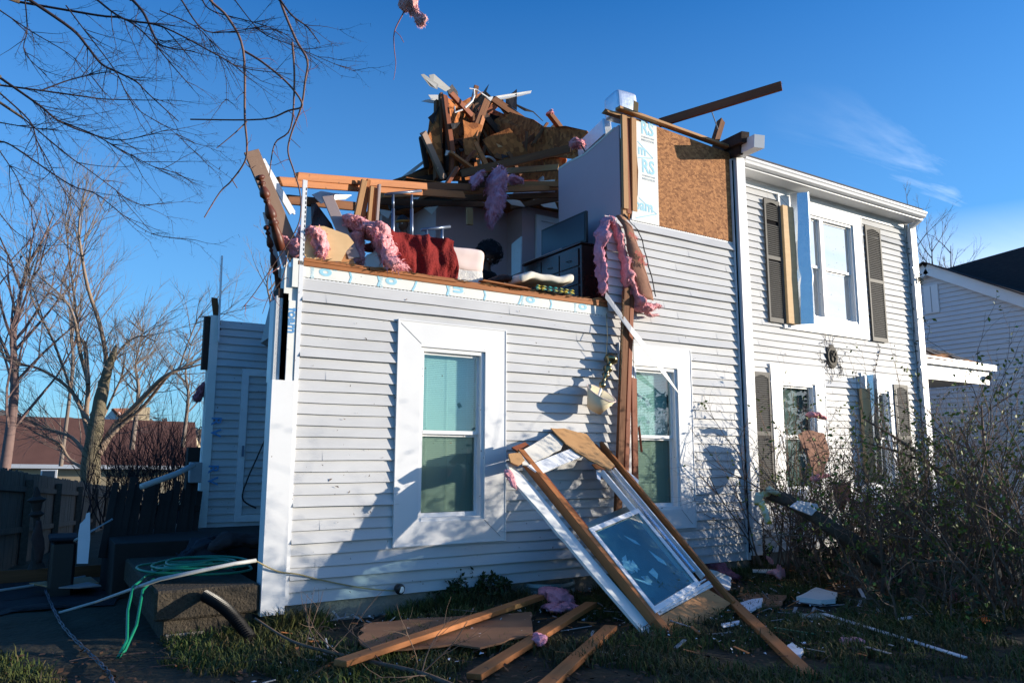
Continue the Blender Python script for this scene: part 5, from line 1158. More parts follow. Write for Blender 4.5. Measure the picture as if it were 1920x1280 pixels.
# loose wire hanging at the recessed door
tag(MB().tube(curve([PY(508, 600, YA-.3), PY(512, 660, YA-.3), PY(510, 740, YA-.2), PY(505, 800, YA-.15), PY(485, 850, YA-.15), PY(463, 900, YA-.15), PY(455, 935, YA-.15), PY(480, 952, YA-.1)]), .012, 5).build('loose_cable', 'cord'), 'black cable dangling in front of the recessed side door', 'cable')
tag(MB().tube([PY(265, 912, 3.0), PY(330, 888, 3.3), PY(362, 872, 3.6)], .04, 8).build('fallen_pipe', 'pvc', smooth=True), 'white downpipe leaning over the fallen lattice', 'pipe')
o = MB().box(*[*(lambda a: (a.x, a.x+.16))(PY(355, 900, 3.9)), 3.9, 4.05, PY(355, 905, 3.9).z, PY(355, 866, 3.9).z]).build('meter_box', 'box_grey', bevel=.01); tag(o, 'grey utility box beside the edge of the recessed wing', 'utility box')
o = MB().box(*[*(lambda a: (a.x, a.x+.28))(PY(346, 950, 5.2)), 5.2, 5.4, -.3, PY(350, 838, 5.2).z]).build('dark_post', 'fence_dark'); tag(o, 'thick dark post standing behind the grey utility box', 'post')
# fallen lattice / dark fence
lt = thing('fallen_fence_panel', 'dark broken fence panel leaning beside the recessed wing', 'fence panel', PY(260, 1060, 4.0)); r = random.Random(9)
for i in range(17):
    px = 190+i*10.5; lean = 18-i*.6; yb_ = 3.4+.12*i*.2
    beam('picket', PY(px, 1045, yb_), PY(px+lean+10+r.uniform(-4, 4), 905+r.uniform(-14, 22), yb_+.3), .075, .02, 'fence_dark', lt, up=(0, 1, 0), bevel=0)
for t in (.25, .72): beam('rail', PY(195+20*t, 1045-130*t, 3.75), PY(372, 1045-130*t, 4.0), .05, .08, 'fence_dark', lt, bevel=0)
o = panel('white_picket', [PY(144, 1056, 2.0), PY(147, 1000, 2.0), PY(150, 982, 2.0), PY(160, 972, 2.0), PY(162, 962, 2.0), PY(169, 960, 2.0), PY(169, 1010, 2.0), PY(165, 1056, 2.0)], .02, 'paper_white'); tag(o, 'white picket splinter standing upright on the drive', 'picket')
bn = thing('refuse_bin', 'black rubbish bin lying against the board fence', 'bin', PY(115, 1070, 3.2))
MB().box(*(lambda a, b: (a.x, b.x, 3.2, 3.8, -.1, a.z))(PY(97, 1016, 3.2), PY(145, 1012, 3.2))).build('body', 'black_plastic', bn, bevel=.03)
MB().box(*(lambda a, b: (a.x-.03, b.x+.03, 3.17, 3.83, a.z+.002, a.z+.05))(PY(97, 1016, 3.2), PY(145, 1012, 3.2)))  .build('lid', 'bin_lid', bn, bevel=.015)
gs = thing('garden_statue', 'dark garden ornament draped with a torn flag in front of the fence', 'ornament', PY(68, 1065, 2.6))
MB().lathe(PY(68, 1065, 2.6), PY(69, 912, 2.6), [(0, .09), (.1, .05), (.5, .03), (.62, .035), (.66, .08), (.70, .04), (.8, .06), (.84, .10), (.88, .04), (.93, .03), (1, .01)], 12).build('post', 'fence_dark', gs)
ribbon('flag', [PY(72, 975, 2.45), PY(73, 1010, 2.45), PY(70, 1055, 2.45)], [.07, .12, .06], .006, 'brown_cloth', gs, 3, .03)
tag(MB().tube([PZ(97, 1036, .35), PY(168, 997, 2.5), PY(210, 973, 3.3)], .014, 5).build('thin_strip', 'pvc'), 'thin white strip leaning from the bin up to the fallen fence panel', 'strip')
# ---- board fence
K = 4540.
def fpos(px, ytop): d = K/(400-px); return PD(px, ytop, d)
def ftop(px): return 877+(912-877)*(px/203.)**.92 if px > 0 else 877+px*.172
fn = thing('board_fence', 'weathered wooden board fence running back along the drive', 'fence', tuple(fpos(60, 1010)))
A_, B_ = fpos(-80, ftop(-80)), fpos(215, ftop(214)); dv = (B_-A_); Lf = math.hypot(dv.x, dv.y); ux = V((dv.x/Lf, dv.y/Lf, 0)); nn = V((ux.y, -ux.x, 0))
mb = MB(); r = random.Random(3); s_ = 0.
while s_ < Lf:
    w_ = .13+.015*r.random(); p = A_+ux*s_; zt = A_.z+(B_.z-A_.z)*(s_/Lf)+r.uniform(-.02, .02); zb = zt-1.75
    c = p-nn*.03; q = c+ux*w_; y = r.uniform(-.004, .004)
    mb.prism([V((c.x, c.y, zb)), V((q.x, q.y, zb)), V((q.x, q.y, zt-.03)), V((q.x-ux.x*.03, q.y-ux.y*.03, zt)), V((c.x+ux.x*.03, c.y+ux.y*.03, zt)), V((c.x, c.y, zt-.03))], nn*(.018+y)); s_ += w_+.006
mb.build('boards', 'fence_wood', fn)
s_ = 1.2; 
while s_ < Lf:
    p = A_+ux*s_+nn*.05; zt = A_.z+(B_.z-A_.z)*(s_/Lf)
    beam('post', (p.x, p.y, zt-1.8), (p.x, p.y, zt-.12), .11, .11, 'fence_wood', fn, up=(0, 1, 0), bevel=0); s_ += 2.7
for dz in (.28, .95, 1.6):
    p, q = A_+nn*.01, B_+nn*.01; beam('rail', (p.x, p.y, p.z-dz), (q.x, q.y, q.z-dz), .045, .09, 'fence_wood', fn, bevel=0)
# ---- brown-roofed house beyond the fence
bh = thing('neighbour_house', 'single storey tan house with a brown shingle roof beyond the fence', 'house', (-8, 37, -1.3))
e0, e1 = PD(-260, 866, 40), PD(372, 873, 44); r0_, r1_ = PD(-200, 772, 44), PD(366, 791, 48)
rm = MB().add([e0, e1, r1_, r0_, e0-V((0, 0, .2)), e1-V((0, 0, .2)), r1_-V((0, 0, .2)), r0_-V((0, 0, .2))], [(0, 1, 2, 3), (4, 5, 6, 7), (0, 1, 5, 4), (1, 2, 6, 5), (0, 3, 7, 4)]); rm.build('roof', 'brown_roof', bh)
bv = (e1-e0); bv.z = 0; bu = bv.normalized(); bn_ = V((bu.y, -bu.x, 0))
wa, wb = e0-bn_*.5, e1-bn_*.5-bu*.3
MB().prism([V((wa.x, wa.y, -2.2)), V((wb.x, wb.y, -2.2)), V((wb.x, wb.y, wb.z-.15)), V((wa.x, wa.y, wa.z-.15))], -bn_*6).build('wall', 'tan_siding', bh)
MB().bar(e0-V((0, 0, .12))+bn_*.03, e1-V((0, 0, .12))+bn_*.03, .04, .22).build('gutter', 'trim', bh)
gb = [V((wb.x, wb.y, wb.z-.2)), wb-bn_*7.5+V((0, 0, -.2)), r1_-V((0, 0, .2))-bu*.3]; MB().prism(gb, -bu*.1).build('gable', 'tan_siding', bh)
for px0, px1, t, b in ((77, 108, 880, 896), (172, 188, 880, 901)):
    c0 = PD(px0, t, 41.2); c1 = PD(px1, t, 41.4); hgt = (b-t)/1420*41.3*1.1
    f = MB().bar(c0+V((0, 0, -hgt/2)), c1+V((0, 0, -hgt/2)), .06, hgt).build('window', 'trim', bh)
    c0 = c0.lerp(c1, .12)+bn_*.05; c1 = c0+(c1-c0)*.86
    MB().bar(c0+V((0, 0, -hgt/2)), c1+V((0, 0, -hgt/2)), .06, hgt*.78).build('pane', 'screen', f)
ch_ = thing('far_house', 'small white gable and chimney showing above the brown roof', 'house', tuple(PD(235, 800, 60)))
panel('gable', [PD(190, 790, 60), PD(212, 766, 60), PD(236, 792, 60), PD(236, 806, 60), PD(190, 806, 60)], .4, 'trim', ch_)
panel('roof', [PD(212, 765, 59.8), PD(250, 765, 62), PD(252, 792, 62), PD(238, 793, 59.8)], .2, 'brown_roof', ch_)
c = PD(268, 780, 62); MB().box(c.x-.9, c.x+.5, c.y, c.y+.8, c.z-1.8, c.z+.75).build('chimney', 'tan_siding', ch_)
# ---- right-hand neighbour
nh = thing('neighbour_house', 'white sided neighbouring house with a dark roof at the right edge', 'house', (20, 3, 0))
XN = 20.; apx = PX(1742, 497, XN); lt_ = PX(1700, 530, XN); rt_ = PX(1990, 577, XN)
ridge = apx; yl, zl = lt_.y, lt_.z; yr_, zr = rt_.y, rt_.z
sl1 = (ridge.z-zr)/(yr_-ridge.y); YN0, YN1 = rt_.y+.2, ridge.y+(ridge.y-rt_.y)*.9
def rz(y): return ridge.z-abs(y-ridge.y)*abs(sl1)
mb = MB(); z = -.2; e = .125; r = random.Random(5)
while z < ridge.z:
    zt = z+e
    hw = (ridge.z-z)/abs(sl1)
    a, b = max(YN0, ridge.y-hw), min(YN1, ridge.y+hw)
    if b-a > .1:
        # split at vent
        hw2 = max(0.02, (ridge.z-zt)/abs(sl1)); a2, b2 = max(YN0, ridge.y-hw2), min(YN1, ridge.y+hw2)
        mb.add([(XN-.035, a, z), (XN-.035, b, z), (XN, b2, zt+.004), (XN, a2, zt+.004), (XN, a, z), (XN, b, z)], [(0, 1, 2, 3), (4, 5, 1, 0)])
    z = zt
mb.build('siding', 'neighbour_siding', nh)
MB().prism([(XN+.01, YN0, -1), (XN+.01, YN1, -1), (XN+.01, YN1, max(rz(YN1), -1)), (XN+.01, ridge.y, ridge.z), (XN+.01, YN0, rz(YN0))], (10, 0, 0)).build('wall', 'neighbour_siding', nh)
for s_, yy in ((1, YN0-.4), (-1, YN1+.4)):
    MB().bar((XN-.10, ridge.y, ridge.z-.12), (XN-.10, yy, rz(yy)-.12), .20, .30).build('rake_board', 'trim', nh)
    MB().bar((XN-.15, ridge.y, ridge.z+.045), (XN-.15, yy, rz(yy)+.045), .32, .03).build('roof_edge', 'dark_roof', nh)
MB().add([(XN-.1, ridge.y, ridge.z+.04), (XN+10, ridge.y, ridge.z+.04), (XN+10, YN0-.4, rz(YN0-.4)+.04), (XN-.1, YN0-.4, rz(YN0-.4)+.04), (XN+10, YN1+.4, rz(YN1+.4)+.04), (XN-.1, YN1+.4, rz(YN1+.4)+.04)], [(0, 1, 2, 3), (0, 1, 4, 5)]).build('roof', 'dark_roof', nh)
# higher main roof behind the gable
g0, g1, g2, g3 = PX(1775, 503, XN+.8), PX(1975, 447, XN+1.8), PX(1980, 560, XN+.6), PX(1975, 573, XN+.2)
panel('main_roof', [g0, g1, g2, g3], .2, 'dark_roof', nh)
va, vb = PX(1731, 536, XN-.05), PX(1762, 586, XN-.05)
v0 = MB().box(XN-.06, XN-.02, vb.y, va.y, vb.z+.02, va.z-.02).build('gable_vent', 'trim', nh)
MB().box(XN-.065, XN-.061, (va.y+vb.y)/2-.01, (va.y+vb.y)/2+.01, vb.z+.05, va.z-.05).build('vent_seam', 'box_grey', v0)
# side porch roof behind the corner
po = thing('porch_roof', 'damaged side porch roof with torn shingles beyond the right corner', 'porch roof', (14.6, 2, 2.8))
# porch seen end-on: box with its fascia facing the street
XA, XB = 14.10, PY(1850, 690, 1.2).x; YP0 = 1.2; zf0, zf1 = PY(1800, 712, YP0).z, PY(1800, 690, YP0).z
MB().box(XA, XB, YP0, YP0+3.5, zf0-.02, zf0+.0).build('ceiling', 'ceiling_white', po)
MB().box(XA, XB, YP0-.03, YP0, zf0-.05, zf1+.02).build('fascia', 'trim', po)
MB().box(XA, XB+.15, YP0-.14, YP0-.031, zf1-.0, zf1+.09).build('gutter', 'metal_white', po)
beam('torn_trim', (XA, YP0-.05, zf1+.18), (XB+.15, YP0-.12, zf1+.11), .05, .035, 'metal_white', po, ragged=.04)
beam('bare_wood', (XA, YP0-.06, zf1-.06), (XA+1.0, YP0-.06, zf1-.08), .03, .10, 'wood_pale', po)
YB2 = YP0+1.5; zb2 = PY(1745, 638, YB2).z; zf = zf1+.14
def rp(x, t, up=0.): k = 1-max(0, (x-XA)/(XB-XA)-.35)*.9*t; return V((x, YP0-.05+(YB2-YP0)*t, zf+(zb2-zf)*t*k+up))
MB().add([rp(XA, 0), rp(XB, 0), rp(XB, 1), rp(XA+1.0, 1), rp(XA, 1), rp(XA, 0, -.05), rp(XB, 0, -.05), rp(XB, 1, -.05), rp(XA+1.0, 1, -.05), rp(XA, 1, -.05)], [(0, 1, 2, 3, 4), (5, 6, 7, 8, 9), (0, 1, 6, 5), (2, 3, 8, 7), (3, 4, 9, 8), (1, 2, 7, 6)]).build('sheathing', 'plywood_orange', po)
r = random.Random(6); mb = MB()
for i in range(46):
    x = XA+r.random()*(XB-XA-.4); t = r.random()*.9
    if (x-XA)/(XB-XA) < .4 and .25 < t < .6: continue
    a = r.uniform(.005, .05); mb.prism([rp(x, t, a), rp(x+.30, t, a+r.uniform(0, .03)), rp(x+.29, min(1, t+.16), a+.01), rp(x, min(1, t+.17), a+.02)], (0, 0, .008))
mb.build('torn_shingles', 'shingle', po)
mb = MB()
for i in range(4): x = XA+r.random()*.9; t = .05+.22*i; mb.bar(rp(x, t, .05), rp(x+.8, t+r.uniform(-.05, .05), .06), .05, .012)
mb.build('loose_strips', 'metal_white', po)
MB().ell((XB-.15, YP0-.10, zf1-.16), (.07, .07, .06), 12, 8).build('lamp', 'bronze', po, smooth=True)
# ================================================================== FALLEN WALL SECTION
BL, BR = PZ(1255, 1205, .02), PZ(1372, 1130, .02); TL, TR = PY(962, 853, -.10), PY(1100, 797, -.12)
o_ = (BL+BR+TL+TR)/4; nrm = (TR-BL).cross(TL-BR).normalized()
if nrm.dot(CAM-o_) < 0: nrm = -nrm
def W(px, py, off=0.): return PPL(px, py, o_+nrm*off, nrm)
fw_ = thing('fallen_wall_section', 'torn out wall section with a window sash leaning against the siding', 'wall section', tuple(BL))
upn = tuple(nrm)
beam('stud', W(975, 850), W(1258, 1200), .09, .10, 'wood_new', fw_, up=upn, ragged=.05)
beam('stud', W(1000, 872, -.02), W(1225, 1152, -.02), .035, .09, 'wood_red', fw_, up=upn)
beam('stud', W(1098, 800), W(1372, 1132), .045, .10, 'wood_new', fw_, up=upn, ragged=.04)
beam('stud', W(1088, 806, -.04), W(1352, 1126, -.04), .045, .09, 'wood_red', fw_, up=upn)
panel('foam_strip', ragged_poly([W(950, 868, -.05), W(962, 872, -.05), W(1008, 920, -.05), W(1130, 1068, -.05), W(1250, 1205, -.05), W(1222, 1203, -.05), W(1100, 1062, -.05), W(1010, 955, -.05), W(968, 908, -.05)], .02, 9, 3), .03, 'foam_board', fw_)
panel('plywood', [W(1236, 1156, .02), W(1328, 1104, .02), W(1370, 1130, .02), W(1345, 1152, .02), W(1262, 1203, .02), W(1250, 1180, .02)], .02, 'plywood_orange', fw_)
panel('plywood', [W(1110, 870, -.055), W(1130, 868, -.055), W(1350, 1125, -.055), W(1335, 1130, -.055)], .012, 'wood_old', fw_)
# window jamb channels beside the sash
for a, b, w_ in (((1138, 878), (1300, 1075), .05), ((1128, 884), (1282, 1070), .03), ((1150, 880), (1318, 1082), .025)): beam('jamb_channel', W(*a, .0), W(*b, .0), w_, .07, 'aluminium' if w_ > .03 else 'frame_white', fw_, up=upn)
# sash with glass
S = [(1104, 990), (1196, 952), (1314, 1094), (1230, 1148)]
S = [W(a, b, .06) for a, b in S]
sash = MB(); cS = sum(S, V((0, 0, 0)))/4
inn = []
for i in range(4):
    p = S[i]; pv_, nx_ = S[i-1], S[(i+1) % 4]; inn.append(p+(pv_-p).normalized()*.052+(nx_-p).normalized()*.058)
for i in range(4): j = (i+1) % 4; sash.prism([S[i], S[j], inn[j], inn[i]], -nrm*.045)
sh_ = sash.build('sash', 'frame_white', fw_)
MB().prism([p-nrm*.02 for p in inn], -nrm*.004).build('pane', 'pane_debris', sh_)
bars = MB()
for i in range(4):
    j = (i+1) % 4; a = inn[i]+(inn[i-1]-inn[i]).normalized()*.012; bars.bar(inn[i]-nrm*.012, inn[j]-nrm*.012, .012, .012)
bars.build('glazing_bead', 'aluminium', sh_)
r = random.Random(12); mb = MB()     # torn papers and foam scraps behind the glass
ea, eb_ = inn[1]-inn[0], inn[3]-inn[0]
for i in range(14):
    c = inn[0]+ea*r.uniform(.1, .85)+eb_*r.uniform(.15, .95)-nrm*r.uniform(.06, .2); u = ea.normalized()*.05+eb_.normalized()*r.gauss(0, .03); v = eb_.normalized()*.05+ea.normalized()*r.gauss(0, .03)
    mb.prism([c-u-v, c+u*1.2-v*.6, c+u+v, c-u*.5+v*1.3], nrm*.004)
mb.build('paper_scraps', 'paper_white', sh_)
panel('backing', [W(1085, 985, -.22), W(1196, 940, -.22), W(1330, 1098, -.22), W(1225, 1160, -.22)], .01, 'well_metal', fw_)
for k, (a, b, w_) in enumerate((((1236, 1145), (1330, 1092), .045), ((1232, 1152), (1334, 1098), .03), ((1228, 1139), (1322, 1086), .02))): beam('sill_strip', W(*a, .03-.02*k), W(*b, .03-.02*k), w_, .03, 'metal_white', fw_, up=upn)
# head of the opening: cracked plaster board, trim board and brown paper
panel('plasterboard', ragged_poly([W(972, 848, .04), W(1032, 812, .04), W(1060, 826, .04), W(1052, 842, .04), W(990, 872, .04), W(980, 870, .04)], .02, 5, 5), .014, 'drywall', fw_)
panel('head_trim', [W(990, 872, .05), W(1082, 836, .05), W(1098, 852, .05), W(1012, 888, .05)], .02, 'frame_white', fw_)
panel('brown_board', ragged_poly([W(1033, 802, .08), W(1062, 803, .08), W(1100, 813, .08), W(1122, 840, .08), W(1153, 872, .08), W(1143, 880, .08), W(1105, 862, .08), W(1062, 832, .08)], .02, 5, 6), .014, 'drywall_paper', fw_)
panel('brown_board', ragged_poly([W(954, 850, .05), W(975, 848, .05), W(984, 862, .05), W(972, 872, .05), W(958, 866, .05)], .015, 4, 7), .02, 'drywall_paper', fw_)
panel('splinter_board', [W(960, 838, .0), W(985, 828, .0), W(1000, 842, .0), W(978, 850, .0)], .02, 'wood_red', fw_)
panel('torn_paper', [W(1118, 880, -.02), W(1128, 878, -.02), W(1126, 900, -.02), W(1120, 896, -.02)], .01, 'paper_white', fw_)
panel('torn_paper', [W(1170, 876, -.05), W(1198, 900, -.05), W(1195, 912, -.05), W(1182, 900, -.05)], .01, 'paper_white', fw_)
fluff('pink_wisp', [W(948, 880, -.03), W(958, 897, -.04), W(968, 916, -.05)], [.04, .05, .02], 'pink', fw_, seed=71, fibres=50)
# ---- lumber on the lawn
def G(a, b, w_, h_, mt, label, z0=.04, z1=.04, group='loose lumber on the lawn', **k):
    o = beam('loose_lumber', PZ(*a, z0), PZ(*b, z1), w_, h_, mt, **k); tag(o, label, 'lumber', group); return o
G((640, 1242), (1012, 1118), .12, .045, 'wood_new', 'longest orange stud on the lawn, crossing over the brown board', .13, .15, ragged=.03)
G((888, 1268), (1108, 1132), .12, .045, 'wood_new', 'orange stud lying in the middle between the brown board and the shortest stud', .04, .10, ragged=.03)
G((1020, 1290), (1145, 1176), .12, .045, 'wood_new', 'shortest orange stud, running out at the bottom edge of the lawn', .04, .06, ragged=.03)
G((1338, 1095), (1520, 1268), .11, .045, 'wood_new', 'orange plank running from the fallen wall section to the lower right', .10, .03, ragged=.02)
o = panel('brown_board', ragged_poly([PZ(682, 1168, .10), PZ(760, 1160, .10), PZ(996, 1146, .11), PZ(1000, 1186, .09), PZ(900, 1213, .09), PZ(850, 1206, .10), PZ(700, 1222, .09), PZ(672, 1198, .10)], .05, 6, 8), .015, 'cardboard'); tag(o, 'large dark brown fibreboard lying under the longest orange stud', 'board')
o = panel('fibreboard', ragged_poly([PZ(1384, 1110, .05), PZ(1475, 1115, .05), PZ(1464, 1135, .05), PZ(1400, 1137, .04)], .03, 5, 9), .015, 'cardboard'); tag(o, 'smaller brown board lying right of the fallen wall section', 'board')
def scrap(q, mt, label, z=.05, th=.02, cat='scrap', amp=.02, seed=1, name='debris_scrap', hs=None):
    pts = [PZ(a, b, (z if hs is None else hs[i])) for i, (a, b) in enumerate(q)]
    o = panel(name, ragged_poly(pts, amp, 4, seed), th, mt); tag(o, label, cat, 'scraps on the lawn'); return o
scrap([(1493, 1118), (1530, 1100), (1570, 1110), (1566, 1122), (1540, 1124)], 'foam_board', 'largest white foam wedge on the lawn in front of the shrubs', .08, .05, seed=2, name='foam_scrap')
scrap([(1326, 1066), (1345, 1070), (1372, 1082), (1368, 1106), (1330, 1092)], 'metal_white', 'bent white siding piece standing behind the plank of the fallen section', .1, .02, seed=3, name='siding_scrap', hs=(.28, .26, .14, .05, .12))
scrap([(1384, 1130), (1412, 1122), (1430, 1120), (1428, 1132), (1400, 1146), (1385, 1142)], 'paper_white', 'crumpled white wallboard piece on the smaller brown board', .08, .03, seed=4, name='wallboard_scrap')
scrap([(1470, 1212), (1485, 1203), (1505, 1215), (1502, 1226), (1484, 1226)], 'paper_white', 'cracked white plaster chunk near the end of the orange plank', .06, .03, seed=5, name='plaster_chunk')
scrap([(1352, 1168), (1386, 1162), (1388, 1166), (1356, 1172)], 'paper_white', 'small white strip beside the plywood foot of the fallen section', .06, .02, seed=6, name='white_strip')
scrap([(1608, 1102), (1614, 1102), (1624, 1120), (1618, 1121)], 'frame_white', 'small upright white chip right of the foam wedge', .08, .01, seed=7, name='white_chip')
scrap([(1644, 1140), (1660, 1139), (1658, 1145), (1646, 1146)], 'paper_white', 'tiny bluish white flake right of the small upright chip', .06, .01, seed=8, name='white_flake')
scrap([(1680, 1158), (1714, 1152), (1712, 1157), (1684, 1161)], 'paper_white', 'thin white sliver on the dark lawn near the log foot', .06, .01, seed=9, name='white_sliver')
scrap([(1410, 1066), (1448, 1066), (1448, 1071), (1412, 1070)], 'foam_board', 'flat white strip at the corner post foot', .10, .02, seed=10, name='foam_strip')
o = beam('white_trim_strip', PZ(1545, 1150, .06), PZ(1810, 1232, .04), .05, .015, 'metal_white'); tag(o, 'long white trim strip running diagonally on the lawn to the right', 'trim')
o = panel('window_screen', [PZ(1498, 1150, .05), PZ(1540, 1148, .05), PZ(1550, 1158, .04), PZ(1505, 1160, .04)], .01, 'well_metal'); tag(o, 'bluish glass shard at the upper end of the long trim strip', 'glass')
o = MB().bar(PZ(1452, 1176, .05), PZ(1530, 1188, .05), .03, .01).build('green_strip', 'hose'); tag(o, 'short green and white strip on the lawn left of the long trim', 'strip')
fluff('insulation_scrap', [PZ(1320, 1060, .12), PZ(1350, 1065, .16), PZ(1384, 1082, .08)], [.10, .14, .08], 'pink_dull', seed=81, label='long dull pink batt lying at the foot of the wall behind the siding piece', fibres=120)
fluff('insulation_scrap', [PZ(1020, 1105, .15), PZ(1045, 1115, .15), PZ(1075, 1128, .08)], [.08, .11, .09], 'pink_mauve', seed=82, label='dusky pink wool clump on the ground left of the fallen wall section', fibres=120)
fluff('insulation_scrap', [PZ(1018, 1135, .06), PZ(1050, 1140, .08), PZ(1080, 1136, .05)], [.06, .09, .05], 'pink_mauve', seed=83, label='flat dusky wool just below the wool clump left of the fallen section', fibres=70)
fluff('insulation_scrap', [PZ(1005, 1188, .1), PZ(1012, 1198, .1), PZ(1016, 1210, .05)], [.04, .05, .03], 'pink_mauve', seed=84, label='small lilac wool tuft sitting on the middle orange stud', fibres=40)
fluff('insulation_scrap', [PZ(1575, 1202, .05), PZ(1600, 1200, .06), PZ(1625, 1204, .04)], [.05, .06, .03], 'pink', seed=85, label='thin pink wool wisps on the dark lawn under the long trim strip', fibres=60)
fluff('insulation_scrap', [PZ(1446, 1072, .12), PZ(1458, 1072, .14), PZ(1470, 1074, .1)], [.06, .09, .05], 'pink', seed=86, label='rosy wool ball at the foot of the first shrub', fibres=60)
scrap([(1775, 1110), (1800, 1104), (1812, 1118), (1790, 1126)], 'pink_dull', 'dull pink rag under the shrubs at the right', .08, .02, seed=11, name='pink_rag')
scrap([(1832, 1155), (1845, 1150), (1856, 1162), (1846, 1168)], 'orange_leaf', 'bright orange leaf patch at the lower right', .05, .005, seed=12, name='orange_leaf')
# bottle-ish white thing and window well
ww_ = MB(); c = V((5.27, .02, 0)); n = 18; vs = []
for j in range(9):
    z = -.12+.30*j/8; rr_ = .27+(.006 if j % 2 else -.006)
    for k in range(n+1): t = PI+PI*k/n; vs.append((c.x+rr_*1.25*math.cos(t), c.y+rr_*math.sin(t), z))
ww_.add(vs, [(j*(n+1)+k, j*(n+1)+k+1, (j+1)*(n+1)+k+1, (j+1)*(n+1)+k) for j in range(8) for k in range(n)])
o = ww_.build('window_well', 'well_metal'); md = o.modifiers.new('t', 'SOLIDIFY'); md.thickness = .006; tag(o, 'half round corrugated metal window well at the foundation', 'window well')
tag(MB().lathe(PZ(952, 1128, .05), PZ(952, 1116, .05)+V((0, 0, .0)), [(0, .02), (.7, .03), (.9, .012), (1, .01)], 10).build('plastic_bottle', 'paper_white', smooth=True), 'small white plastic bottle lying at the foundation', 'bottle')
# long fallen branch in the foreground
def rot(v, ax, a): return Matrix.Rotation(a, 3, ax) @ v
def twig(mb, p, d, L, r0, r, depth, bend=.25, grav=0., kids=3, n=4, spread=.7, thorn=0., leaves=None, lp=0.):
    k = 5; pts = [p]; q = p.copy(); dd = d.normalized()
    for i in range(k):
        dd = (dd+V((r.gauss(0, 1), r.gauss(0, 1), r.gauss(0, 1)))*bend*.4+V((0, 0, grav))).normalized(); q = q+dd*L/k; pts.append(q.copy())
    mb.tube(pts, [r0*(1-.75*i/k) for i in range(k+1)], n, cap=False)
    if leaves is not None:
        if depth == 0 and r.random() < lp*1.7:
            for i in range(1, k+1):
                if r.random() < .55: leaves.append((pts[i], r.random()))
    if depth > 0:
        for i in range(kids):
            t = .25+.7*r.random(); j = min(int(t*k), k-1); b = pts[j].lerp(pts[j+1], t*k-j); base = (pts[j+1]-pts[j]).normalized()
            ax = V((r.gauss(0, 1), r.gauss(0, 1), r.gauss(0, 1))).normalized(); nd = rot(base, ax, spread*(.5+r.random()*.8))
            twig(mb, b, nd, L*(.35+.35*r.random()), r0*.5, r, depth-1, bend, grav, kids, max(3, n-1), spread, thorn, leaves, lp)
    if thorn:
        for i in range(int(L/.05*thorn)):
            t = r.random(); j = min(int(t*k), k-1); b = pts[j].lerp(pts[j+1], t*k-j); ax = (pts[j+1]-pts[j]).normalized().cross(V((r.gauss(0, 1), r.gauss(0, 1), r.gauss(0, 1)))).normalized()
            s_ = .0012; e_ = (pts[j+1]-pts[j]).normalized()*s_; mb.add([b-e_, b+e_, b+ax*(.015+.03*r.random())], [(0, 1, 2)])
r = random.Random(21)
mb = MB(); P_ = curve([PZ(478, 1158, .25), PZ(545, 1200, .12), PZ(620, 1222, .1), PZ(720, 1245, .08), PZ(790, 1262, .08), PZ(860, 1290, .06)], 5)
mb.tube(P_, [.008+.014*i/len(P_) for i in range(len(P_))], 6)
for i in range(10): twig(mb, P_[r.randrange(6, len(P_))], V((r.gauss(0, 1), r.gauss(0, 1), .9)), .3+.3*r.random(), .006, r, 1, .3)
tag(mb.build('fallen_branch', 'stem', smooth=True), 'thin bare branch lying across the foreground lawn', 'branch')
# fallen log leaning through the shrubs
lg = curve([PZ(1745, 1135, .05), PY(1705, 1092, -2.15), PY(1640, 1040, -1.95), PY(1560, 990, -1.75), PY(1490, 945, -1.5), PY(1440, 925, -1.25)], 5)
lgo = thing('leaning_log', 'dark fallen limb leaning diagonally in front of the shrubs', 'log', tuple(lg[0]))
mb = MB().tube(lg, [.115-.05*i/len(lg)+.008*math.sin(i*2.1) for i in range(len(lg))], 12); mb.v = [v+V((fnoise(v, 9, 3), fnoise(v, 9, 6), fnoise(v, 9, 9)))*.02 for v in mb.v]; mb.build('trunk', 'bark', lgo, smooth=True)
mb = MB(); r = random.Random(31)
for i in range(14): twig(mb, lg[r.randrange(3, len(lg))], V((r.gauss(0, 1), r.gauss(0, 1), r.gauss(.3, 1))), .5+.4*r.random(), .010, r, 2, .3, kids=2)
mb.build('twigs', 'stem', lgo)
ribbon('torn_bag', [PY(1420, 945, -1.25), PY(1424, 922, -1.3), PY(1440, 920, -1.35), PY(1458, 930, -1.4)], [.1, .16, .16, .05], .005, 'paper_yellow', None, 4, .06)
o = bpy.context.scene.objects['torn_bag']; tag(o, 'yellow and white striped torn bag snagged on the top of the leaning log', 'bag')
o = ribbon('torn_bag', [PY(1428, 940, -1.3), PY(1434, 960, -1.35), PY(1440, 982, -1.35)], [.10, .12, .08], .005, 'paper_yellow', None, 5, .05); tag(o, 'yellow striped rag dangling below the torn bag on the log', 'bag')
o = panel('foam_sheet', ragged_poly([PY(1484, 950, -1.75), PY(1500, 938, -1.75), PY(1532, 944, -1.75), PY(1536, 952, -1.75), PY(1522, 966, -1.75), PY(1508, 960, -1.75)], .03, 4, 3), .03, 'paper_white'); tag(o, 'white foam sheet resting on the upper part of the leaning log', 'foam')
o = panel('hanging_kraft_sheet', ragged_poly([PY(1496, 815, -.7), PY(1512, 806, -.7), PY(1545, 812, -.7), PY(1556, 850, -.7), PY(1545, 890, -.75), PY(1530, 900, -.75), PY(1512, 850, -.7)], .04, 4, 4), .01, 'kraft'); tag(o, 'brownish paper sheet caught upright in the first shrub', 'paper')
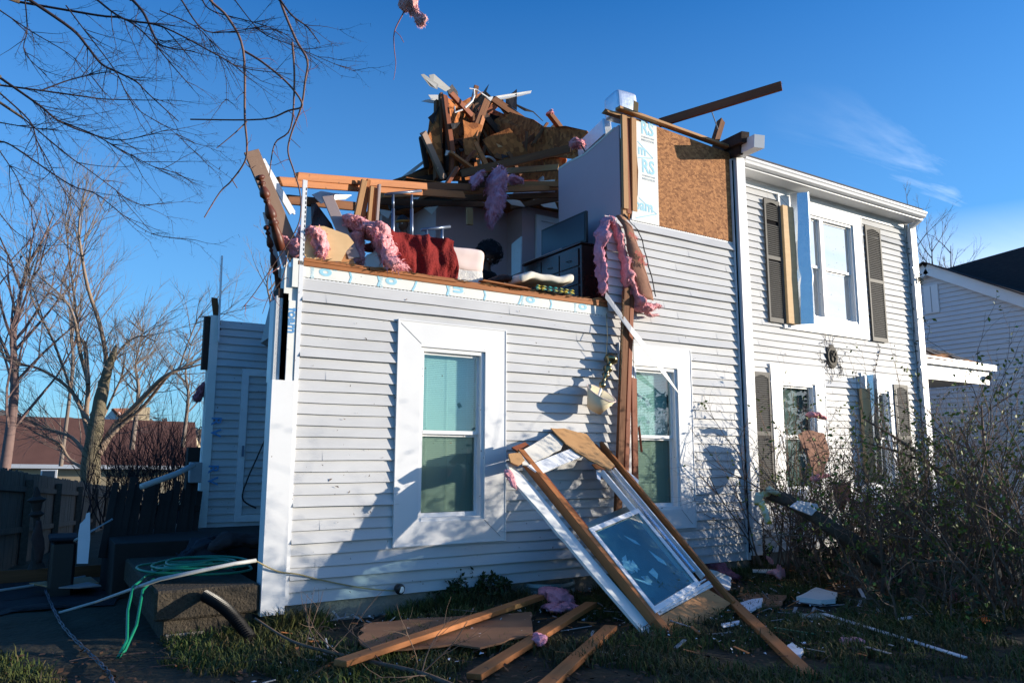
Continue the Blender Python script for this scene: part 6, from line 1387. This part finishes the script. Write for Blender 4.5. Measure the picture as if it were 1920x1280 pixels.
o = panel('hanging_kraft_sheet', ragged_poly([PY(1562, 905, -1.1), PY(1594, 902, -1.1), PY(1598, 925, -1.1), PY(1580, 960, -1.1), PY(1568, 950, -1.1)], .03, 4, 5), .01, 'kraft'); tag(o, 'darker kraft paper piece caught low in the shrubs', 'paper')
for q, w_, lb, sd in (([PY(1516, 778, -.75), PY(1530, 776, -.75), PY(1548, 786, -.75)], .07, 'lilac pink wool snagged at the top of the first shrub', 91), ([PY(1524, 900, -.85), PY(1536, 893, -.85), PY(1552, 890, -.85)], .07, 'rosy wool caught at the foot of the upright paper sheet', 92),
                  ([PY(1590, 935, -1.2), PY(1600, 940, -1.2), PY(1606, 948, -1.2)], .06, 'red pink wool caught on the darker kraft paper', 93), ([PY(1438, 1042, -.5), PY(1444, 1050, -.5), PY(1448, 1056, -.5)], .05, 'small pink wool low by the corner post', 94), ([PY(1896, 870, -2.2), PY(1908, 874, -2.2), PY(1918, 878, -2.2)], .05, 'pink wool caught in the shrub at the right edge', 95)):
    fluff('snagged_insulation', q, [w_*.8, w_, w_*.6], 'pink', seed=sd, label=lb, fibres=70)
# ================================================================== SHRUBS
def leafmesh(pts, r, size=.035):
    mb = MB()
    for p, _ in pts:
        s_ = size*(.6+.8*r.random()); d = V((r.gauss(0, 1), r.gauss(0, 1), r.gauss(0, 1)+.3)).normalized(); u = d.cross(V((r.gauss(0, 1), r.gauss(0, 1), r.gauss(0, 1)))).normalized()
        mb.add([p, p+d*s_*.5+u*s_*.3, p+d*s_*1.1, p+d*s_*.5-u*s_*.3+d.cross(u)*s_*.1], [(0, 1, 2, 3)])
    return mb
def shrub(name, base, w_, d_, h_, n, seed, label, lp=.12, lean=(0, 0), lmat='leaf_green', smat='stem', lsize=.045, group='leggy shrubs along the right wing', fan=.35):
    r = random.Random(seed); t = thing(name, label, 'shrub', tuple(base), group); mb = MB(); lv = []
    for i in range(n):
        bx, by = r.gauss(0, w_*.28), r.gauss(0, d_*.28); p = V((base.x+bx, base.y+by, gz(base.x+bx, base.y+by)-.05)); kk = r.random()
        dd = V((bx*fan/w_*3+lean[0]+r.gauss(0, .16), by*fan+lean[1]+r.gauss(0, .16), 1)).normalized(); L = h_*(.5+.55*kk)
        twig(mb, p, dd, L, .011+.008*r.random(), r, 3, .30, .0, 3, 4, .8, 0, lv, lp)
    mb.build('stems', smat, t); leafmesh(lv, r, lsize).build('leaves', lmat, t); return t
shrub('tall_shrub', PZ(1490, 1075, 0), 1.0, .7, 1.95, 32, 101, 'leggy shrub nearest the corner post with paper caught in it', 0.15)
shrub('tall_shrub', PZ(1560, 1085, 0), 1.1, .7, 1.75, 32, 102, 'leggy shrub second from the corner post, behind the leaning log', 0.18)
shrub('tall_shrub', PZ(1650, 1110, 0), 1.1, .8, 1.45, 28, 103, 'lower shrub behind the foot of the leaning log', 0.24)
shrub('tall_shrub', PZ(1740, 1120, 0), 1.2, .9, 1.7, 37, 104, 'leafy shrub in front of the right hand corner of the house', 0.30)
shrub('tall_shrub', PZ(1830, 1130, 0), 1.2, .9, 2.0, 41, 105, 'tallest leafy shrub in front of the neighbouring white wall', 0.39, lean=(.0, 0))
shrub('tall_shrub', PZ(1915, 1150, 0), 1.1, .9, 2.1, 37, 106, 'shrub cut by the right edge of the picture', 0.36)
shrub('low_shrub', PZ(1590, 1092, 0), 1.6, .6, .55, 34, 109, 'low leafy growth under the leaning log', .30, lmat='leaf_dark')
shrub('low_shrub', PZ(1790, 1150, 0), 1.8, .8, .55, 34, 110, 'low dark growth at the foot of the right hand shrubs', .30, lmat='leaf_dark')
shrub('ivy_clump', PZ(1408, 1062, 0), .3, .2, .45, 22, 111, 'dark ivy clump climbing the foot of the corner post', .7, lmat='leaf_dark', group=None)
shrub('small_plant', PZ(905, 1136, 0), .35, .2, .32, 16, 112, 'small dark leafy plant growing beside the window well', .8, lmat='leaf_dark', group=None)
# thick slanting limbs of the right shrub
mb = MB(); r = random.Random(41)
for a, b, c in (((1620, 785, -1.6), (1720, 850, -2.0), (1860, 985, -2.6)), ((1612, 826, -1.7), (1760, 880, -2.1), (1900, 1010, -2.7)), ((1725, 815, -2.0), (1810, 880, -2.4), (1900, 960, -2.9)), ((1840, 760, -2.4), (1850, 880, -2.7), (1880, 1050, -3.0)), ((1800, 800, -2.4), (1835, 900, -2.7), (1890, 1100, -3.1))):
    P_ = curve([PY(*a), PY(*b), PY(*c)], 7); mb.tube(P_, [.012+.018*i/len(P_) for i in range(len(P_))], 6)
    for i in range(12): twig(mb, P_[r.randrange(0, len(P_))], V((r.gauss(0, .5), r.gauss(0, .5), .9)), .3+.4*r.random(), .007, r, 2, .3, kids=3)
tag(mb.build('bent_limbs', 'stem'), 'bundle of thick bent limbs slanting left out of the right hand shrub', 'branches')
# rounded clipped bush
bc = PY(1690, 950, -.8); r = random.Random(55); cb_ = thing('clipped_bush', 'rounded dense dark bush below the last window of the right wing', 'bush', (bc.x, bc.y, 0))
mb = MB(); mb2 = MB()
for i in range(9000):
    u = V((r.gauss(0, 1), r.gauss(0, 1), abs(r.gauss(0, 1)))).normalized(); k = (r.random()**.35)*(1+.12*fnoise(u, 3, 2)); p = V((bc.x, bc.y+.2, .1))+V((u.x*1.0*k, u.y*.65*k, u.z*1.18*k)); s_ = .03+.02*r.random()
    d = V((r.gauss(0, 1), r.gauss(0, 1), r.gauss(0, 1))).normalized(); e_ = d.cross(u).normalized() if d.cross(u).length > .01 else V((1, 0, 0)); (mb if r.random() < .6 else mb2).add([p, p+d*s_*.5+e_*s_*.35, p+d*s_, p+d*s_*.5-e_*s_*.35], [(0, 1, 2, 3)])
mb.build('foliage', 'leaf_dark', cb_); mb2.build('dead_foliage', 'leaf_brown', cb_)
# vines stuck on the wall
mb = MB(); r = random.Random(66); lv = []
for i in range(22):
    a = r.random()*2*PI; p = pc+V((math.cos(a)*.15, -.0, math.sin(a)*.19)); p.y = YR-.03; q = [p]; d = V((math.cos(a), 0, math.sin(a)))
    for k in range(7): d = (d+V((r.gauss(0, .45), 0, r.gauss(0, .45)))).normalized(); q.append(q[-1]+d*.05); q[-1].y = YR-.028-.006*r.random()
    mb.tube(q, .0035, 3, cap=False); lv += [(x, 0) for x in q if r.random() < .10]
vn = thing('dead_vine', 'dried vine tendrils radiating around the round plaque on the siding', 'vine', tuple(pc)); mb.build('tendrils', 'twig_dark', vn); leafmesh(lv, r, .03).build('leaves', 'leaf_dark', vn)
mb = MB(); lv = []; q = [PY(1645+4*math.sin(k*.8), 640+k*9, YR-.03) for k in range(8)]; mb.tube(q, .004, 3); lv = [(x, 0) for x in q for _ in range(3)]
vn = thing('dead_vine', 'short dried vine hanging on the siding above the last ground floor window', 'vine', tuple(q[-1])); mb.build('tendrils', 'twig_dark', vn); leafmesh(lv, r, .04).build('leaves', 'leaf_brown', vn)
mb = MB(); lv = []
q = [V((XR-.12+.03*math.sin(k*1.1), YR-.05, .4+k*.16)) for k in range(35)]; mb.tube(q, .005, 3)
lv = [(x+V((r.gauss(0, .03), -.02, r.gauss(0, .05))), 0) for x in q for _ in range(3)]; lv += [(V((XR+.02+r.gauss(0, .04), YR-.17, 5.02+r.gauss(0, .06))), 0) for _ in range(70)]+[(V((XR+.03+r.gauss(0, .04), YR-.17, 4.2+r.gauss(0, .03))), 0) for _ in range(25)]
vn = thing('climbing_vine', 'vine climbing beside the downspout at the right hand corner', 'vine', (XR, YR, 0)); mb.build('tendrils', 'twig_dark', vn); leafmesh(lv, r, .04).build('leaves', 'leaf_dark', vn)
mb = MB(); r = random.Random(77)
for i in range(620):     # bits of leaf stuck on the siding
    if r.random() < .62: x = 2.3+6.3*r.random(); z = .25+3.1*r.random(); y = -.031
    else: x = 8.9+4.9*r.random(); z = 3.0+2.8*r.random(); y = YR-.031
    s_ = .004+.010*r.random()**2; a = r.random()*6; l = s_*(1+3*r.random())
    mb.add([(x, y, z), (x+l*math.cos(a), y-.003, z+l*math.sin(a)), (x+l*math.cos(a+.4)*.7, y-.006, z+l*math.sin(a+.4)*.7)], [(0, 1, 2)])
o = mb.build('stuck_leaf_bits', 'leaf_brown', frame=Matrix.Identity(4)); tag(o, 'shredded leaf bits plastered on the siding', 'debris', kind='stuff')
# ================================================================== TREES
def traced(mb, pts, r0, r1, r, tw=.0, tl=.5, dist=None, depth=2, kids=3, n=6, grav=0., thorn=0., tr=None, spread=.7):
    P_ = curve(pts, 5); m_ = len(P_)
    mb[0].tube(P_, [r0+(r1-r0)*i/(m_-1) for i in range(m_)], n, cap=False)
    for i in range(int(tw)):
        j = r.randrange(int(m_*.15), m_-1); d = (P_[j+1]-P_[j]).normalized(); ax = V((r.gauss(0, 1), r.gauss(0, 1), r.gauss(0, 1))).normalized()
        twig(mb[1], P_[j], rot(d, ax, .4+.6*r.random()), tl*(.4+.8*r.random()), tr or max(r1, .25*r0), r, depth, .22, grav, kids, 4, spread, thorn)
    if thorn:
        for i in range(m_*3):
            j = r.randrange(m_-1); d = (P_[j+1]-P_[j]).normalized(); ax = d.cross(V((r.gauss(0, 1), r.gauss(0, 1), r.gauss(0, 1)))).normalized(); mb[0].add([P_[j]-d*.0015, P_[j]+d*.0015, P_[j]+ax*(.02+.03*r.random())], [(0, 1, 2)])
# overhanging thorn tree: trunk stands left of the frame
r = random.Random(201); D0 = 5.2
tt = thing('thorny_tree', 'bare thorny tree reaching over the upper left of the picture', 'tree', (-3.9, -3.2, 0)); mbt = [MB(), MB()]
LIM = [([(55, 0), (135, 55), (164, 88), (190, 120), (219, 135), (255, 153), (277, 175), (335, 228)], .020, .004, 20), ([(36, 4), (182, 29), (233, 36), (277, 69), (324, 124), (361, 166)], .016, .004, 18),
       ([(248, 0), (270, 26), (292, 73), (310, 88), (365, 97)], .018, .004, 14), ([(182, 0), (233, 36), (306, 51), (412, 106), (456, 128), (547, 139)], .013, .003, 22), ([(0, 146), (73, 197), (109, 226), (160, 248), (226, 263), (316, 243)], .018, .003, 24),
       ([(0, 160), (77, 170), (164, 182), (197, 186), (270, 188), (321, 188)], .012, .003, 10), ([(77, 170), (131, 150), (183, 138), (208, 135)], .008, .004, 6), ([(0, 175), (55, 226), (69, 263), (91, 303), (109, 339), (139, 386)], .010, .003, 12),
       ([(0, 266), (22, 273), (98, 325), (139, 350), (182, 365), (233, 405), (284, 438), (335, 448)], .012, .002, 14), ([(109, 226), (175, 252), (233, 284), (292, 314), (346, 326)], .010, .002, 14), ([(44, 222), (128, 292), (164, 317), (211, 352), (248, 379), (281, 386)], .008, .002, 10),
       ([(0, 284), (30, 330), (44, 365)], .007, .003, 6), ([(0, 401), (29, 434), (73, 460), (120, 480)], .007, .002, 3), ([(47, 0), (51, 55), (46, 98), (88, 142)], .008, .003, 8), ([(124, 11), (157, 55), (215, 131), (237, 175), (262, 208), (321, 244), (365, 284), (434, 335)], .008, .0015, 12),
       ([(379, 0), (401, 22), (492, 47), (547, 73), (600, 130)], .009, .002, 12), ([(440, 0), (490, 60), (547, 85), (627, 120), (667, 135)], .008, .0015, 10), ([(525, 0), (547, 29), (576, 51), (600, 82)], .012, .004, 5), ([(340, 0), (380, 55), (430, 60), (500, 48)], .009, .003, 12), ([(300, 20), (380, 60), (420, 130), (425, 195)], .008, .002, 10), ([(0, 20), (60, 60), (140, 110), (200, 180)], .009, .002, 12), ([(0, 230), (60, 240), (110, 245)], .007, .002, 8)]
for k, (pl, a_, b_, tw) in enumerate(LIM):
    D = D0+.5*math.sin(k*1.7)+.3; traced(mbt, [PD(x, y, D+.10*math.sin(j*.9+k)) for j, (x, y) in enumerate(pl)], a_*.62, b_*.75, r, tw*1.0, .38, depth=2, kids=2, thorn=.8, tr=.0030)
# the limbs gather off-frame at a real trunk
TK = V((-3.9, -3.2, 0)); mbk = MB(); mbk.tube(curve([TK-V((0, 0, .2)), TK+V((.05, 0, 1.5)), TK+V((.2, .1, 3.2)), TK+V((.3, .2, 4.6)), TK+V((.5, .3, 6.2))]), [.20-.006*i for i in range(21)], 12)
for k, (pl, a_, b_, tw) in enumerate(LIM):
    if pl[0][0] < 60 or pl[0][1] < 5:
        D = D0+.5*math.sin(k*1.7)+.3; e_ = PD(pl[0][0], pl[0][1], D+.10*math.sin(k)); s_ = TK+V((.3, .2, 3.2+(k % 7)*.4)); mid = s_.lerp(e_, .5)+V((0, 0, .35))
        if pl[0][1] < 5 and pl[0][0] > 40: mid = s_.lerp(e_, .6)+V((0, -.1, 1.1))
        mbk.tube(curve([s_, mid, e_]), [max(a_*2.2, .02)-(max(a_*2.2, .02)-a_)*i/10 for i in range(11)], 6, cap=False)
mbk.build('trunk', 'bark', tt, smooth=True); mbt[0].build('limbs', 'twig_dark', tt, smooth=True); mbt[1].build('twigs', 'twig_dark', tt)
# hanging vines
r = random.Random(202); vt = thing('hanging_vines', 'long reddish vines dangling from the thorny tree towards the torn corner', 'vine', tuple(PD(456, 578, 5.6))); 
for k, (pl, a_, b_, tw) in enumerate([([(394, -30), (394, 0), (427, 33), (456, 95), (459, 219), (463, 270), (459, 303), (434, 339), (412, 361), (383, 408)], .011, .004, 6), ([(525, -30), (525, 0), (554, 73), (576, 113), (572, 153), (565, 200), (547, 248), (540, 284), (551, 321), (563, 365), (561, 416), (537, 461), (515, 493), (479, 547), (454, 578)], .010, .003, 8),
       ([(456, 95), (492, 117), (540, 157), (567, 197), (540, 208), (490, 224), (357, 224)], .009, .006, 4), ([(463, 228), (440, 250), (406, 278)], .006, .003, 0), ([(548, 80), (552, 150), (545, 240), (515, 270), (505, 330)], .008, .004, 4), ([(540, 470), (530, 520), (505, 555), (492, 588)], .004, .002, 2), ([(459, 303), (470, 315), (480, 310)], .004, .002, 0), ([(434, 335), (445, 353)], .004, .003, 0), ([(545, 260), (563, 277)], .003, .002, 0)]):
    mbv = [MB(), MB()]; traced(mbv, [PD(x, y, 5.5+.06*math.sin(j+k)) for j, (x, y) in enumerate(pl)], a_, b_, r, 0, .16, depth=1, kids=2, thorn=0, tr=.003)
    vs_ = mbv[0].build('vine_stem', 'vine', vt, smooth=True)
    cp_ = curve([PD(x, y, 5.5+.06*math.sin(j+k)) for j, (x, y) in enumerate(pl)], 5)
    for i in range(tw):
        j = r.randrange(3, len(cp_)-1); m1 = MB(); twig(m1, cp_[j], V((r.gauss(0, 1), r.gauss(0, 1), r.gauss(-.3, 1))), .12+.12*r.random(), .003, r, 0, .5, 0, 0, 4); m1.build('side_shoot', 'twig_pink', vs_)
# twig with pink wool from above
hb = MB(); P_ = [PD(758, -60, 4.6), PD(758, 0, 4.6), PD(758, 20, 4.6), PD(740, 58, 4.6), PD(739, 90, 4.6), PD(742, 120, 4.6), PD(738, 150, 4.6)]
hb.tube(curve(P_), [.006-.0045*i/30 for i in range(31)], 5); hb.tube([PD(740, 58, 4.6), PD(750, 67, 4.6), PD(757, 80, 4.6)], .002, 4)
hb.tube(curve([PD(768, 12, 4.55), PD(780, 18, 4.5), PD(792, 25, 4.5), PD(796, 32, 4.5)]), .002, 4)
hb.tube(curve([PD(758, -60, 4.6), PD(700, -160, 4.7), PD(560, -190, 5.0), PD(394, -120, 5.2), PD(300, -60, 5.4), V((-3.0, -2.8, 5.2))]), [.006+.016*i/25 for i in range(26)], 6)
tag(hb.build('dangling_twig', 'twig_pink'), 'thin twig dangling into the sky at the top centre with pink wool on it', 'twig')
fluff('snagged_insulation', [PD(766, -20, 4.55), PD(768, 5, 4.55), PD(776, 20, 4.55), PD(788, 35, 4.55), PD(795, 46, 4.55)], [.05, .06, .045, .04, .035], 'pink_pale', seed=99, label='pink wool dangling from the twig at the top centre of the sky', fibres=160)
# broken yard tree
r = random.Random(301); DT = 27.
bt = thing('broken_tree', 'bare mossy tree with a snapped top behind the board fence', 'tree', tuple(PD(168, 905, DT)))
mt_ = MB(); mt_.tube(curve([PD(170, 1000, DT), PD(169, 900, DT), PD(172, 850, DT), PD(180, 800, DT), PD(187, 755, DT), PD(200, 700, DT), PD(212, 665, DT), PD(219, 645, DT)]), [1.7*q for q in [.21, .21, .21, .21, .20, .19, .19, .18, .18, .18, .17, .17, .165, .16, .155, .15, .15, .14, .135, .13, .13, .12, .12, .11, .10, .10, .09, .085, .075, .065, .06, .055, .05, .04, .03, .015]], 12)
mt_.v = [v+V((fnoise(v, 5, 3), fnoise(v, 5, 6), fnoise(v, 5, 9)))*.04 for v in mt_.v]; mt_.build('trunk', 'bark_moss', bt, smooth=True)
mbb = [MB(), MB()]
for pl, a_, b_, tw in [([(185, 850), (215, 800), (250, 765), (285, 728), (310, 705), (345, 688), (390, 665)], .085, .02, 26), ([(190, 835), (230, 795), (270, 760), (320, 700), (350, 690), (388, 680)], .05, .015, 18), ([(172, 850), (162, 780), (165, 720), (150, 660), (140, 600), (120, 560), (75, 520)], .06, .012, 30),
                       ([(182, 770), (200, 700), (190, 620), (165, 540), (152, 470), (148, 420), (158, 365)], .06, .01, 40), ([(168, 830), (150, 760), (120, 720), (70, 690), (20, 680), (0, 655)], .05, .012, 24), ([(165, 860), (135, 820), (80, 800), (20, 770)], .05, .012, 18), ([(165, 720), (160, 650), (155, 640), (148, 632)], .05, .03, 6),
                       ([(205, 690), (230, 650), (262, 630), (292, 640)], .03, .01, 14), ([(175, 800), (140, 745), (100, 640), (60, 560), (55, 500)], .04, .008, 34), ([(160, 880), (130, 860), (110, 830), (60, 810)], .04, .01, 14), ([(335, 695), (350, 650), (370, 600), (378, 590)], .02, .006, 10), ([(190, 790), (215, 735), (230, 700), (235, 660)], .03, .008, 14), ([(150, 650), (140, 560), (128, 470), (122, 400)], .03, .006, 30)]:
    traced(mbb, [PD(x, y, DT+.5*math.sin(j*1.1)) for j, (x, y) in enumerate(pl)], a_*1.7, b_*1.7, r, tw*.9, 2.2, depth=2, kids=4, n=7, tr=.017, grav=.03)
mbb[0].build('limbs', 'bark_pale', bt, smooth=True); mbb[1].build('twigs', 'bark_far', bt)
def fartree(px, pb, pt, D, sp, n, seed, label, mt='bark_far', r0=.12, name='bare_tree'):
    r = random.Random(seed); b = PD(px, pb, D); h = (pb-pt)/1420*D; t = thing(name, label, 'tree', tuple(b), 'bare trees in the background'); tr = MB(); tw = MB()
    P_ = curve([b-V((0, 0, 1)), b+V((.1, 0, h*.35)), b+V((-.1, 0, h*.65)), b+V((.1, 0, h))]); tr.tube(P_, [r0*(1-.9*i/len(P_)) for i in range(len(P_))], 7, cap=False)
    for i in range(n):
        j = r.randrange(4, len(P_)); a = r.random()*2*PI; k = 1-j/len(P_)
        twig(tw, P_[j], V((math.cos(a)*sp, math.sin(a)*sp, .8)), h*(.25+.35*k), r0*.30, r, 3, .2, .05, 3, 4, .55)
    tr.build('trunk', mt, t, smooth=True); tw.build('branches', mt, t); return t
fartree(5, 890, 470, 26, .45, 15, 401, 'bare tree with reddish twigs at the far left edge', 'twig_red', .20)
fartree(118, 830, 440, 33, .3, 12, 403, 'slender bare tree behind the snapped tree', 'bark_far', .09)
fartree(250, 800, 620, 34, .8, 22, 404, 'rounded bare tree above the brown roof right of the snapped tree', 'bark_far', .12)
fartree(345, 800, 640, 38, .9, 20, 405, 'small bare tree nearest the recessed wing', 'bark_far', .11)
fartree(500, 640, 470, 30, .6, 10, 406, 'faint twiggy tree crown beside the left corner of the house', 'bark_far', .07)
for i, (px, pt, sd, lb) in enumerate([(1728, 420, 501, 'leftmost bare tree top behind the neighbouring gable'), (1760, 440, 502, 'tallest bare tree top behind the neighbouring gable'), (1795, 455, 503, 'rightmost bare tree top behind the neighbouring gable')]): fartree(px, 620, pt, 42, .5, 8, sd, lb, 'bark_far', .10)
# dark brush by the fence
for i, (px, py, h_, sd, lb) in enumerate([(225, 960, 1.5, 601, 'dark leafless bush against the end of the board fence'), (290, 950, 1.9, 602, 'denser dark leafless bush beside the thick post'), (330, 950, 1.6, 603, 'dark leafless bush directly left of the recessed wing')]):
    b = PD(px, py, 14.5); r = random.Random(sd); t = thing('leafless_bush', lb, 'bush', tuple(b), 'leafless bushes by the fence'); mb = MB()
    for k in range(30):
        p = b+V((r.gauss(0, .35), r.gauss(0, .3), -.3)); twig(mb, p, V((r.gauss(0, .25), r.gauss(0, .25), 1)), h_*(.6+.4*r.random()), .014, r, 2, .2, 0, 4, 4, .5)
    mb.build('stems', 'twig_dark', t)
# distant tree belts closing the horizon
def belt(name, x0, y0, x1, y1, h, n, seed, mt, label, lump=.35, size=.5, zb=-2., clump=0.):
    r = random.Random(seed); mb = MB()
    for i in range(n):
        t = r.random(); x = x0+(x1-x0)*t; y = y0+(y1-y0)*t; hh = h*(1+lump*noise.noise(V((t*14, seed, 0)))+.2*noise.noise(V((t*45, seed, 4)))); z = zb+(hh-zb)*r.random()**.8
        if clump and noise.noise(V((t*clump, z*.45, seed)))+.5*noise.noise(V((t*clump*3, z*1.2, seed+3))) < -.05+.10*(z/h): continue
        s_ = size*(.5+r.random()); p = V((x+r.gauss(0, 1.0), y+r.gauss(0, 1.0), z)); d = V((r.gauss(0, 1), r.gauss(0, 1), r.gauss(0, 1))).normalized(); e_ = d.cross(V((r.gauss(0, 1), r.gauss(0, 1), r.gauss(0, 1)))).normalized()
        mb.add([p-d*s_*.5, p+e_*s_*.4, p+d*s_*.5, p-e_*s_*.4], [(0, 1, 2, 3)])
    o = mb.build(name, mt, frame=Matrix.Identity(4)); tag(o, label, 'woods', kind='stuff'); return o
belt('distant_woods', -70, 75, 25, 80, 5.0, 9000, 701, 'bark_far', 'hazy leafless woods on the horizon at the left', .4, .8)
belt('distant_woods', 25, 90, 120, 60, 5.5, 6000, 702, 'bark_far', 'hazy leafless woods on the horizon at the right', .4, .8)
# tree row across the street (out of view, to the south-east) that shades the lawn
sh0 = V((3, 0, 0))+V((sdir.x, sdir.y, 0)).normalized()*34; pr = V((-sdir.y, sdir.x, 0)).normalized()
a, b = sh0-pr*17, sh0+pr*30
belt('hedgerow', a.x, a.y, b.x, b.y, 5.35, 12000, 801, 'evergreen', 'evergreen hedgerow across the street behind the viewer', .16, .42, -.5, 16)
